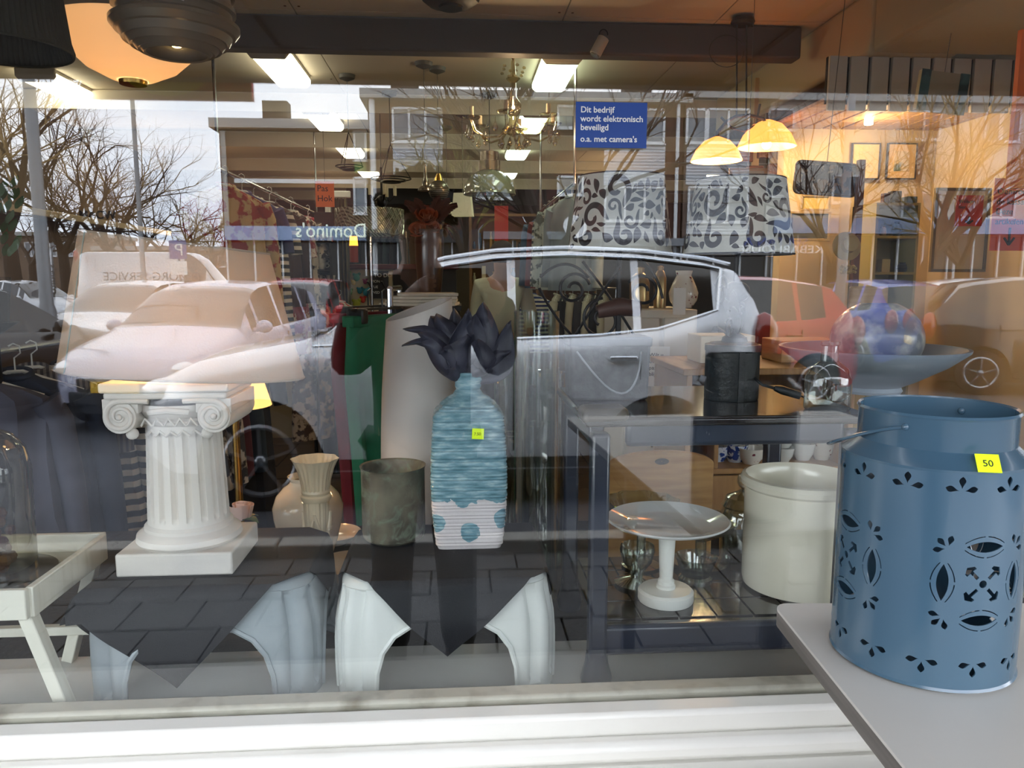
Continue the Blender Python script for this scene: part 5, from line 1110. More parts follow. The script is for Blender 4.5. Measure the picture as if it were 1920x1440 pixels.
skinned('coat', cv, [(0, 1), (1, 2), (2, 3), (2, 4), (4, 5), (5, 6), (2, 7), (7, 8), (8, 9)], [(.21, .17), (.18, .15), (.18, .14), .075, .09, .07, .05, .09, .07, .05], coat_m, ph)
skinned('trousers', [(0, 0, .95), (-.10, 0, .88), (-.115, .01, .50), (-.125, -.02, .14), (.10, 0, .88), (.115, .01, .50), (.125, -.02, .14)], [(0, 1), (1, 2), (2, 3), (0, 4), (4, 5), (5, 6)], [.15, .105, .08, .07, .105, .08, .07], trs_m, ph)
for s in (-1, 1):
    m = MB(); m.tube([(s*.125, -.06, .05), (s*.125, 0, .055), (s*.13, .1, .045), (s*.132, .19, .035)], [.04, .048, .045, .03], 12); m.tube([(s*.125, -.02, .05), (s*.125, -.02, .18)], [.05, .055], 12); obj('boot', m, boot_m, ph)
m = MB(); rr = random.Random(5)
m.ball((0, -.045, 1.80), .125, 20, 1.0, .95, .85)
for i in range(260):
    a = rr.uniform(0, 2*PI); e = rr.uniform(-.5, 1.5); r = .135; c = (r*math.cos(e)*math.cos(a)*1.02, -.03+r*math.cos(e)*math.sin(a)*.95, 1.765+r*math.sin(e)*.85)
    if c[1] > .02 and c[2] < 1.83: continue
    m.tube([(c[0]+.017*math.cos(t_), c[1]+.017*math.sin(t_), c[2]+.006*t_-.01) for t_ in [rr.uniform(0, 3)+q*.9 for q in range(6)]], .006, 5)
obj('hair', m, hair_m, ph)
t = T('phone', 'black phone held up sideways by the photographer', 'phone', (0, -1.235, 1.42-.037)); m = MB(); m.box((0, -.004, .0375), (.15, .008, .074)); obj('case', m, black_m, t, bevel=.003)
m = MB(); m.tube([(-.055, -.0, .06), (-.055, .002, .06)], .008, 16); m.tube([(-.055, 0, .037), (-.055, .002, .037)], .008, 16); obj('lens', m, cglass, t)
# ================================================================ HANGING LAMPS
cord_m = mat('grey cord', (90, 88, 84), .6)
def cord(t, z0, x=0, y=0, r=.003, top=None):
    zt = (CEIL if top is None else top)-t.location.z-.001; m = MB(); m.tube([(x, y, z0), (x, y, zt)], r, 6); obj('cord', m, cord_m, t); m = MB(); m.lathe([(.05, zt), (.045, zt-.02), (.01, zt-.035)], (x, y, 0), 20, cap=True); obj('ceiling_cup', m, cord_m, t)
opal = mat('glowing opal glass', (236, 208, 170), .35, emit=((255, 204, 144), .38), trans=.35)
p = P(250, 157, y=1.15); t = T('pendant_dish_lamp', 'large glowing opal dish lamp hanging near the window at the left', 'lamp', tuple(p))
m = MB(); m.lathe([(.02, .004), (.06, .012), (.12, .042), (.165, .085), (.195, .135), (.203, .143), (.205, .148), (.199, .146), (.16, .09), (.115, .05), (.03, .018)], n=64); obj('dish', m, opal, t)
m = MB(); m.lathe([(.001, -.004), (.036, -.003), (.038, .008), (.03, .014)], n=28); obj('end_cap', m, brass, t)
m = MB(); m.ball((0, 0, .09), .035, 14); obj('bulb', m, MC['warm bulb'], t); cord(t, .1, r=.006); lamp('dish_lamp_light', (p.x, p.y, p.z+.07), 7, WARM, .03)
br = mat('brown enamelled metal', (116, 104, 88), .3, .25, nz=(4, (134, 122, 104), .4, .7), coat=.4)
p = P(332, 98, y=.98); t = T('pendant_lamp', 'heavy brown ribbed metal pendant lamp with a white tag at the top left', 'lamp', tuple(p))
m = MB(); m.lathe([(.075, -.004), (.08, -.007), (.088, .001), (.094, -.001), (.106, .011), (.112, .009), (.124, .025), (.131, .023), (.140, .042), (.148, .044), (.160, .060), (.160, .070), (.148, .074), (.142, .080), (.142, .098), (.152, .102), (.152, .114), (.142, .118), (.140, .14), (.150, .145), (.150, .156), (.138, .16), (.13, .2), (.06, .25), (.02, .28)], n=72); obj('body', m, br, t)
m = MB(); m.lathe([(.077, -.005), (.07, .004), (.066, .03), (.03, .05), (.001, .055)], n=48); obj('inner_reflector', m, mat('dark reflector', (40, 38, 34), .4), t)
m = MB(); m.ball((0, 0, .03), .02, 12); obj('bulb', m, MC['warm bulb'], t); cord(t, .27, r=.006)
m = MB(); sa = -PI/2+.35; m.box((0, 0, 0), (.042, .002, .018)); o = obj('price_tag', m, white_paint, t); o.location = (.152*math.cos(sa), .152*math.sin(sa), .097); o.rotation_euler = (0, .25, sa+PI/2)
p = P(2, 92, y=.85); t = T('pendant_lamp', 'dark green-black pleated fabric shade hanging at the top left corner', 'lamp', tuple(p)); plt = mat('dark pleated fabric', (48, 48, 38), .85)
m = MB(); m.lathe([(.155, 0), (.157, .006), (.15, .03), (.135, .17), (.12, .26)], n=240, fn=lambda r, z, a: r+.0016*math.cos(a*80)); obj('pleated_shade', m, plt, t, solid=.002); cord(t, .2)
m = MB(); m.tube([(.155*math.cos(a), .155*math.sin(a), -.001) for a in [i*PI/24 for i in range(48)]], .0035, 6, closed=True); obj('hem', m, plt, t)
# crystal chandelier
y = 2.9; p = P(962, 250, y=y); t = T('chandelier', 'crystal glass chandelier with curved arms and drop pendants', 'chandelier', tuple(p)); s = S(y); cr_ = glassm('crystal', (236, 226, 200), .22, .6, .05, 2)
m = MB(); m.lathe([(.001, -.02), (.03, 0), (.045, .02), (.02, .05), (.016, .08), (.03, .10), (.035, .14), (.015, .18), (.012, .25), (.03, .27), (.012, .29), (.008, .36)], n=24); obj('stem', m, cr_, t)
for i in range(6):
    a = i*PI/3+.3; c, s_ = math.cos(a), math.sin(a); q = MB(); q.tube([(c*r, s_*r, z) for r, z in ((.02, .03), (.06, -.02), (.12, -.03), (.165, .0), (.18, .05))], .006, 8); arm = obj('arm', q, cr_, t)
    q = MB(); q.lathe([(.004, .05), (.034, .058), (.038, .066), (.012, .06)], (c*.18, s_*.18, 0), 16); obj('bobeche', q, cr_, arm); q = MB(); q.cyl((c*.18, s_*.18, .066), .009, .05, 10); obj('candle_tube', q, mat('ivory tube', (225, 212, 180), .5), arm)
    for k in range(3):
        b = a+(k-1)*.22; q = MB(); cx, cy_ = math.cos(b)*.19, math.sin(b)*.19; q.lathe([(.001, .05), (.002, .03), (.009, .008), (.011, -.004), (.006, -.016), (.001, -.02)], (cx, cy_, -.01-.02*(k == 1)), 8, sy=.5); obj('crystal_drop', q, cr_, t)
for i in range(10):
    a = i*PI/5; q = MB(); q.lathe([(.001, .03), (.008, .008), (.009, -.002), (.001, -.016)], (math.cos(a)*.055, math.sin(a)*.055, -.06), 8); obj('crystal_drop', q, cr_, t)
    q = MB(); q.ball((math.cos(a)*.045, math.sin(a)*.045, .325-.03*(i % 2)), .008, 8); obj('crystal_bead', q, cr_, t)
m = MB(); zt = CEIL-t.location.z
for k in range(9):
    z = .36+k*(zt-.37)/9
    m.tube([(.009*math.cos(a)*(1 if k % 2 else .3), .009*math.cos(a)*(.3 if k % 2 else 1), z+.012+.014*math.sin(a)) for a in [j*PI/5 for j in range(10)]], .002, 5, closed=True)
obj('chain', m, brass, t, kind='stuff'); m = MB(); m.lathe([(.03, zt-.02), (.04, zt-.002)], n=16, cap=True); obj('ceiling_cup', m, brass, t); t.scale = (1.25, 1.25, 1); lamp('chandelier_light', (p.x, p.y-.1, p.z+.12), 2, WARM, .03)
# glass dome pendant
y = 4.0; p = P(918, 362, y=y); t = T('dome_pendant', 'greenish glass dome pendant with a metal neck behind the chandelier', 'lamp', tuple(p)); s = S(y); r = 47*s
m = MB(); m.lathe([(r*math.cos(a), r*.9*math.sin(a)) for a in [i*PI/2/12*.9 for i in range(13)]], n=40); m.lathe([(r, 0), (r*1.02, -.01), (r*.98, -.012)], n=40); obj('glass_dome', m, glassm('sea green glass', (190, 205, 180), .14, .5, body=((176, 184, 160), .6)), t, solid=.003)
m = MB(); m.lathe([(r*.42, r*.84), (r*.42, r*1.2), (r*.36, r*1.22), (r*.36, r*1.55), (r*.1, r*1.6)], n=24); obj('neck', m, mat('satin metal', (150, 138, 120), .3, .9), t); cord(t, r*1.55)
# bell and striped ball pendants, square shades, tub shade
def pend(name, label, px, py, y, mbs, cr=.002):
    p = P(px, py, y=y); t = T(name, label, 'lamp', tuple(p))
    zt = 0
    for nm_, mb, mm in mbs: obj(nm_, mb, mm, t); zt = max(zt, max(v[2] for v in mb.v))
    cord(t, zt-.003, r=cr); return t
sil = mat('silver glass', (150, 146, 134), .25, .6, wave=(30, 'Z', (90, 86, 78), .2, 0)); y = 3.4; s = S(y)
pend('ball_pendant', 'silver striped glass ball pendant left of the white square shade', 823, 378, y, [('ball', MB().ball((0, 0, 20*s), 19*s, 24), sil), ('cap', MB().lathe([(9*s, 36*s), (7*s, 42*s), (3*s, 50*s)], n=16, cap=True), brass)])
pend('bell_pendant', 'small silver bell shaped pendant beside the striped ball', 798, 358, y-.1, [('bell', MB().lathe([(14*s, 0), (13*s, 4*s), (7*s, 9*s), (6*s, 18*s), (3*s, 24*s), (2*s, 45*s)], n=24, cap=True), chrome)])
y = 4.6; s = S(y); ivs = mat('ivory square shade', (222, 214, 178), .7, emit=((230, 220, 180), .12)); k = 1/math.sqrt(2)
pend('square_shade_lamp', 'ivory square lampshade hanging right of the roses', 868, 405, y, [('lamp_shade', MB().lathe([(26*s, 0), (21*s, 40*s)], n=4), ivs)]).rotation_euler = (0, 0, .65)
pend('square_shade_lamp', 'second ivory square lampshade partly behind the striped ball', 838, 400, y+.5, [('lamp_shade', MB().lathe([(22*s, 0), (20*s, 20*s)], n=4), ivs)]).rotation_euler = (0, 0, .3)
# black candle chandelier and wire rings
y = 4.2; s = S(y); p = P(716, 388, y=y); t = T('iron_chandelier', 'dark iron chandelier with candle tubes left of the bell pendant', 'chandelier', tuple(p))
m = MB(); m.ball((0, 0, 10*s), 11*s, 16); m.tube([(0, 0, 15*s), (0, 0, 70*s)], 2*s, 8); obj('stem', m, dark_iron, t); cord(t, 65*s)
for i in range(5):
    a = i*2*PI/5; m = MB(); m.tube([(math.cos(a)*r*s, math.sin(a)*r*s, z*s) for r, z in ((3, 20), (14, 10), (24, 20))], 1.6*s, 6); q = obj('arm', m, dark_iron, t); m = MB(); m.cyl((math.cos(a)*24*s, math.sin(a)*24*s, 20*s), 3*s, 17*s, 10); obj('candle_tube', m, MC['ivory tube'], q)
for px, py, r, y in ((733, 335, 36, 4.0), (655, 312, 24, 3.6)):
    s = S(y); p = P(px, py, y=y); t = T('wire_pendant', 'thin black wire ring pendant frame %s' % ('above the iron chandelier' if px > 700 else 'near the orange paper sign'), 'lamp', tuple(p)); m = MB()
    for k in range(3): m.tube([(r*s*(1-.25*k)*math.cos(a), r*s*(1-.25*k)*math.sin(a), -k*3*s) for a in [i*PI/16 for i in range(32)]], .004, 5, closed=True)
    obj('ring', m, dark_iron, t, kind='stuff'); m = MB()
    for k in range(3): m.tube([(r*s*math.cos(k*2.1), r*s*math.sin(k*2.1), 0), (0, 0, 60*s)], .0025, 5)
    obj('wire', m, dark_iron, t, kind='stuff'); cord(t, 58*s)
# double pendant at the right
y = 2.44; s = S(y); c = P(1392, 62, y=y); zc = CEIL
t = T('double_pendant', 'two glowing amber glass bell shades on a curved grey bar at the right', 'lamp', (c.x, y, 0)); gm_ = mat('grey lamp metal', (72, 66, 60), .4, .6); L0 = lambda px, py, dy=0: Vector((P(px, py, y=y+dy).x-c.x, dy, P(px, py, y=y+dy).z))
zz0 = CEIL-.03; m = MB(); m.lathe([(.001, 0), (.045, 0), (.055, .012), (.05, .028), (.001, .03)], (0, 0, zz0-.01), 24); obj('canopy', m, gm_, t)
for px in (1381, 1399): m = MB(); m.tube([Vector((L0(px, 64).x, 0, CEIL-.03)), L0(px, 222)], .0045, 8); obj('rod', m, gm_, t)
m = MB(); m.tube([L0(a, b) for a, b in ((1340, 255), (1362, 228), (1380, 218), (1405, 216), (1430, 222), (1440, 236))], .008, 8); m.tube([L0(a, b, .01) for a, b in ((1352, 220), (1372, 240), (1395, 246), (1418, 234), (1425, 195))], .006, 8); obj('curved_bar', m, gm_, t)
m = MB(); m.tube([L0(1362+0+32*math.cos(a), 96+30*math.sin(a)) for a in [i*PI/14 for i in range(27)]], .002, 5); obj('cable_loop', m, gm_, t)
amber = mat('amber glass glow', (250, 190, 110), .3, emit=((255, 170, 80), 1.0), trans=.3, nz=(6, (255, 226, 170), .4, .7))
hot = mat('hot bulb', (255, 235, 190), .4, emit=((255, 225, 165), 16))
for px, py, dy in ((1343, 302, -.05), (1437, 276, .03)):
    q = L0(px, py, dy); r = (47 if px < 1400 else 53)*S(y+dy); m = MB(); m.lathe([(r, 0), (r*.98, .005), (r*.8, r*.42), (r*.5, r*.75), (r*.2, r*.88), (.012, r*.92)], (q.x, q.y, q.z), 40); sh = obj('glass_shade', m, amber, t, solid=.003)
    m = MB(); m.tube([(q.x, q.y, q.z+r*.9), (q.x, q.y, q.z+r*1.15)], .01, 10); obj('socket', m, gm_, sh); m = MB(); m.ball((q.x, q.y, q.z+.012), .022, 14); obj('bulb', m, hot, sh)
    lamp('amber_lamp_light', (c.x+q.x, y+q.y, q.z+.0-.035), 5, WARM, .025)
# alcove bulb
p = P(1629, 226, y=2.45); t = T('alcove_lamp', 'bare bright warm lamp under the timber ceiling of the alcove', 'lamp', tuple(p)); m = MB(); m.tube([(0, 0, -.02), (0, 0, .035)], .02, 14); obj('bulb', m, hot, t, bevel=.004); m = MB(); m.tube([(0, 0, .035), (0, 0, 2.178-p.z)], .012, 10); obj('socket', m, white_paint, t)
# wall shell lamp
y = 5.95; s = S(y); p = P(360, 420, y=y); p.x = P(362, 420, y=y).x; t = T('shell_lamp', 'glowing yellow shell lamp at the far end of the wall ledge', 'lamp', (p.x, y, p.z)); m = MB(); m.lathe([(.001, -22*s), (8*s, -19*s), (13*s, -5*s), (12*s, 8*s), (7*s, 18*s), (2*s, 21*s)], n=24); obj('lamp_shade', m, mat('shell glow', (255, 200, 90), .5, emit=((255, 190, 80), 2.2)), t)
m = MB(); m.bx(-12*s, 12*s, 4*s, 8*s, -30*s, 30*s); m.bar((0, 6*s, 0), (-.35, 6*s, 0), .02); obj('back_plate', m, brass, t); lamp('shell_lamp_light', (p.x+.05, y-.2, p.z), 3, WARM, .03)

# ================================================================ CLOTHES
def loft(secs, n=28, fold=.0, seed=0):
    m = MB(); vs = []
    for k, (z, hw, th, cx) in enumerate(secs):
        for i in range(n):
            a = 2*PI*i/n; x = cx+hw*abs(math.cos(a))**.7*(1 if math.cos(a) > 0 else -1); y = th*math.sin(a)*(1+fold*math.sin(a*9+seed)*min(1, k/3))+fold*.02*math.sin(x*55+seed)*min(1, k/3); vs.append((x, y, z))
    m.add(vs, [(k*n+i, k*n+(i+1) % n, (k+1)*n+(i+1) % n, (k+1)*n+i) for k in range(len(secs)-1) for i in range(n)]+[tuple(range(n)), tuple((len(secs)-1)*n+i for i in range(n))[::-1]]); return m
cg0 = mat('garment grey', (110, 110, 120), .85)
def mk_shirt(name, L, mcol, sl=.55, seed=0, wid=1):
    t = T(name, 'x', 'clothing'); secs = [(-.085, .05*wid, .028, 0), (-.10, .075*wid, .034, 0), (-.125, .15*wid, .042, 0), (-.155, .205*wid, .045, 0), (-.19, .215*wid, .045, 0), (-.35, .205*wid, .045, 0), (-.55, .215*wid, .05, 0), (-L*.85, .23*wid, .055, 0), (-L, .235*wid, .05, 0)]
    obj('fabric', loft(secs, 32, .22, seed), mcol, t)
    for s in (-1, 1):
        m = MB(); m.tube([(s*.19*wid, 0, -.165), (s*.225*wid, .005, -.24), (s*.25*wid, .01, -.15-sl*.55), (s*.262*wid, -.005, -.15-sl)], [.05, .048, .042, .036], 12); obj('sleeve', m, mcol, t)
    m = MB(); m.tube([(.045*math.cos(a), .034*math.sin(a), -.082+.012*math.sin(a)) for a in [i*PI/8 for i in range(16)]], .011, 6, closed=True); obj('collar', m, mcol, t)
    hanger(t, wid); return t
hang_m = mat('hanger', (206, 206, 200), .4)
def hanger(t, wid=1):
    m = MB(); m.tube([(0, 0, -.075), (0, 0, -.03), (.018, 0, -.015), (.016, 0, .008), (0, 0, .016), (-.014, 0, .008)], .0028, 6); m.tube([(-.19*wid, 0, -.15), (-.02, 0, -.075), (.02, 0, -.075), (.19*wid, 0, -.15)], .0065, 6); obj('hanger', m, hang_m, t)
def mk_trs(name, L, mcol, seed=0):
    t = T(name, 'x', 'clothing'); secs = [(-.10, .17, .022, 0), (-.14, .175, .03, 0), (-.3, .185, .04, 0), (-.6, .165, .042, 0), (-L*.9, .15, .04, 0), (-L, .15, .036, 0)]
    obj('fabric', loft(secs, 36, .35, seed), mcol, t); m = MB(); m.bx(-.172, .172, -.026, .026, -.135, -.098); obj('waistband', m, mcol, t, bevel=.004)
    m = MB(); m.tube([(0, 0, -.075), (0, 0, -.02), (.018, 0, -.01), (0, 0, .016)], .003, 6); m.bar((-.16, 0, -.078), (.16, 0, -.078), .012, .008)
    obj('hanger', m, black_m, t)
    for s in (-1, 1): m = MB(); m.box((s*.12, 0, -.10), (.03, .064, .05)); obj('clip', m, black_m, t, bevel=.005)
    return t
FAB = {}
def fab(c, kind=None, c2=None):
    k = (c, kind, c2)
    if k in FAB: return FAB[k]
    nm_ = 'fabric %d' % len(FAB)
    if kind == 'stripe': m = mat(nm_, c, .85, wave=(18, 'X', c2, .05, .6))
    elif kind == 'hstripe': m = mat(nm_, c, .85, wave=(7, 'Z', c2, .03, .4))
    elif kind == 'dstripe': m = mat(nm_, c, .85, wave=(9, 'DIAGONAL', c2, .05, 1.5))
    elif kind == 'print': m = mat(nm_, c, .85, nz=(16, c2, .48, .54))
    else: m = mat(nm_, c, .85, nz=(5, tuple(int(v*.8) for v in c), .35, .7))
    FAB[k] = m; return m
shirt0 = None; trs0 = None; dress0 = None
def hang(kind, loc, rz, mm, label, name, group=None, sc_=None):
    global shirt0, trs0, dress0
    if kind == 's':
        if shirt0 is None: shirt0 = mk_shirt(name, .72, cg0); o = shirt0; first = True
        else: o = dup(shirt0, loc, rz)
    elif kind == 'd':
        if dress0 is None: dress0 = mk_shirt(name, 1.05, cg0, .25, 3); o = dress0
        else: o = dup(dress0, loc, rz)
    else:
        if trs0 is None: trs0 = mk_trs(name, 1.0, cg0); o = trs0
        else: o = dup(trs0, loc, rz)
    o.location = loc; o.rotation_euler = (0, 0, rz); o.name = name; o['label'] = label
    if sc_: o.scale = (sc_,)*3
    if group: o['group'] = group
    for ch in kids(o):
        if ch.name.split('.')[0] in ('fabric', 'sleeve', 'collar', 'waistband'): ch.material_slots[0].link = 'OBJECT'; ch.material_slots[0].material = mm
    return o
railm = mat('chrome rail', (190, 192, 196), .2, 1)
def rack(label, x, y0, y1, z, legs=True, rx=False):
    t = T('clothes_rail', label, 'clothes rail', (x, y0, 0)); m = MB(); m.tube([(0, 0, z-.012), (0, y1-y0, z-.012)], .011, 10); obj('rail', m, railm, t)
    for yy in (0, y1-y0):
        m = MB(); m.tube([(0, yy, z-.012), (0, yy, .04)], .012, 10) if legs else m.tube([(0, yy, z-.012), (0, yy, CEIL-.001)], .008, 8); obj('post', m, railm, t)
        if legs: m = MB(); m.bar((-.22, yy, .02), (.22, yy, .02), .03); obj('foot', m, railm, t)
    return t
NUM = ['front', 'second', 'third', 'fourth', 'fifth', 'sixth', 'seventh', 'eighth', 'ninth', 'tenth', 'eleventh', 'twelfth']
rack('chrome clothes rail beside the left window corner', -1.50, 1.2, 2.75, 1.20)
c1 = [((84, 84, 100), None, None, 'grey lilac'), ((44, 52, 70), None, None, 'dark grey blue'), ((120, 118, 120), 'stripe', (70, 70, 80), 'grey pinstriped'), ((214, 208, 196), 'hstripe', (28, 28, 36), 'white and black striped'), ((44, 74, 104), None, None, 'denim blue'), ((92, 62, 54), 'print', (180, 160, 140), 'brown printed'), ((26, 40, 84), None, None, 'navy'), ((60, 60, 66), 'print', (200, 196, 188), 'black and white checked'), ((90, 30, 44), None, None, 'wine red'), ((40, 60, 80), None, None, 'petrol'), ((30, 30, 36), None, None, 'black')]
for i, (c, k, c2, n_) in enumerate(c1):
    hang('s' if i % 4 != 2 else 'd', (-1.50+.03*math.sin(i*2)+.035*i, 1.26+.13*i, 1.20), R.uniform(-.12, .12)+.45, fab(c, k, c2), n_+' garment, %s on the rail at the left window corner' % NUM[i], 'hanging_shirt', 'clothes on the left window rail')
rack('high chrome rail with patterned blouses before the left wall', -1.16, 2.75, 5.4, 1.97, False)
c2_ = [((196, 170, 120), 'print', (150, 50, 40), 'yellow red flowered'), ((60, 60, 110), None, None, 'violet blue'), ((210, 200, 190), 'hstripe', (40, 34, 34), 'white dark striped'), ((66, 44, 40), None, None, 'dark brown'), ((150, 60, 66), 'print', (220, 200, 190), 'rose printed'), ((214, 204, 190), 'print', (60, 50, 50), 'cream speckled'), ((80, 56, 50), 'print', (200, 180, 160), 'brown dotted'), ((190, 60, 80), None, None, 'pink red'), ((70, 70, 74), None, None, 'grey')]
for i, (c, k, c2, n_) in enumerate(c2_):
    hang('d' if i % 3 else 's', (-1.16+.03*math.sin(i*3), 2.85+.29*i, 1.97), R.uniform(-.15, .15)+.85, fab(c, k, c2), n_+' garment, %s on the high left rail' % NUM[i], 'hanging_blouse', 'clothes on the high left rail')
rack('low chrome rail with dresses behind the big lamp shade', -1.0, 4.3, 6.3, 1.33)
c3 = [((70, 50, 44), 'print', (190, 170, 150), 'brown spotted'), ((200, 60, 60), 'dstripe', (240, 226, 214), 'red and white striped'), ((30, 34, 50), None, None, 'midnight blue'), ((120, 40, 50), None, None, 'dark red'), ((200, 190, 176), 'print', (90, 70, 60), 'beige flecked')]
for i, (c, k, c2, n_) in enumerate(c3):
    hang('d', (-1.0+.09*(i == 1), 4.4+.42*i, 1.33), R.uniform(-.1, .1)+.6, fab(c, k, c2), n_+' dress, %s on the low left rail' % NUM[i], 'hanging_dress', 'dresses on the low left rail')
rack('high chrome rail with pale shirts left of the patterned lamps', .66, 3.2, 5.0, 1.97, False)
c4 = [((150, 168, 176), None, None, 'pale denim'), ((190, 200, 196), 'print', (90, 100, 96), 'mint patterned'), ((120, 140, 160), None, None, 'washed blue'), ((210, 206, 196), 'hstripe', (70, 76, 90), 'white blue striped'), ((130, 56, 60), None, None, 'brick red'), ((70, 96, 124), None, None, 'mid blue')]
for i, (c, k, c2, n_) in enumerate(c4):
    hang('s', (.66, 3.3+.28*i, 1.97), R.uniform(-.15, .15)-.9, fab(c, k, c2), n_+' shirt, %s on the right high rail' % NUM[i], 'hanging_shirt', 'shirts on the right high rail', sc_=.85)
# trousers next to the white floor vase
rack('short black rail with red and green trousers behind the white floor vase', -.245, 1.62, 2.1, 1.40)
hang('t', (-.262, 1.50, 1.40), .95, fab((24, 110, 78)), 'green trousers clipped on a black hanger beside the white floor vase', 'hanging_trousers')
hang('t', (-.335, 1.72, 1.40), .9, fab((112, 18, 30)), 'dark red trousers hanging behind the green ones', 'hanging_trousers')
# back rail with dark trousers
m = MB(); yb_ = 7.6; a, b = P(655, 440, y=yb_), P(762, 440, y=yb_); t = T('clothes_rail', 'rear rail with dark trousers under the silver drum shade', 'clothes rail', (a.x, yb_, 0)); zr = a.z+.05
m.tube([(0, 0, zr-.012), (b.x-a.x, 0, zr-.012)], .012, 8); obj('rail', m, railm, t)
for xx in (0, b.x-a.x): m = MB(); m.tube([(xx, 0, zr-.012), (xx, 0, 0)], .012, 8); obj('post', m, railm, t)
for i in range(8): hang('t', (a.x+.04+i*(b.x-a.x-.08)/7, yb_, zr), PI/2-.25, fab([(24, 32, 40), (40, 60, 70), (20, 22, 28), (60, 74, 84)][i % 4]), ['black blue', 'petrol', 'black', 'slate'][i % 4]+' trousers, %s from the left on the rear rail' % NUM[i], 'hanging_trousers', 'trousers on the rear rail')
# blue and white jacket plus low rail
y = 5.6; p = P(998, 556, y=y); zj = p.z+.08; hang('s', (p.x, y, zj), .0, fab((236, 236, 232), 'hstripe', (26, 50, 120)), 'blue and white sports jacket facing the window on the low rail', 'hanging_jacket', sc_=.8)
t = T('clothes_rail', 'low rail with the blue and white jacket', 'clothes rail', (p.x-.35, y, 0)); m = MB(); m.tube([(0, 0, zj-.012), (1.1, 0, zj-.012)], .011, 8); obj('rail', m, railm, t)
for xx in (0, 1.1): m = MB(); m.tube([(xx, 0, zj-.012), (xx, 0, 0)], .012, 8); obj('post', m, railm, t)
for i in range(7): hang('s', (p.x+.22+i*.07, y, zj), PI/2-.3, fab([(210, 206, 190), (30, 30, 34), (200, 196, 180), (60, 56, 60)][i % 4]), ['cream', 'black', 'ecru', 'charcoal'][i % 4]+' shirt, %s right of the blue and white jacket' % NUM[i], 'hanging_shirt', 'shirts on the low middle rail', sc_=.8)

# ================================================================ BACK OF THE SHOP
def board(name, label, cat, px0, px1, py0, py1, y, t_, m_, rz=0, **k):
    a, b = P(px0, (py0+py1)/2, y=y), P(px1, (py0+py1)/2, y=y); z1, z0 = P((px0+px1)/2, py0, y=y).z, P((px0+px1)/2, py1, y=y).z
    m = MB(); m.box((0, 0, (z1-z0)/2), (b.x-a.x, t_, z1-z0)); return one(name, m, m_, label, cat, ((a.x+b.x)/2, y, z0), rz, **k)
org = mat('orange paper', (232, 112, 56), .7); redp = mat('red paper', (196, 48, 34), .7)
def note(label, px0, px1, py0, py1, y, m_, lines, sz, hang_=True, arrow=False, col=None):
    a, b = P(px0, py0, y=y), P(px1, py0, y=y); z1, z0 = a.z, P(px0, py1, y=y).z; w_ = b.x-a.x; h_ = z1-z0; t = T('paper_sign', label, 'sign', (a.x, y, z0)); m = MB(); m.bx(0, w_, -.001, .001, 0, h_); bd = obj('sheet', m, m_, t)
    for i, ln_ in enumerate(lines): text(ln_, h_*sz, col or ink, 'lettering', bd, (w_*.08, -.0025, h_*(1-.13-sz*.75-i*sz*1.15)), ext=.0005)
    if arrow: m = MB(); m.bar((w_*.5, -.003, h_*.32), (w_*.5, -.003, h_*.08), .006); m.bar((w_*.36, -.003, h_*.18), (w_*.5, -.003, h_*.08), .006); m.bar((w_*.64, -.003, h_*.18), (w_*.5, -.003, h_*.08), .006); obj('arrow', m, ink, bd)
    if hang_: m = MB(); m.tube([(w_*.5, 0, h_), (w_*.5, 0, CEIL-z0-.001)], .0015, 5); obj('string', m, cord_m, t)
    return t
note('orange paper sign reading Pas Hok over the fitting room', 591, 626, 340, 388, 4.2, org, ['Pas', 'Hok'], .34)
note('red paper sign in the middle of the shop', 927, 953, 386, 452, 7.0, redp, [], .2)
note('red paper sign on the white board in the alcove at the right', 1794, 1845, 366, 424, 1.92, redp, ['Welkom', 'hier'], .16, False, True)
note('larger red paper sign with an arrow at the right edge', 1866, 1935, 334, 470, 1.55, mat('coral paper', (232, 96, 70), .7), ['Oomroeren', 'de kassa', 'Deze', 'artikelen'], .12, True, True)
m = MB(); m.bx(-.03, .07, -.01, .01, 0, .5); one('orange_banner', m, org, 'orange banner hanging at the upper right edge', 'banner', (P(1917, 200, y=1.3).x, 1.3, Z(345, 1.3)))
# fitting room: post and curtain, dark picture
yq = 4.9; s = S(yq)
cm = mat('beige striped curtain', (150, 136, 104), .8, wave=(14, 'X', (92, 84, 66), .2, .3)); a = P(625, 440, y=yq); b = P(656, 440, y=yq); zt, zb_ = P(640, 372, y=yq).z, .05
m = MB(); m.grid(lambda u, v: (a.x+(b.x-a.x)*u*(1-.15*v), .035*math.sin(u*26), zb_+(zt-zb_)*v), 40, 10); one('curtain', m, cm, 'beige striped fitting room curtain in the middle left', 'curtain', (0, yq, 0), solid=.003)
m = MB(); m.bx(P(612, 400, y=yq).x, b.x+.02, -.03, .0, zt, zt+.05); m.bx(P(612, 400, y=yq).x, P(622, 400, y=yq).x, -.03, .03, 0, zt); one('fitting_room_frame', m, white_paint, 'white frame of the fitting room with ornamental top', 'frame', (0, yq-.03, 0), bevel=.006)
board('cream_partition', 'cream partition of the fitting room behind the orange sign', 'partition', 470, 622, 392, 660, 5.8, .04, mat('partition', (204, 178, 134), .7)).location.z = 0
board('dark_picture', 'dark square picture below the Pas Hok sign', 'picture', 590, 625, 398, 442, 4.6, .02, mat('picture dark', (50, 36, 34), .6))
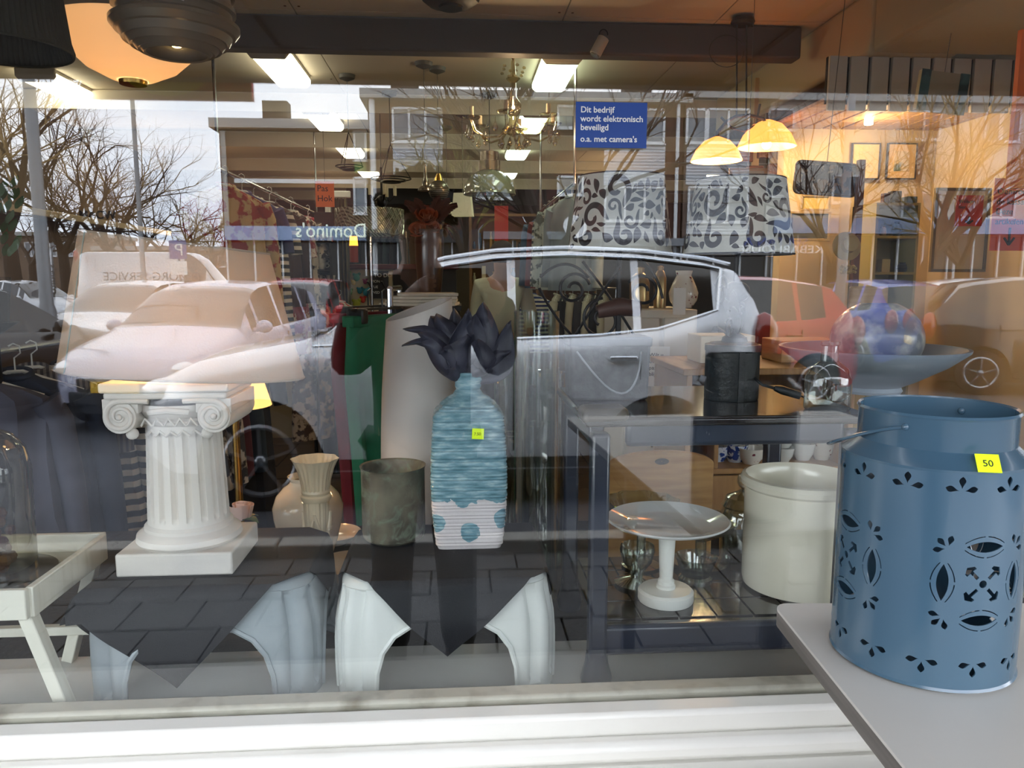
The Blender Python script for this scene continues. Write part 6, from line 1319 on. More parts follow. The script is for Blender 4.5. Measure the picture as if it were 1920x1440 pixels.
# dark cabinet with stacked white cups
yc = 4.4; x0, x1 = P(578, 500, y=yc).x, P(622, 500, y=yc).x; m = MB(); t = T('dark_cabinet', 'dark open cabinet with stacked white cups beside the curtain', 'cabinet', ((x0+x1)/2, yc+.15, 0)); w_ = (x1-x0)/2; ztop = P(600, 452, y=yc).z
m.bx(-w_, w_, .12, .14, 0, ztop); m.bx(-w_, -w_+.015, -.15, .12, 0, ztop); m.bx(w_-.015, w_, -.15, .12, 0, ztop); m.bx(-w_, w_, -.15, .12, ztop-.015, ztop); obj('carcass', m, mat('near black wood', (24, 20, 22), .5), t)
shz = [P(600, q, y=yc).z for q in (505, 528, 560)]
for q in shz: m = MB(); m.bx(-w_+.016, w_-.016, -.14, .118, q-.012, q); obj('shelf', m, MC['near black wood'], t)
cupw = mat('white china', (220, 220, 214), .15, coat=.6)
def mk_cup(label, loc, rz=0, r=.04, h=.06, mm=None, rx=0, handle=True, saucer=False, group=None):
    t = T('cup', label, 'cup', loc, rz, group); m = MB(); m.lathe([(.001, 0), (r*.55, 0), (r*.6, .004), (r*.85, h*.4), (r, h), (r*.95, h), (r*.8, h*.4), (.001, .008)], n=24); obj('bowl', m, mm or cupw, t)
    if handle: m = MB(); m.tube([(r*.88, 0, h*.82), (r*1.35, 0, h*.85), (r*1.5, 0, h*.6), (r*1.25, 0, h*.35), (r*.8, 0, h*.32)], .0038, 6); obj('handle', m, mm or cupw, t)
    if rx: t.rotation_euler = (rx, 0, rz)
    return t
c0 = mk_cup('white cup on the lowest lit shelf of the dark cabinet', ((x0+x1)/2-.03, yc+.08, shz[1]+.0005), .5, .035, .045, group='cups in the dark cabinet')
for j in range(4): dup(c0, ((x0+x1)/2+.0, yc+.08, shz[0]+.0005+.032*j), .4*j, '%s white cup of the stack in the dark cabinet' % ['lowest', 'second', 'third', 'topmost'][j])
dup(c0, ((x0+x1)/2+.06, yc+.08, shz[1]+.0005), 2, 'right-hand white cup on the middle shelf of the dark cabinet')
# drum shade lamp, small orange lamp, rose vase
yd = 4.6; s = S(yd); p = P(694, 440, y=yd); t = T('drum_lamp', 'floor lamp with silver mesh drum shade in the middle left', 'lamp', (p.x, yd, 0)); wv = mat('silver mesh', (176, 178, 160), .3, .5, wave=(26, 'DIAGONAL', (92, 92, 80), .12, 0))
m = MB(); n = 56
for k in range(14):
    for sg in (-1, 1):
        for i in range(12):
            pass
m.lathe([(60*s, p.z), (60*s, p.z+45*s)], n=48); obj('drum_shade', m, wv, t, solid=.004); q = MB()
for k in range(28):
    for sg in (-1, 1):
        q.tube([(61*s*math.cos(2*PI*k/28+sg*.55*j/5), 61*s*math.sin(2*PI*k/28+sg*.55*j/5), p.z+45*s*j/5) for j in range(6)], .004, 4)
obj('mesh_wire', q, mat('bright wire', (206, 208, 190), .25, .6), t, kind='stuff'); m = MB(); m.tube([(0, 0, 0), (0, 0, p.z+20*s)], .012, 8); m.lathe([(.001, 0), (.14, 0), (.14, .015), (.02, .03)], n=24); obj('pole', m, railm, t)
yo = 5.4; s = S(yo); p = P(664, 492, y=yo); t = T('orange_lamp', 'small glowing orange column lamp left of the drum shade lamp', 'lamp', tuple(p)); m = MB(); m.lathe([(8*s, 0), (8*s, 30*s)], n=16, cap=True); obj('base', m, mat('orange red base', (150, 50, 20), .4), t); m = MB(); m.lathe([(8*s, 30*s), (6*s, 56*s)], n=16, cap=True); obj('lamp_shade', m, mat('orange glow', (255, 160, 60), .5, emit=((255, 150, 50), 1.8)), t)
# counter under it, toys, to-do board
ycn = 4.95; t = T('counter', 'shop counter with dark red top behind the drum lamp', 'counter', (0, ycn, 0)); a, b = P(646, 495, y=ycn), P(860, 495, y=ycn); m = MB(); m.bx(a.x, b.x, 0, .6, a.z-.04, a.z); obj('top', m, mat('dark red top', (92, 30, 24), .4), t, bevel=.005); m = MB(); m.bx(a.x+.02, P(735, 495, y=ycn).x, .03, .58, 0, a.z-.04); obj('front_panel', m, mat('pale counter', (196, 190, 170), .6), t)
m = MB(); m.bx(P(736, 495, y=ycn).x, b.x-.02, .03, .58, 0, a.z-.04); obj('side_panel', m, mat('near black wood', (24, 20, 22)), t)
ztc = a.z
for i, (px, py, c, r) in enumerate([(652, 515, (120, 150, 60), 5), (662, 530, (200, 170, 50), 4), (668, 520, (60, 150, 150), 6), (674, 545, (40, 120, 150), 5), (684, 528, (160, 60, 120), 4), (686, 548, (60, 160, 190), 6), (655, 548, (90, 140, 70), 5), (680, 562, (190, 60, 50), 5), (668, 570, (170, 180, 60), 7)]):
    y = ycn+.0; p = P(px, py, y=y); s = S(y); m = MB(); m.ball((0, 0, 0), r*s, 12, 1, .35, 1.2); m.ball((r*s*.8, 0, r*s), r*s*.5, 10, 1, .5, 1); m.ball((-r*s*.8, 0, r*s*.9), r*s*.45, 10, 1, .5, 1)
    one('toy', m, mat('toy %d' % i, c, .6), '%s soft toy figure on the pale counter front, %s' % (['green', 'yellow', 'teal', 'blue', 'purple', 'light blue', 'olive', 'red', 'lime'][i], ['upper left', 'left middle', 'top middle', 'middle', 'upper right', 'right', 'lower left', 'lower right', 'bottom'][i]), 'toy', (p.x, y+.03-r*s*.35-.002, p.z), group='toys on the counter front')
y = ycn-.06; a, b = P(693, 508, y=y), P(728, 508, y=y); t = T('chalk_board', 'black to-do board with white lettering on the counter', 'sign', (a.x, y, P(693, 560, y=y).z)); w_, h_ = b.x-a.x, a.z-P(693, 560, y=y).z; m = MB(); m.bx(0, w_, 0, .012, 0, h_); bd = obj('board', m, black_m, t)
for i, (s_, k) in enumerate((('TO DO', .2), ('MON', .13), ('TUE', .13), ('WED', .13))): text(s_, h_*k, white_paint, 'lettering', bd, (w_*(.22 if i == 0 else .08), -.002, h_*(.78-.20*i)), ext=.0005)
# small white table + stool
y = 5.2; p = P(670, 660, y=y); stl = MB(); s = S(y); t = T('small_stool', 'small white plastic stool on the shop floor beside the curtain', 'stool', (p.x, y, 0)); hz_ = p.z
m = MB(); m.lathe([(.001, hz_-.03), (.13, hz_-.03), (.14, hz_-.02), (.135, hz_), (.001, hz_)], n=28); obj('seat', m, white_pl, t)
for k in range(4): a = PI/4+k*PI/2; m = MB(); m.bar((.1*math.cos(a), .1*math.sin(a), hz_-.02), (.14*math.cos(a), .14*math.sin(a), .0), .035, .02); obj('leg', m, white_pl, t)
y = 4.3; a, b = P(648, 590, y=y), P(690, 590, y=y); t = T('side_table', 'small white topped table under the soft toys', 'table', ((a.x+b.x)/2, y, 0)); m = MB(); w_ = (b.x-a.x)/2; m.bx(-w_, w_, -.12, .12, a.z-.025, a.z); obj('top', m, white_paint, t)
for sx in (-1, 1):
    for sy in (-1, 1): m = MB(); m.bar((sx*(w_-.02), sy*.1, a.z-.025), (sx*(w_-.02), sy*.1, 0), .025); obj('leg', m, dark_iron, t)
# stacked boards on a rail, metal hook
y = 1.85
t = T('console_table', 'narrow black table carrying pale boards and the rose vase', 'table', (P(788, 560, y=y).x, y+.12, 0)); zc_ = P(788, 573, y=y).z; w_ = 76*S(y); m = MB(); m.bx(-w_, w_, -.14, .22, zc_-.02, zc_); obj('top', m, MC['near black wood'], t)
for sx in (-1, 1):
    for yy in (-.12, .2): m = MB(); m.bar((sx*(w_-.02), yy, zc_-.02), (sx*(w_-.02), yy, 0), .025); obj('leg', m, dark_iron, t)
for i in range(4):
    m = MB(); m.box((0, 0, .006), (w_*2-.03-.02*i, .2, .0115)); one('pale_board', m, mat('pale book board', (206, 196, 178), .7), '%s of the pale boards stacked behind the white floor vase' % ['lowest', 'second', 'third', 'topmost'][i], 'board', (P(788+4*i, 560, y=y).x, y+.02, zc_+.0005+.0125*i), .06*(i-1.5), group='pale boards stacked behind the floor vase', bevel=.002)
y = 2.15; s = S(y); p = P(806, 540, y=y-.05); m = MB(); t = T('rose_vase', 'tall dark brown vase with orange roses and brown feathers', 'vase', (p.x, y-.04, zc_+.0005)); zt_ = P(806, 432, y=y).z-zc_
m.lathe([(.001, 0), (.04, 0), (.045, .01), (.058, zt_*.5), (.062, zt_*.85), (.056, zt_*.96), (.06, zt_), (.05, zt_), (.05, zt_*.8), (.001, .02)], n=36); obj('body', m, mat('dark brown glaze', (60, 32, 20), .3, coat=.4, nz=(3, (30, 16, 12), .35, .6)), t)
rs = mat('orange rose petal', (176, 84, 46), .6, nz=(20, (120, 50, 30), .4, .7)); fe = mat('brown feather', (78, 42, 26), .85)
def rose(t, c, r):
    m = MB()
    for i in range(16):
        a = i*2.4; rr = r*(.2+.05*i); ti = .1+.055*i
        m.grid(lambda u, v: Vector(c)+Vector(((rr*(.6+.5*v*ti*1.4))*math.cos(a+(u-.5)*1.6), (rr*(.6+.5*v*ti*1.4))*math.sin(a+(u-.5)*1.6), r*(.7*v-.35-.02*i*v+.06*math.sin(u*PI)))), 6, 4)
    return obj('rose', m, rs, t, solid=.001)
for px, py, r in ((800, 404, 20), (783, 430, 15), (815, 425, 12)): q = P(px, py, y=y-.07); o = rose(t, (0, 0, 0), r*s*1.05); o.location = (q.x-t.location.x, -.03, q.z-t.location.z); o.rotation_euler = (.9, .1*(px-800)/10, 0)
for (x_, z_, ln_) in ((-.10, .11, 1), (.09, .12, 1), (.12, .10, 1), (.05, .13, 1), (-.08, -.04, 0), (.10, -.05, 0), (.12, -.02, 0), (-.06, .12, 1)):
    m = MB(); A = Vector((0, 0, zt_-.01)); D = Vector((x_, -.02, zt_+z_)); B = Vector((x_*.6, -.02, zt_+max(z_, .06)))
    m.grid(lambda u, v: A*(1-v)**2+B*2*v*(1-v)+D*v*v+Vector(((u-.5)*.035*math.sin(PI*(.1+.85*v))*(1+.3*math.sin(v*60)), .003*math.sin(u*9), (u-.5)*-.02*(1 if x_ > 0 else -1))), 4, 24); obj('feather', m, fe, t, solid=.001)
# partition at the back: dark band plus beige
board('dark_header', 'black header board across the back of the shop', 'board', 650, 1130, 350, 384, 8.6, .06, mat('black board', (18, 18, 20), .7))
for i, (px0, px1, yy, zt2) in enumerate(((880, 1010, 8.0, 400), (1020, 1120, 8.3, 405))):
    a, b = P(px0, 480, y=yy), P(px1, 480, y=yy); zt2 = P(px0, zt2, y=yy).z; t = T('bookcase', ['wooden bookcase full of bric-a-brac behind the dome pendant', 'second wooden bookcase behind the shirts rail'][i], 'bookcase', (a.x, yy, 0)); W2 = b.x-a.x
    m = MB(); m.bx(0, W2, .3, .32, 0, zt2); m.bx(0, .03, 0, .3, 0, zt2); m.bx(W2-.03, W2, 0, .3, 0, zt2); m.bx(0, W2, 0, .3, zt2-.03, zt2); obj('carcass', m, mat('brown shelf wood', (120, 84, 52), .6), t)
    for k in range(5):
        z = .15+k*(zt2-.15)/5; m = MB(); m.bx(.03, W2-.03, .01, .3, z-.02, z); obj('shelf', m, MC['brown shelf wood'], t); xx = .06; nn = -1
        while xx < W2-.08:
            nn += 1; w3 = R.uniform(.03, .06); h3 = R.uniform(.08, .24); cc = R.choice([((150, 60, 40), 'red'), ((60, 80, 110), 'blue'), ((200, 190, 160), 'cream'), ((40, 40, 44), 'black'), ((170, 130, 70), 'ochre'), ((90, 110, 80), 'green')])
            m = MB(); R.random() < .5 and m.bx(-w3/2, w3/2, -.07, .07, 0, h3) or m.lathe([(.001, 0), (w3*.35, 0), (w3*.5, h3*.3), (w3*.45, h3*.6), (w3*.2, h3*.75), (w3*.3, h3*.9), (w3*.28, h3*.92), (.001, h3*.9)], n=16)
            if not m.v: m.bx(-w3/2, w3/2, -.07, .07, 0, h3)
            one('ornament', m, mat('orn '+cc[1], cc[0], .5), '%s ornament on the %s shelf of the %s bookcase, %s from its left end' % (cc[1], ['lowest', 'second', 'third', 'fourth', 'top'][k], ['wooden', 'second'][i], NUM[min(11, nn)].replace('front', 'first')), 'ornament', (a.x+xx, yy+.12, z+.0005), group='bric-a-brac on the %s bookcase' % ['wooden', 'second'][i]); xx += w3+R.uniform(.02, .1)
# shop person in a cream hoodie
y = 5.0; p = P(940, 500, y=y); t = T('person', 'person in a cream hoodie bending over the counter in the back', 'person', (p.x, y, 0)); hood = mat('cream hoodie', (206, 204, 186), .85)
skinned('body', [(0, 0, .95), (0, -.02, 1.2), (.0, -.06, 1.38), (.0, -.10, 1.46), (0, -.12, 1.52), (.0, -.13, 1.60), (-.16, -.06, 1.36), (-.20, -.08, 1.12), (-.10, -.30, 1.02), (-.08, -.36, 1.01), (.16, -.06, 1.36), (.22, -.1, 1.12), (.20, -.32, 1.02), (.2, -.38, 1.01), (-.09, 0, .9), (-.1, 0, .5), (-.1, 0, .08), (.09, 0, .9), (.1, 0, .5), (.1, 0, .08)], [(0, 1), (1, 2), (2, 3), (3, 4), (4, 5), (2, 6), (6, 7), (7, 8), (8, 9), (2, 10), (10, 11), (11, 12), (12, 13), (0, 14), (14, 15), (15, 16), (0, 17), (17, 18), (18, 19)], [.13, .12, .12, .05, .075, .08, .055, .04, .028, .022, .055, .04, .028, .022, .08, .055, .04, .08, .055, .04], skin, t)
skinned('hoodie', [(0, 0, .92), (0, -.02, 1.15), (0, -.055, 1.36), (0, -.06, 1.46), (-.17, -.06, 1.37), (-.21, -.08, 1.12), (-.12, -.28, 1.03), (.17, -.06, 1.37), (.23, -.1, 1.12), (.2, -.3, 1.03)], [(0, 1), (1, 2), (2, 3), (2, 4), (4, 5), (5, 6), (2, 7), (7, 8), (8, 9)], [.16, .15, .15, .085, .08, .06, .045, .08, .06, .045], hood, t)
skinned('trousers', [(0, 0, .92), (-.09, 0, .85), (-.1, 0, .5), (-.1, 0, .1), (.09, 0, .85), (.1, 0, .5), (.1, 0, .1)], [(0, 1), (1, 2), (2, 3), (0, 4), (4, 5), (5, 6)], [.15, .1, .075, .065, .1, .075, .065], trs_m, t)
m = MB(); m.ball((0, -.12, 1.63), .1, 16, 1, 1.05, 1); obj('hair', m, mat('brown hair', (60, 42, 30), .8), t)
for s_ in (-1, 1): m = MB(); m.tube([(s_*.1, -.14, .035), (s_*.1, -.02, .045), (s_*.1, .05, .045)], [.03, .042, .045], 10); obj('shoe', m, black_m, t)

# ================================================================ RIGHT SIDE
# pine cabinet with crockery
yk = 1.02; x0, x1 = P(1285, 800, y=yk).x, P(1600, 800, y=yk).x; zt = P(1400, 690, y=yk).z; t = T('pine_cabinet', 'pine cabinet with open crockery shelf behind the black unit', 'cabinet', (x0, yk, 0)); W3 = x1-x0; pn = mat('cabinet pine', (178, 132, 76), .45, nz=(5, (150, 104, 56), .35, .7, (9, 1, 1)))
z1 = P(1400, 878, y=yk).z
m = MB(); m.bx(0, W3, .36, .38, 0, zt); m.bx(0, .018, 0, .36, 0, zt-.02); m.bx(W3-.018, W3, 0, .36, 0, zt-.02); m.bx(-.015, W3+.015, -.015, .385, zt-.02, zt); m.bx(.09, .105, 0, .36, z1, zt-.02); obj('carcass', m, pn, t, bevel=.003)
m = MB(); m.bx(.018, W3-.018, 0, .36, z1-.018, z1); obj('shelf', m, pn, t, bevel=.003); m = MB(); m.bx(.02, W3-.02, .01, .03, .05, z1-.025); d_ = obj('door', m, pn, t, bevel=.004); m = MB(); m.ball((W3/2, -.005, z1-.12), .014, 12); obj('knob', m, brass, d_)
bluec = mat('blue transfer china', (206, 210, 220), .15, coat=.6, nz=(60, (40, 60, 130), .5, .54))
flow = mat('flowered china', (226, 220, 208), .15, coat=.6, nz=(45, (130, 50, 60), .62, .66))
spec_ = [(1346, .10, bluec, .036, .05, 0, 'blue transfer'), (1378, .09, bluec, .04, .055, .4, 'dark blue flowered'), (1352, .22, cupw, .045, .10, 2, 'tall white'), (1408, .06, flow, .042, .05, -.3, 'flower rimmed'), (1432, .12, flow, .04, .05, .3, 'flower rimmed'), (1468, .08, cupw, .034, .045, 1, 'small white'), (1468, .08, cupw, .034, .045, 1.2, 'small white upper'), (1505, .10, cupw, .038, .055, 3, 'white'), (1540, .10, flow, .038, .06, .2, 'printed'), (1575, .12, cupw, .038, .06, .2, 'plain white')]
for i, (px, dy, mm, r, h_, rz_, nm_) in enumerate(spec_):
    q = P(px, 860, y=yk+dy); mk_cup('%s cup, %s from the left on the pine shelf' % (nm_, NUM[i]), (q.x, yk+dy, z1+.0005+(.046 if i == 6 else 0)), rz_, r, h_, mm, group='crockery on the pine shelf')
for i, px in enumerate((1390, 1440, 1500, 1545)):
    m = MB(); m.lathe([(.001, 0), (.03, 0), (.035, .004), (.07, .012), (.068, .014), (.03, .007), (.001, .007)], n=28)
    for k in range(1): one('saucer', m, [flow, bluec, cupw, flow][i], '%s saucer at the back of the pine shelf' % ['first', 'second', 'third', 'fourth'][i], 'saucer', (P(px, 860, y=yk+.26).x, yk+.27, z1+.0005), group='saucers on the pine shelf')
m = MB(); m.grid(lambda u, v: ((u-.5)*.09, .05*math.sin(v*PI)-.02, .01+.06*v+.01*math.sin(u*9)), 8, 8); one('blue_napkin', m, bluec, 'crumpled blue printed cloth between the cups on the pine shelf', 'cloth', (P(1412, 840, y=yk+.2).x, yk+.2, z1+.02), solid=.003)
# items on the cabinet top
def deco(name, label, cat, px, y, prof, mm, z=None, n=32): q = P(px, 600, y=y); m = MB(); m.lathe(prof, n=n); return one(name, m, mm, label, cat, (q.x, y, zt+.0005 if z is None else z))
gold = mat('brushed brass flask', (176, 150, 104), .28, .85)
yk2 = 1.75; za = P(1200, 580, y=yk2).z
x_a, x_b = P(1165, 600, y=yk2).x, P(1300, 600, y=yk2).x; t = T('white_cabinet', 'low white painted cabinet with paper notices left of the pine cabinet', 'cabinet', (x_a, yk2-.05, 0)); m = MB(); m.bx(0, x_b-x_a, 0, .4, 0, za); obj('carcass', m, mat('white cabinet', (214, 208, 196), .5), t, bevel=.004)
for k in (0, 1): m = MB(); m.bx(.01+k*(x_b-x_a)/2, (k+1)*(x_b-x_a)/2-.008, -.014, -.001, .06, za-.03); d_ = obj('door', m, MC['white cabinet'], t, bevel=.003); m = MB(); m.ball(((x_b-x_a)/2+(k-.5)*.05, -.022, za*.6), .01, 10); obj('knob', m, brass, d_)
deco('thermos_flask', 'wide brass coloured flask between the scroll lamps', 'flask', 1198, yk2+.12, [(.001, 0), (.038, 0), (.04, .01), (.04, .10), (.028, .13), (.016, .14), (.018, .16), (.001, .165)], gold, za+.0005)
deco('thermos_flask', 'slim brass coloured flask right of the wide one', 'flask', 1236, yk2+.12, [(.001, 0), (.024, 0), (.025, .01), (.025, .12), (.016, .145), (.012, .15), (.014, .165), (.001, .17)], gold, za+.0005)
deco('belly_jug', 'cream jug with printed border on the white cabinet', 'jug', 1280, yk2+.15, [(.001, 0), (.035, 0), (.055, .03), (.06, .06), (.045, .1), (.03, .13), (.035, .15), (.028, .15), (.001, .02)], flow, za+.0005)
note('white paper notice with handwriting on the white cabinet', 1214, 1256, 650, 736, yk2-.075, white_paint, ['Wilt u', 'uw kleren', 'passeren', 'blijven'], .12, False)
q = T('framed_notice', 'white framed paper with printed lines right of the notice', 'picture', tuple(P(1268, 590, y=yk2-.09))); m = MB(); m.bx(-.012, .035, 0, .008, 0, .10); obj('frame', m, white_paint, q)
# terracotta wooden crates / orange wall behind the right lamp
ter = mat('terracotta wall', (196, 110, 60), .75); board('terracotta_panel', 'terracotta orange panel behind the wooden blocks at the right', 'panel', 1250, 1500, 330, 620, 3.3, .05, ter).location.z = 0
blk_m = mat('brown block wood', (140, 84, 56), .55, nz=(4, (104, 58, 40), .35, .7, (1, 1, 8)))
k = 0
for (px, py, w2, h2) in ((1402, 262, 28, 40), (1440, 256, 26, 38), (1476, 262, 22, 34), (1420, 310, 30, 34), (1458, 306, 26, 32), (1490, 312, 20, 30), (1405, 350, 26, 30), (1450, 346, 28, 30), (1490, 350, 22, 28)):
    y = 3.18; q = P(px, py+h2, y=y); s = S(y); m = MB(); m.box((0, 0, h2*s/2), (w2*s, .05, h2*s)); m.box((0, -.026, h2*s/2), (w2*s*.6, .012, h2*s*.6)); one('wooden_block', m, blk_m, 'brown carved wooden block, %s of the hung group at the right' % ['top left', 'top middle', 'top right', 'centre left', 'centre', 'centre right', 'bottom left', 'bottom middle', 'bottom right'][k], 'block', (q.x, y+.05, q.z), group='wooden blocks on the terracotta panel', bevel=.006); k += 1
m = MB(); q = P(1450, 390, y=3.2); 
for xx in (-.11, 0, .1): m.bx(xx-.02, xx+.02, -.01, .01, 0, 1.0)
one('pale_rails', m, mat('pale rail wood', (206, 176, 140), .6), 'pale vertical rails carrying the wooden blocks', 'rack', (P(1447, 380, y=3.26).x, 3.26, Z(480, 3.26)))
def frame(label, px0, px1, py0, py1, y, fm, im, rz=0, tb=.012, mount=None, group=None):
    a, b = P(px0, (py0+py1)/2, y=y), P(px1, (py0+py1)/2, y=y); z1, z0 = P(px0, py0, y=y).z, P(px0, py1, y=y).z; w_, h_ = (b.x-a.x)/2, (z1-z0)/2; t = T('framed_picture', label, 'picture', ((a.x+b.x)/2, y, (z0+z1)/2), 0, group); t.rotation_euler = (0, rz, 0)
    m = MB(); m.bx(-w_, w_, -.008, .008, h_-tb, h_); m.bx(-w_, w_, -.008, .008, -h_, -h_+tb); m.bx(-w_, -w_+tb, -.008, .008, -h_+tb, h_-tb); m.bx(w_-tb, w_, -.008, .008, -h_+tb, h_-tb); obj('frame', m, fm, t, bevel=.001)
    m = MB(); m.bx(-w_+tb, w_-tb, -.002, .004, -h_+tb, h_-tb); pi = obj('print', m, mount or im, t)
    if mount: m = MB(); m.bx(-w_*.5, w_*.5, -.004, -.002, -h_*.55, h_*.55); obj('image', m, im, pi)
    return t
pr = mat('pale botanical print', (206, 186, 140), .7, nz=(9, (110, 124, 112), .55, .62)); mo = mat('cream mount', (222, 192, 138), .7); fd = mat('thin dark frame', (52, 44, 36), .5)
frame('dark framed botanical print, left of the pair on the alcove wall', 1596, 1649, 268, 336, 2.69, fd, pr, tb=.006, mount=mo); frame('dark framed botanical print, right of the pair on the alcove wall', 1662, 1718, 268, 336, 2.69, fd, pr, tb=.006, mount=mo)
frame('large pale framed board leaning in the alcove at the right', 1748, 1852, 352, 510, 1.98, mat('aged silver frame', (120, 104, 78), .4, .4), mat('pale backing', (214, 186, 140), .6))
fq = frame('cream framed small picture above the right patterned lamp', 1367, 1437, 315, 338, 2.2, mat('orange cream frame', (222, 180, 140), .6), mat('cream print', (228, 214, 190), .6), tb=.012); obj('string', MB().tube([(0, 0, .02), (0, 0, CEIL-fq.location.z-.001)], .0015, 5), cord_m, fq)
frame('grey landscape picture in a pale frame behind the right lamp', 1478, 1556, 396, 452, 2.6, mat('pale gold frame', (170, 150, 110), .5), mat('grey landscape', (110, 110, 100), .7, nz=(6, (70, 72, 66), .4, .7)), tb=.012)
frame('small light framed picture at the right under the hung tray', 1500, 1556, 365, 395, 2.62, mat('pale gold frame', (170, 150, 110)), mat('yellow print', (220, 196, 120), .6), tb=.01)
# patterned metal tray, teal ribbon box
y = 1.9; a, b = P(1490, 335, y=y), P(1606, 335, y=y); s = S(y); t = T('metal_tray', 'dark patterned rectangular metal tray hanging tilted at the right', 'tray', ((a.x+b.x)/2, y, a.z)); t.rotation_euler = (0, .06, 0); w_ = (b.x-a.x)/2; h_ = 29*s
pts = [(sx*(w_-.02)+.02*math.cos(a_), sz*(h_-.02)+.02*math.sin(a_)) for sx, sz, b0 in ((1, 1, 0), (-1, 1, PI/2), (-1, -1, PI), (1, -1, 1.5*PI)) for a_ in [b0+k*PI/8 for k in range(5)]]
m = MB(); m.plate(pts, 0, .006); obj('plate', m, mat('tray pattern', (58, 44, 32), .4, .5, nz=(22, (150, 124, 86), .52, .56)), t); m = MB(); m.tube([(x, -.004, z) for x, z in pts], .006, 6, closed=True); obj('rim', m, mat('brown metal rim', (120, 96, 66), .35, .7), t)
m = MB(); m.tube([(0, .003, h_), (0, .003, CEIL-a.z-.001)], .0015, 5); obj('string', m, cord_m, t)
y = 1.75; p = P(1765, 174, y=y); s = S(y); t = T('ribbon_box', 'cream box lid with teal printed sides hanging tilted before the white boards', 'box', tuple(p)); t.rotation_euler = (0, .10, 0); m = MB(); m.bx(-47*s, 47*s, -.01, .01, -36*s, 36*s); obj('lid', m, mat('grey cream card', (150, 138, 112), .7, nz=(8, (96, 80, 76), .6, .68)), t); 
for sx in (-1, 1): m = MB(); m.bx(sx*47*s-(18*s if sx > 0 else 0), sx*47*s+(18*s if sx < 0 else 0), -.013, -.0105, -37*s, 37*s); obj('side_panel', m, mat('teal print', (56, 92, 92), .6, nz=(16, (40, 70, 74), .5, .55)), t)
m = MB(); m.tube([(0, .0, 36*s), (0, 0, 2.35-p.z)], .0015, 5); obj('string', m, cord_m, t)
# olive shelf unit in the alcove with odd items
y = 2.3; a, b = P(1640, 450, y=y), P(1722, 450, y=y); z1_, z0_ = P(1680, 380, y=y).z, 0; t = T('olive_shelf', 'olive yellow open shelf in the alcove left of the pale framed board', 'shelf', (a.x, y, 0)); w_ = b.x-a.x; ol = mat('olive wood', (150, 136, 74), .6)
m = MB(); m.bx(0, .012, 0, .22, 0, z1_); m.bx(w_-.012, w_, 0, .22, 0, z1_); m.bx(0, w_, .21, .22, 0, z1_); obj('carcass', m, ol, t)
for i, q in enumerate((380, 442, 510)): z = P(1680, q, y=y).z; m = MB(); m.bx(.012, w_-.012, 0, .208, z-.012, z); obj('shelf', m, ol, t)
shz = [P(1680, q, y=y).z for q in (380, 442, 510)]
for i, (px, dy, lev, w2, h2, c, nm_) in enumerate([(1655, .08, 0, .03, .05, (60, 20, 24), 'dark red box'), (1672, .08, 0, .045, .06, (34, 34, 36), 'black box'), (1700, .08, 0, .05, .035, (60, 70, 50), 'dark green box'), (1655, .08, 1, .03, .05, (200, 180, 130), 'cream jar'), (1680, .08, 1, .04, .07, (40, 60, 40), 'green vase'), (1706, .08, 1, .03, .06, (120, 90, 60), 'brown jar'), (1660, .08, 2, .04, .06, (190, 176, 120), 'yellow tin'), (1695, .08, 2, .05, .045, (30, 28, 30), 'black kettle')]):
    m = MB(); m.bx(-w2/2, w2/2, -w2/2, w2/2, 0, h2) if 'box' in nm_ or 'tin' in nm_ else m.lathe([(.001, 0), (w2*.4, 0), (w2*.55, h2*.4), (w2*.4, h2*.8), (w2*.25, h2*.85), (w2*.3, h2), (.001, h2*.9)], n=20)
    one('ornament', m, mat('alc %d' % i, c, .5), nm_+' on the %s shelf of the olive unit' % ['top', 'middle', 'lower'][lev], 'ornament', (P(px, 450, y=y+dy).x, y+dy, shz[lev]+.0005), bevel=.002 if 'box' in nm_ else 0)
# wooden post with star and hat, dried flowers
y = 1.7; q = P(1603, 500, y=y); t = T('coat_stand', 'slim brown wooden post with a hanging star at the right', 'stand', (q.x, y, 0)); m = MB(); m.bx(-.012, .012, -.012, .012, 0, P(1603, 300, y=y).z); obj('post', m, mat('red brown wood', (112, 66, 44), .5), t); m = MB(); m.lathe([(.001, 0), (.12, 0), (.12, .02), (.001, .03)], n=24); obj('foot', m, MC['red brown wood'], t)
m = MB(); st_ = [((.022 if k % 2 == 0 else .009)*math.sin(k*PI/5), (.022 if k % 2 == 0 else .009)*math.cos(k*PI/5)) for k in range(10)]; m.plate(st_, 0, .006); o = one('hanging_star', m, mat('white star', (224, 220, 204), .5), 'white star ornament hanging on the wooden post', 'ornament', (q.x+.01, y-.02, P(1603, 548, y=y).z))
m = MB()
for i in range(40):
    a_ = i*2.4; r_ = .03*math.sqrt((i+1)/40); m.ball((r_*math.cos(a_), r_*math.sin(a_)*.6, .012*math.cos(i)), .006, 6)
one('dried_flowers', m, mat('dried yellow flowers', (206, 176, 110), .8), 'bunch of dried yellow flowers above the globe vase', 'flowers', tuple(P(1590, 505, y=y-.06)), kind='stuff')
m = MB(); m.lathe([(.001, 0), (.05, .005), (.055, .02), (.03, .03), (.028, .05), (.001, .055)], n=28); o = one('straw_hat', m, mat('straw', (190, 160, 104), .8), 'straw hat leaning on the wooden post', 'hat', (P(1580, 450, y=y-.03).x, y-.045, P(1580, 465, y=y).z)); o.rotation_euler = (1.35, 0, 0)
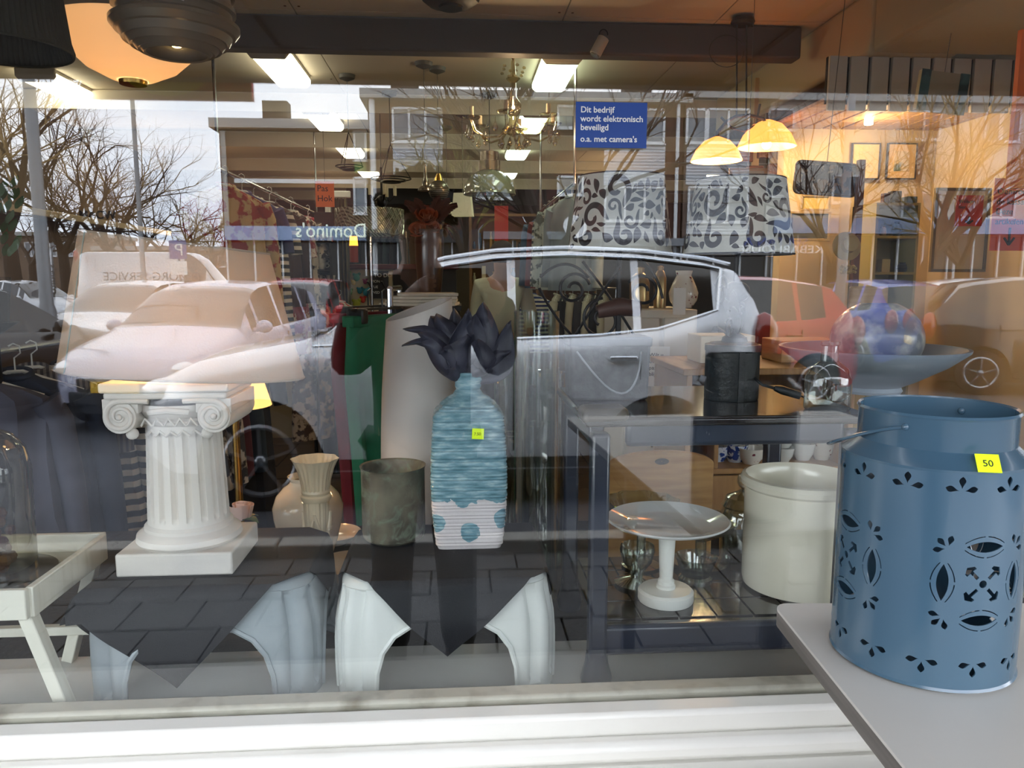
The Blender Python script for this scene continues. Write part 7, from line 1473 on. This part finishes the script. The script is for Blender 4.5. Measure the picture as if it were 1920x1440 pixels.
# pine box and cream board on cabinet
board('pine_box', 'long pine drawer box lying on the pine cabinet behind the tin', 'box', 1445, 1560, 650, 690, yk+.2, .16, wood_pine, bevel=.003).location.z = zt+.0005
board('cream_box', 'cream cardboard box on the pine cabinet behind the right lamp', 'box', 1300, 1400, 640, 690, yk+.2, .14, mat('cream card', (222, 206, 180), .7), bevel=.003).location.z = zt+.0005
# blue sticker on the pane
a, b = P(1075, 198, y=.02), P(1206, 198, y=.02); z1_, z0_ = a.z, P(1075, 282, y=.02).z; w_, h_ = b.x-a.x, z1_-z0_
t = T('window_sticker', 'blue camera warning sticker with white Dutch lettering on the window pane', 'sticker', (a.x, -.0062, z0_)); m = MB(); m.bx(0, w_, -.0006, .0006, 0, h_); bd = obj('sheet', m, mat('sticker blue', (24, 66, 140), .45), t)
for i, (s_, zq) in enumerate((('Dit bedrijf', .77), ('wordt elektronisch', .575), ('beveiligd', .385), ("o.a. met camera's", .13))): text(s_, h_*.185, white_paint, 'lettering', bd, (w_*.065, -.001, h_*zq), ext=.0002, bold=h_*.003)
# plant at the far left
y = 1.3; p = P(8, 470, y=y); t = T('green_plant', 'dark green potted plant at the left edge', 'plant', (p.x-.06, y, 0)); zp = p.z; m = MB()
for i in range(60):
    a_ = i*2.4; h2 = R.uniform(-.02, .20); r_ = R.uniform(.02, .10); c = Vector((r_*math.cos(a_), r_*math.sin(a_), zp+h2)); m.grid(lambda u, v: c+Vector(((u-.5)*.025*math.sin(PI*(.1+.85*v)), .0, .04*v)) + Vector((math.cos(a_)*.02*v, math.sin(a_)*.02*v, 0)), 3, 4)
obj('foliage', m, MC['artificial leaf'], t, kind='stuff'); m = MB(); m.tube([(0, 0, zp-.1), (0, 0, zp+.1)], .008, 8); obj('stem', m, wood_dark, t); m = MB(); m.lathe([(.001, zp-.22), (.05, zp-.22), (.065, zp-.08), (.06, zp-.08), (.001, zp-.1)], n=24); obj('pot', m, mat('dark pot', (40, 38, 36), .5), t)
m = MB(); m.lathe([(.001, 0), (.12, 0), (.12, .02), (.02, .03), (.02, zp-.26), (.08, zp-.22), (.001, zp-.22)], n=24); obj('stand', m, dark_iron, t)
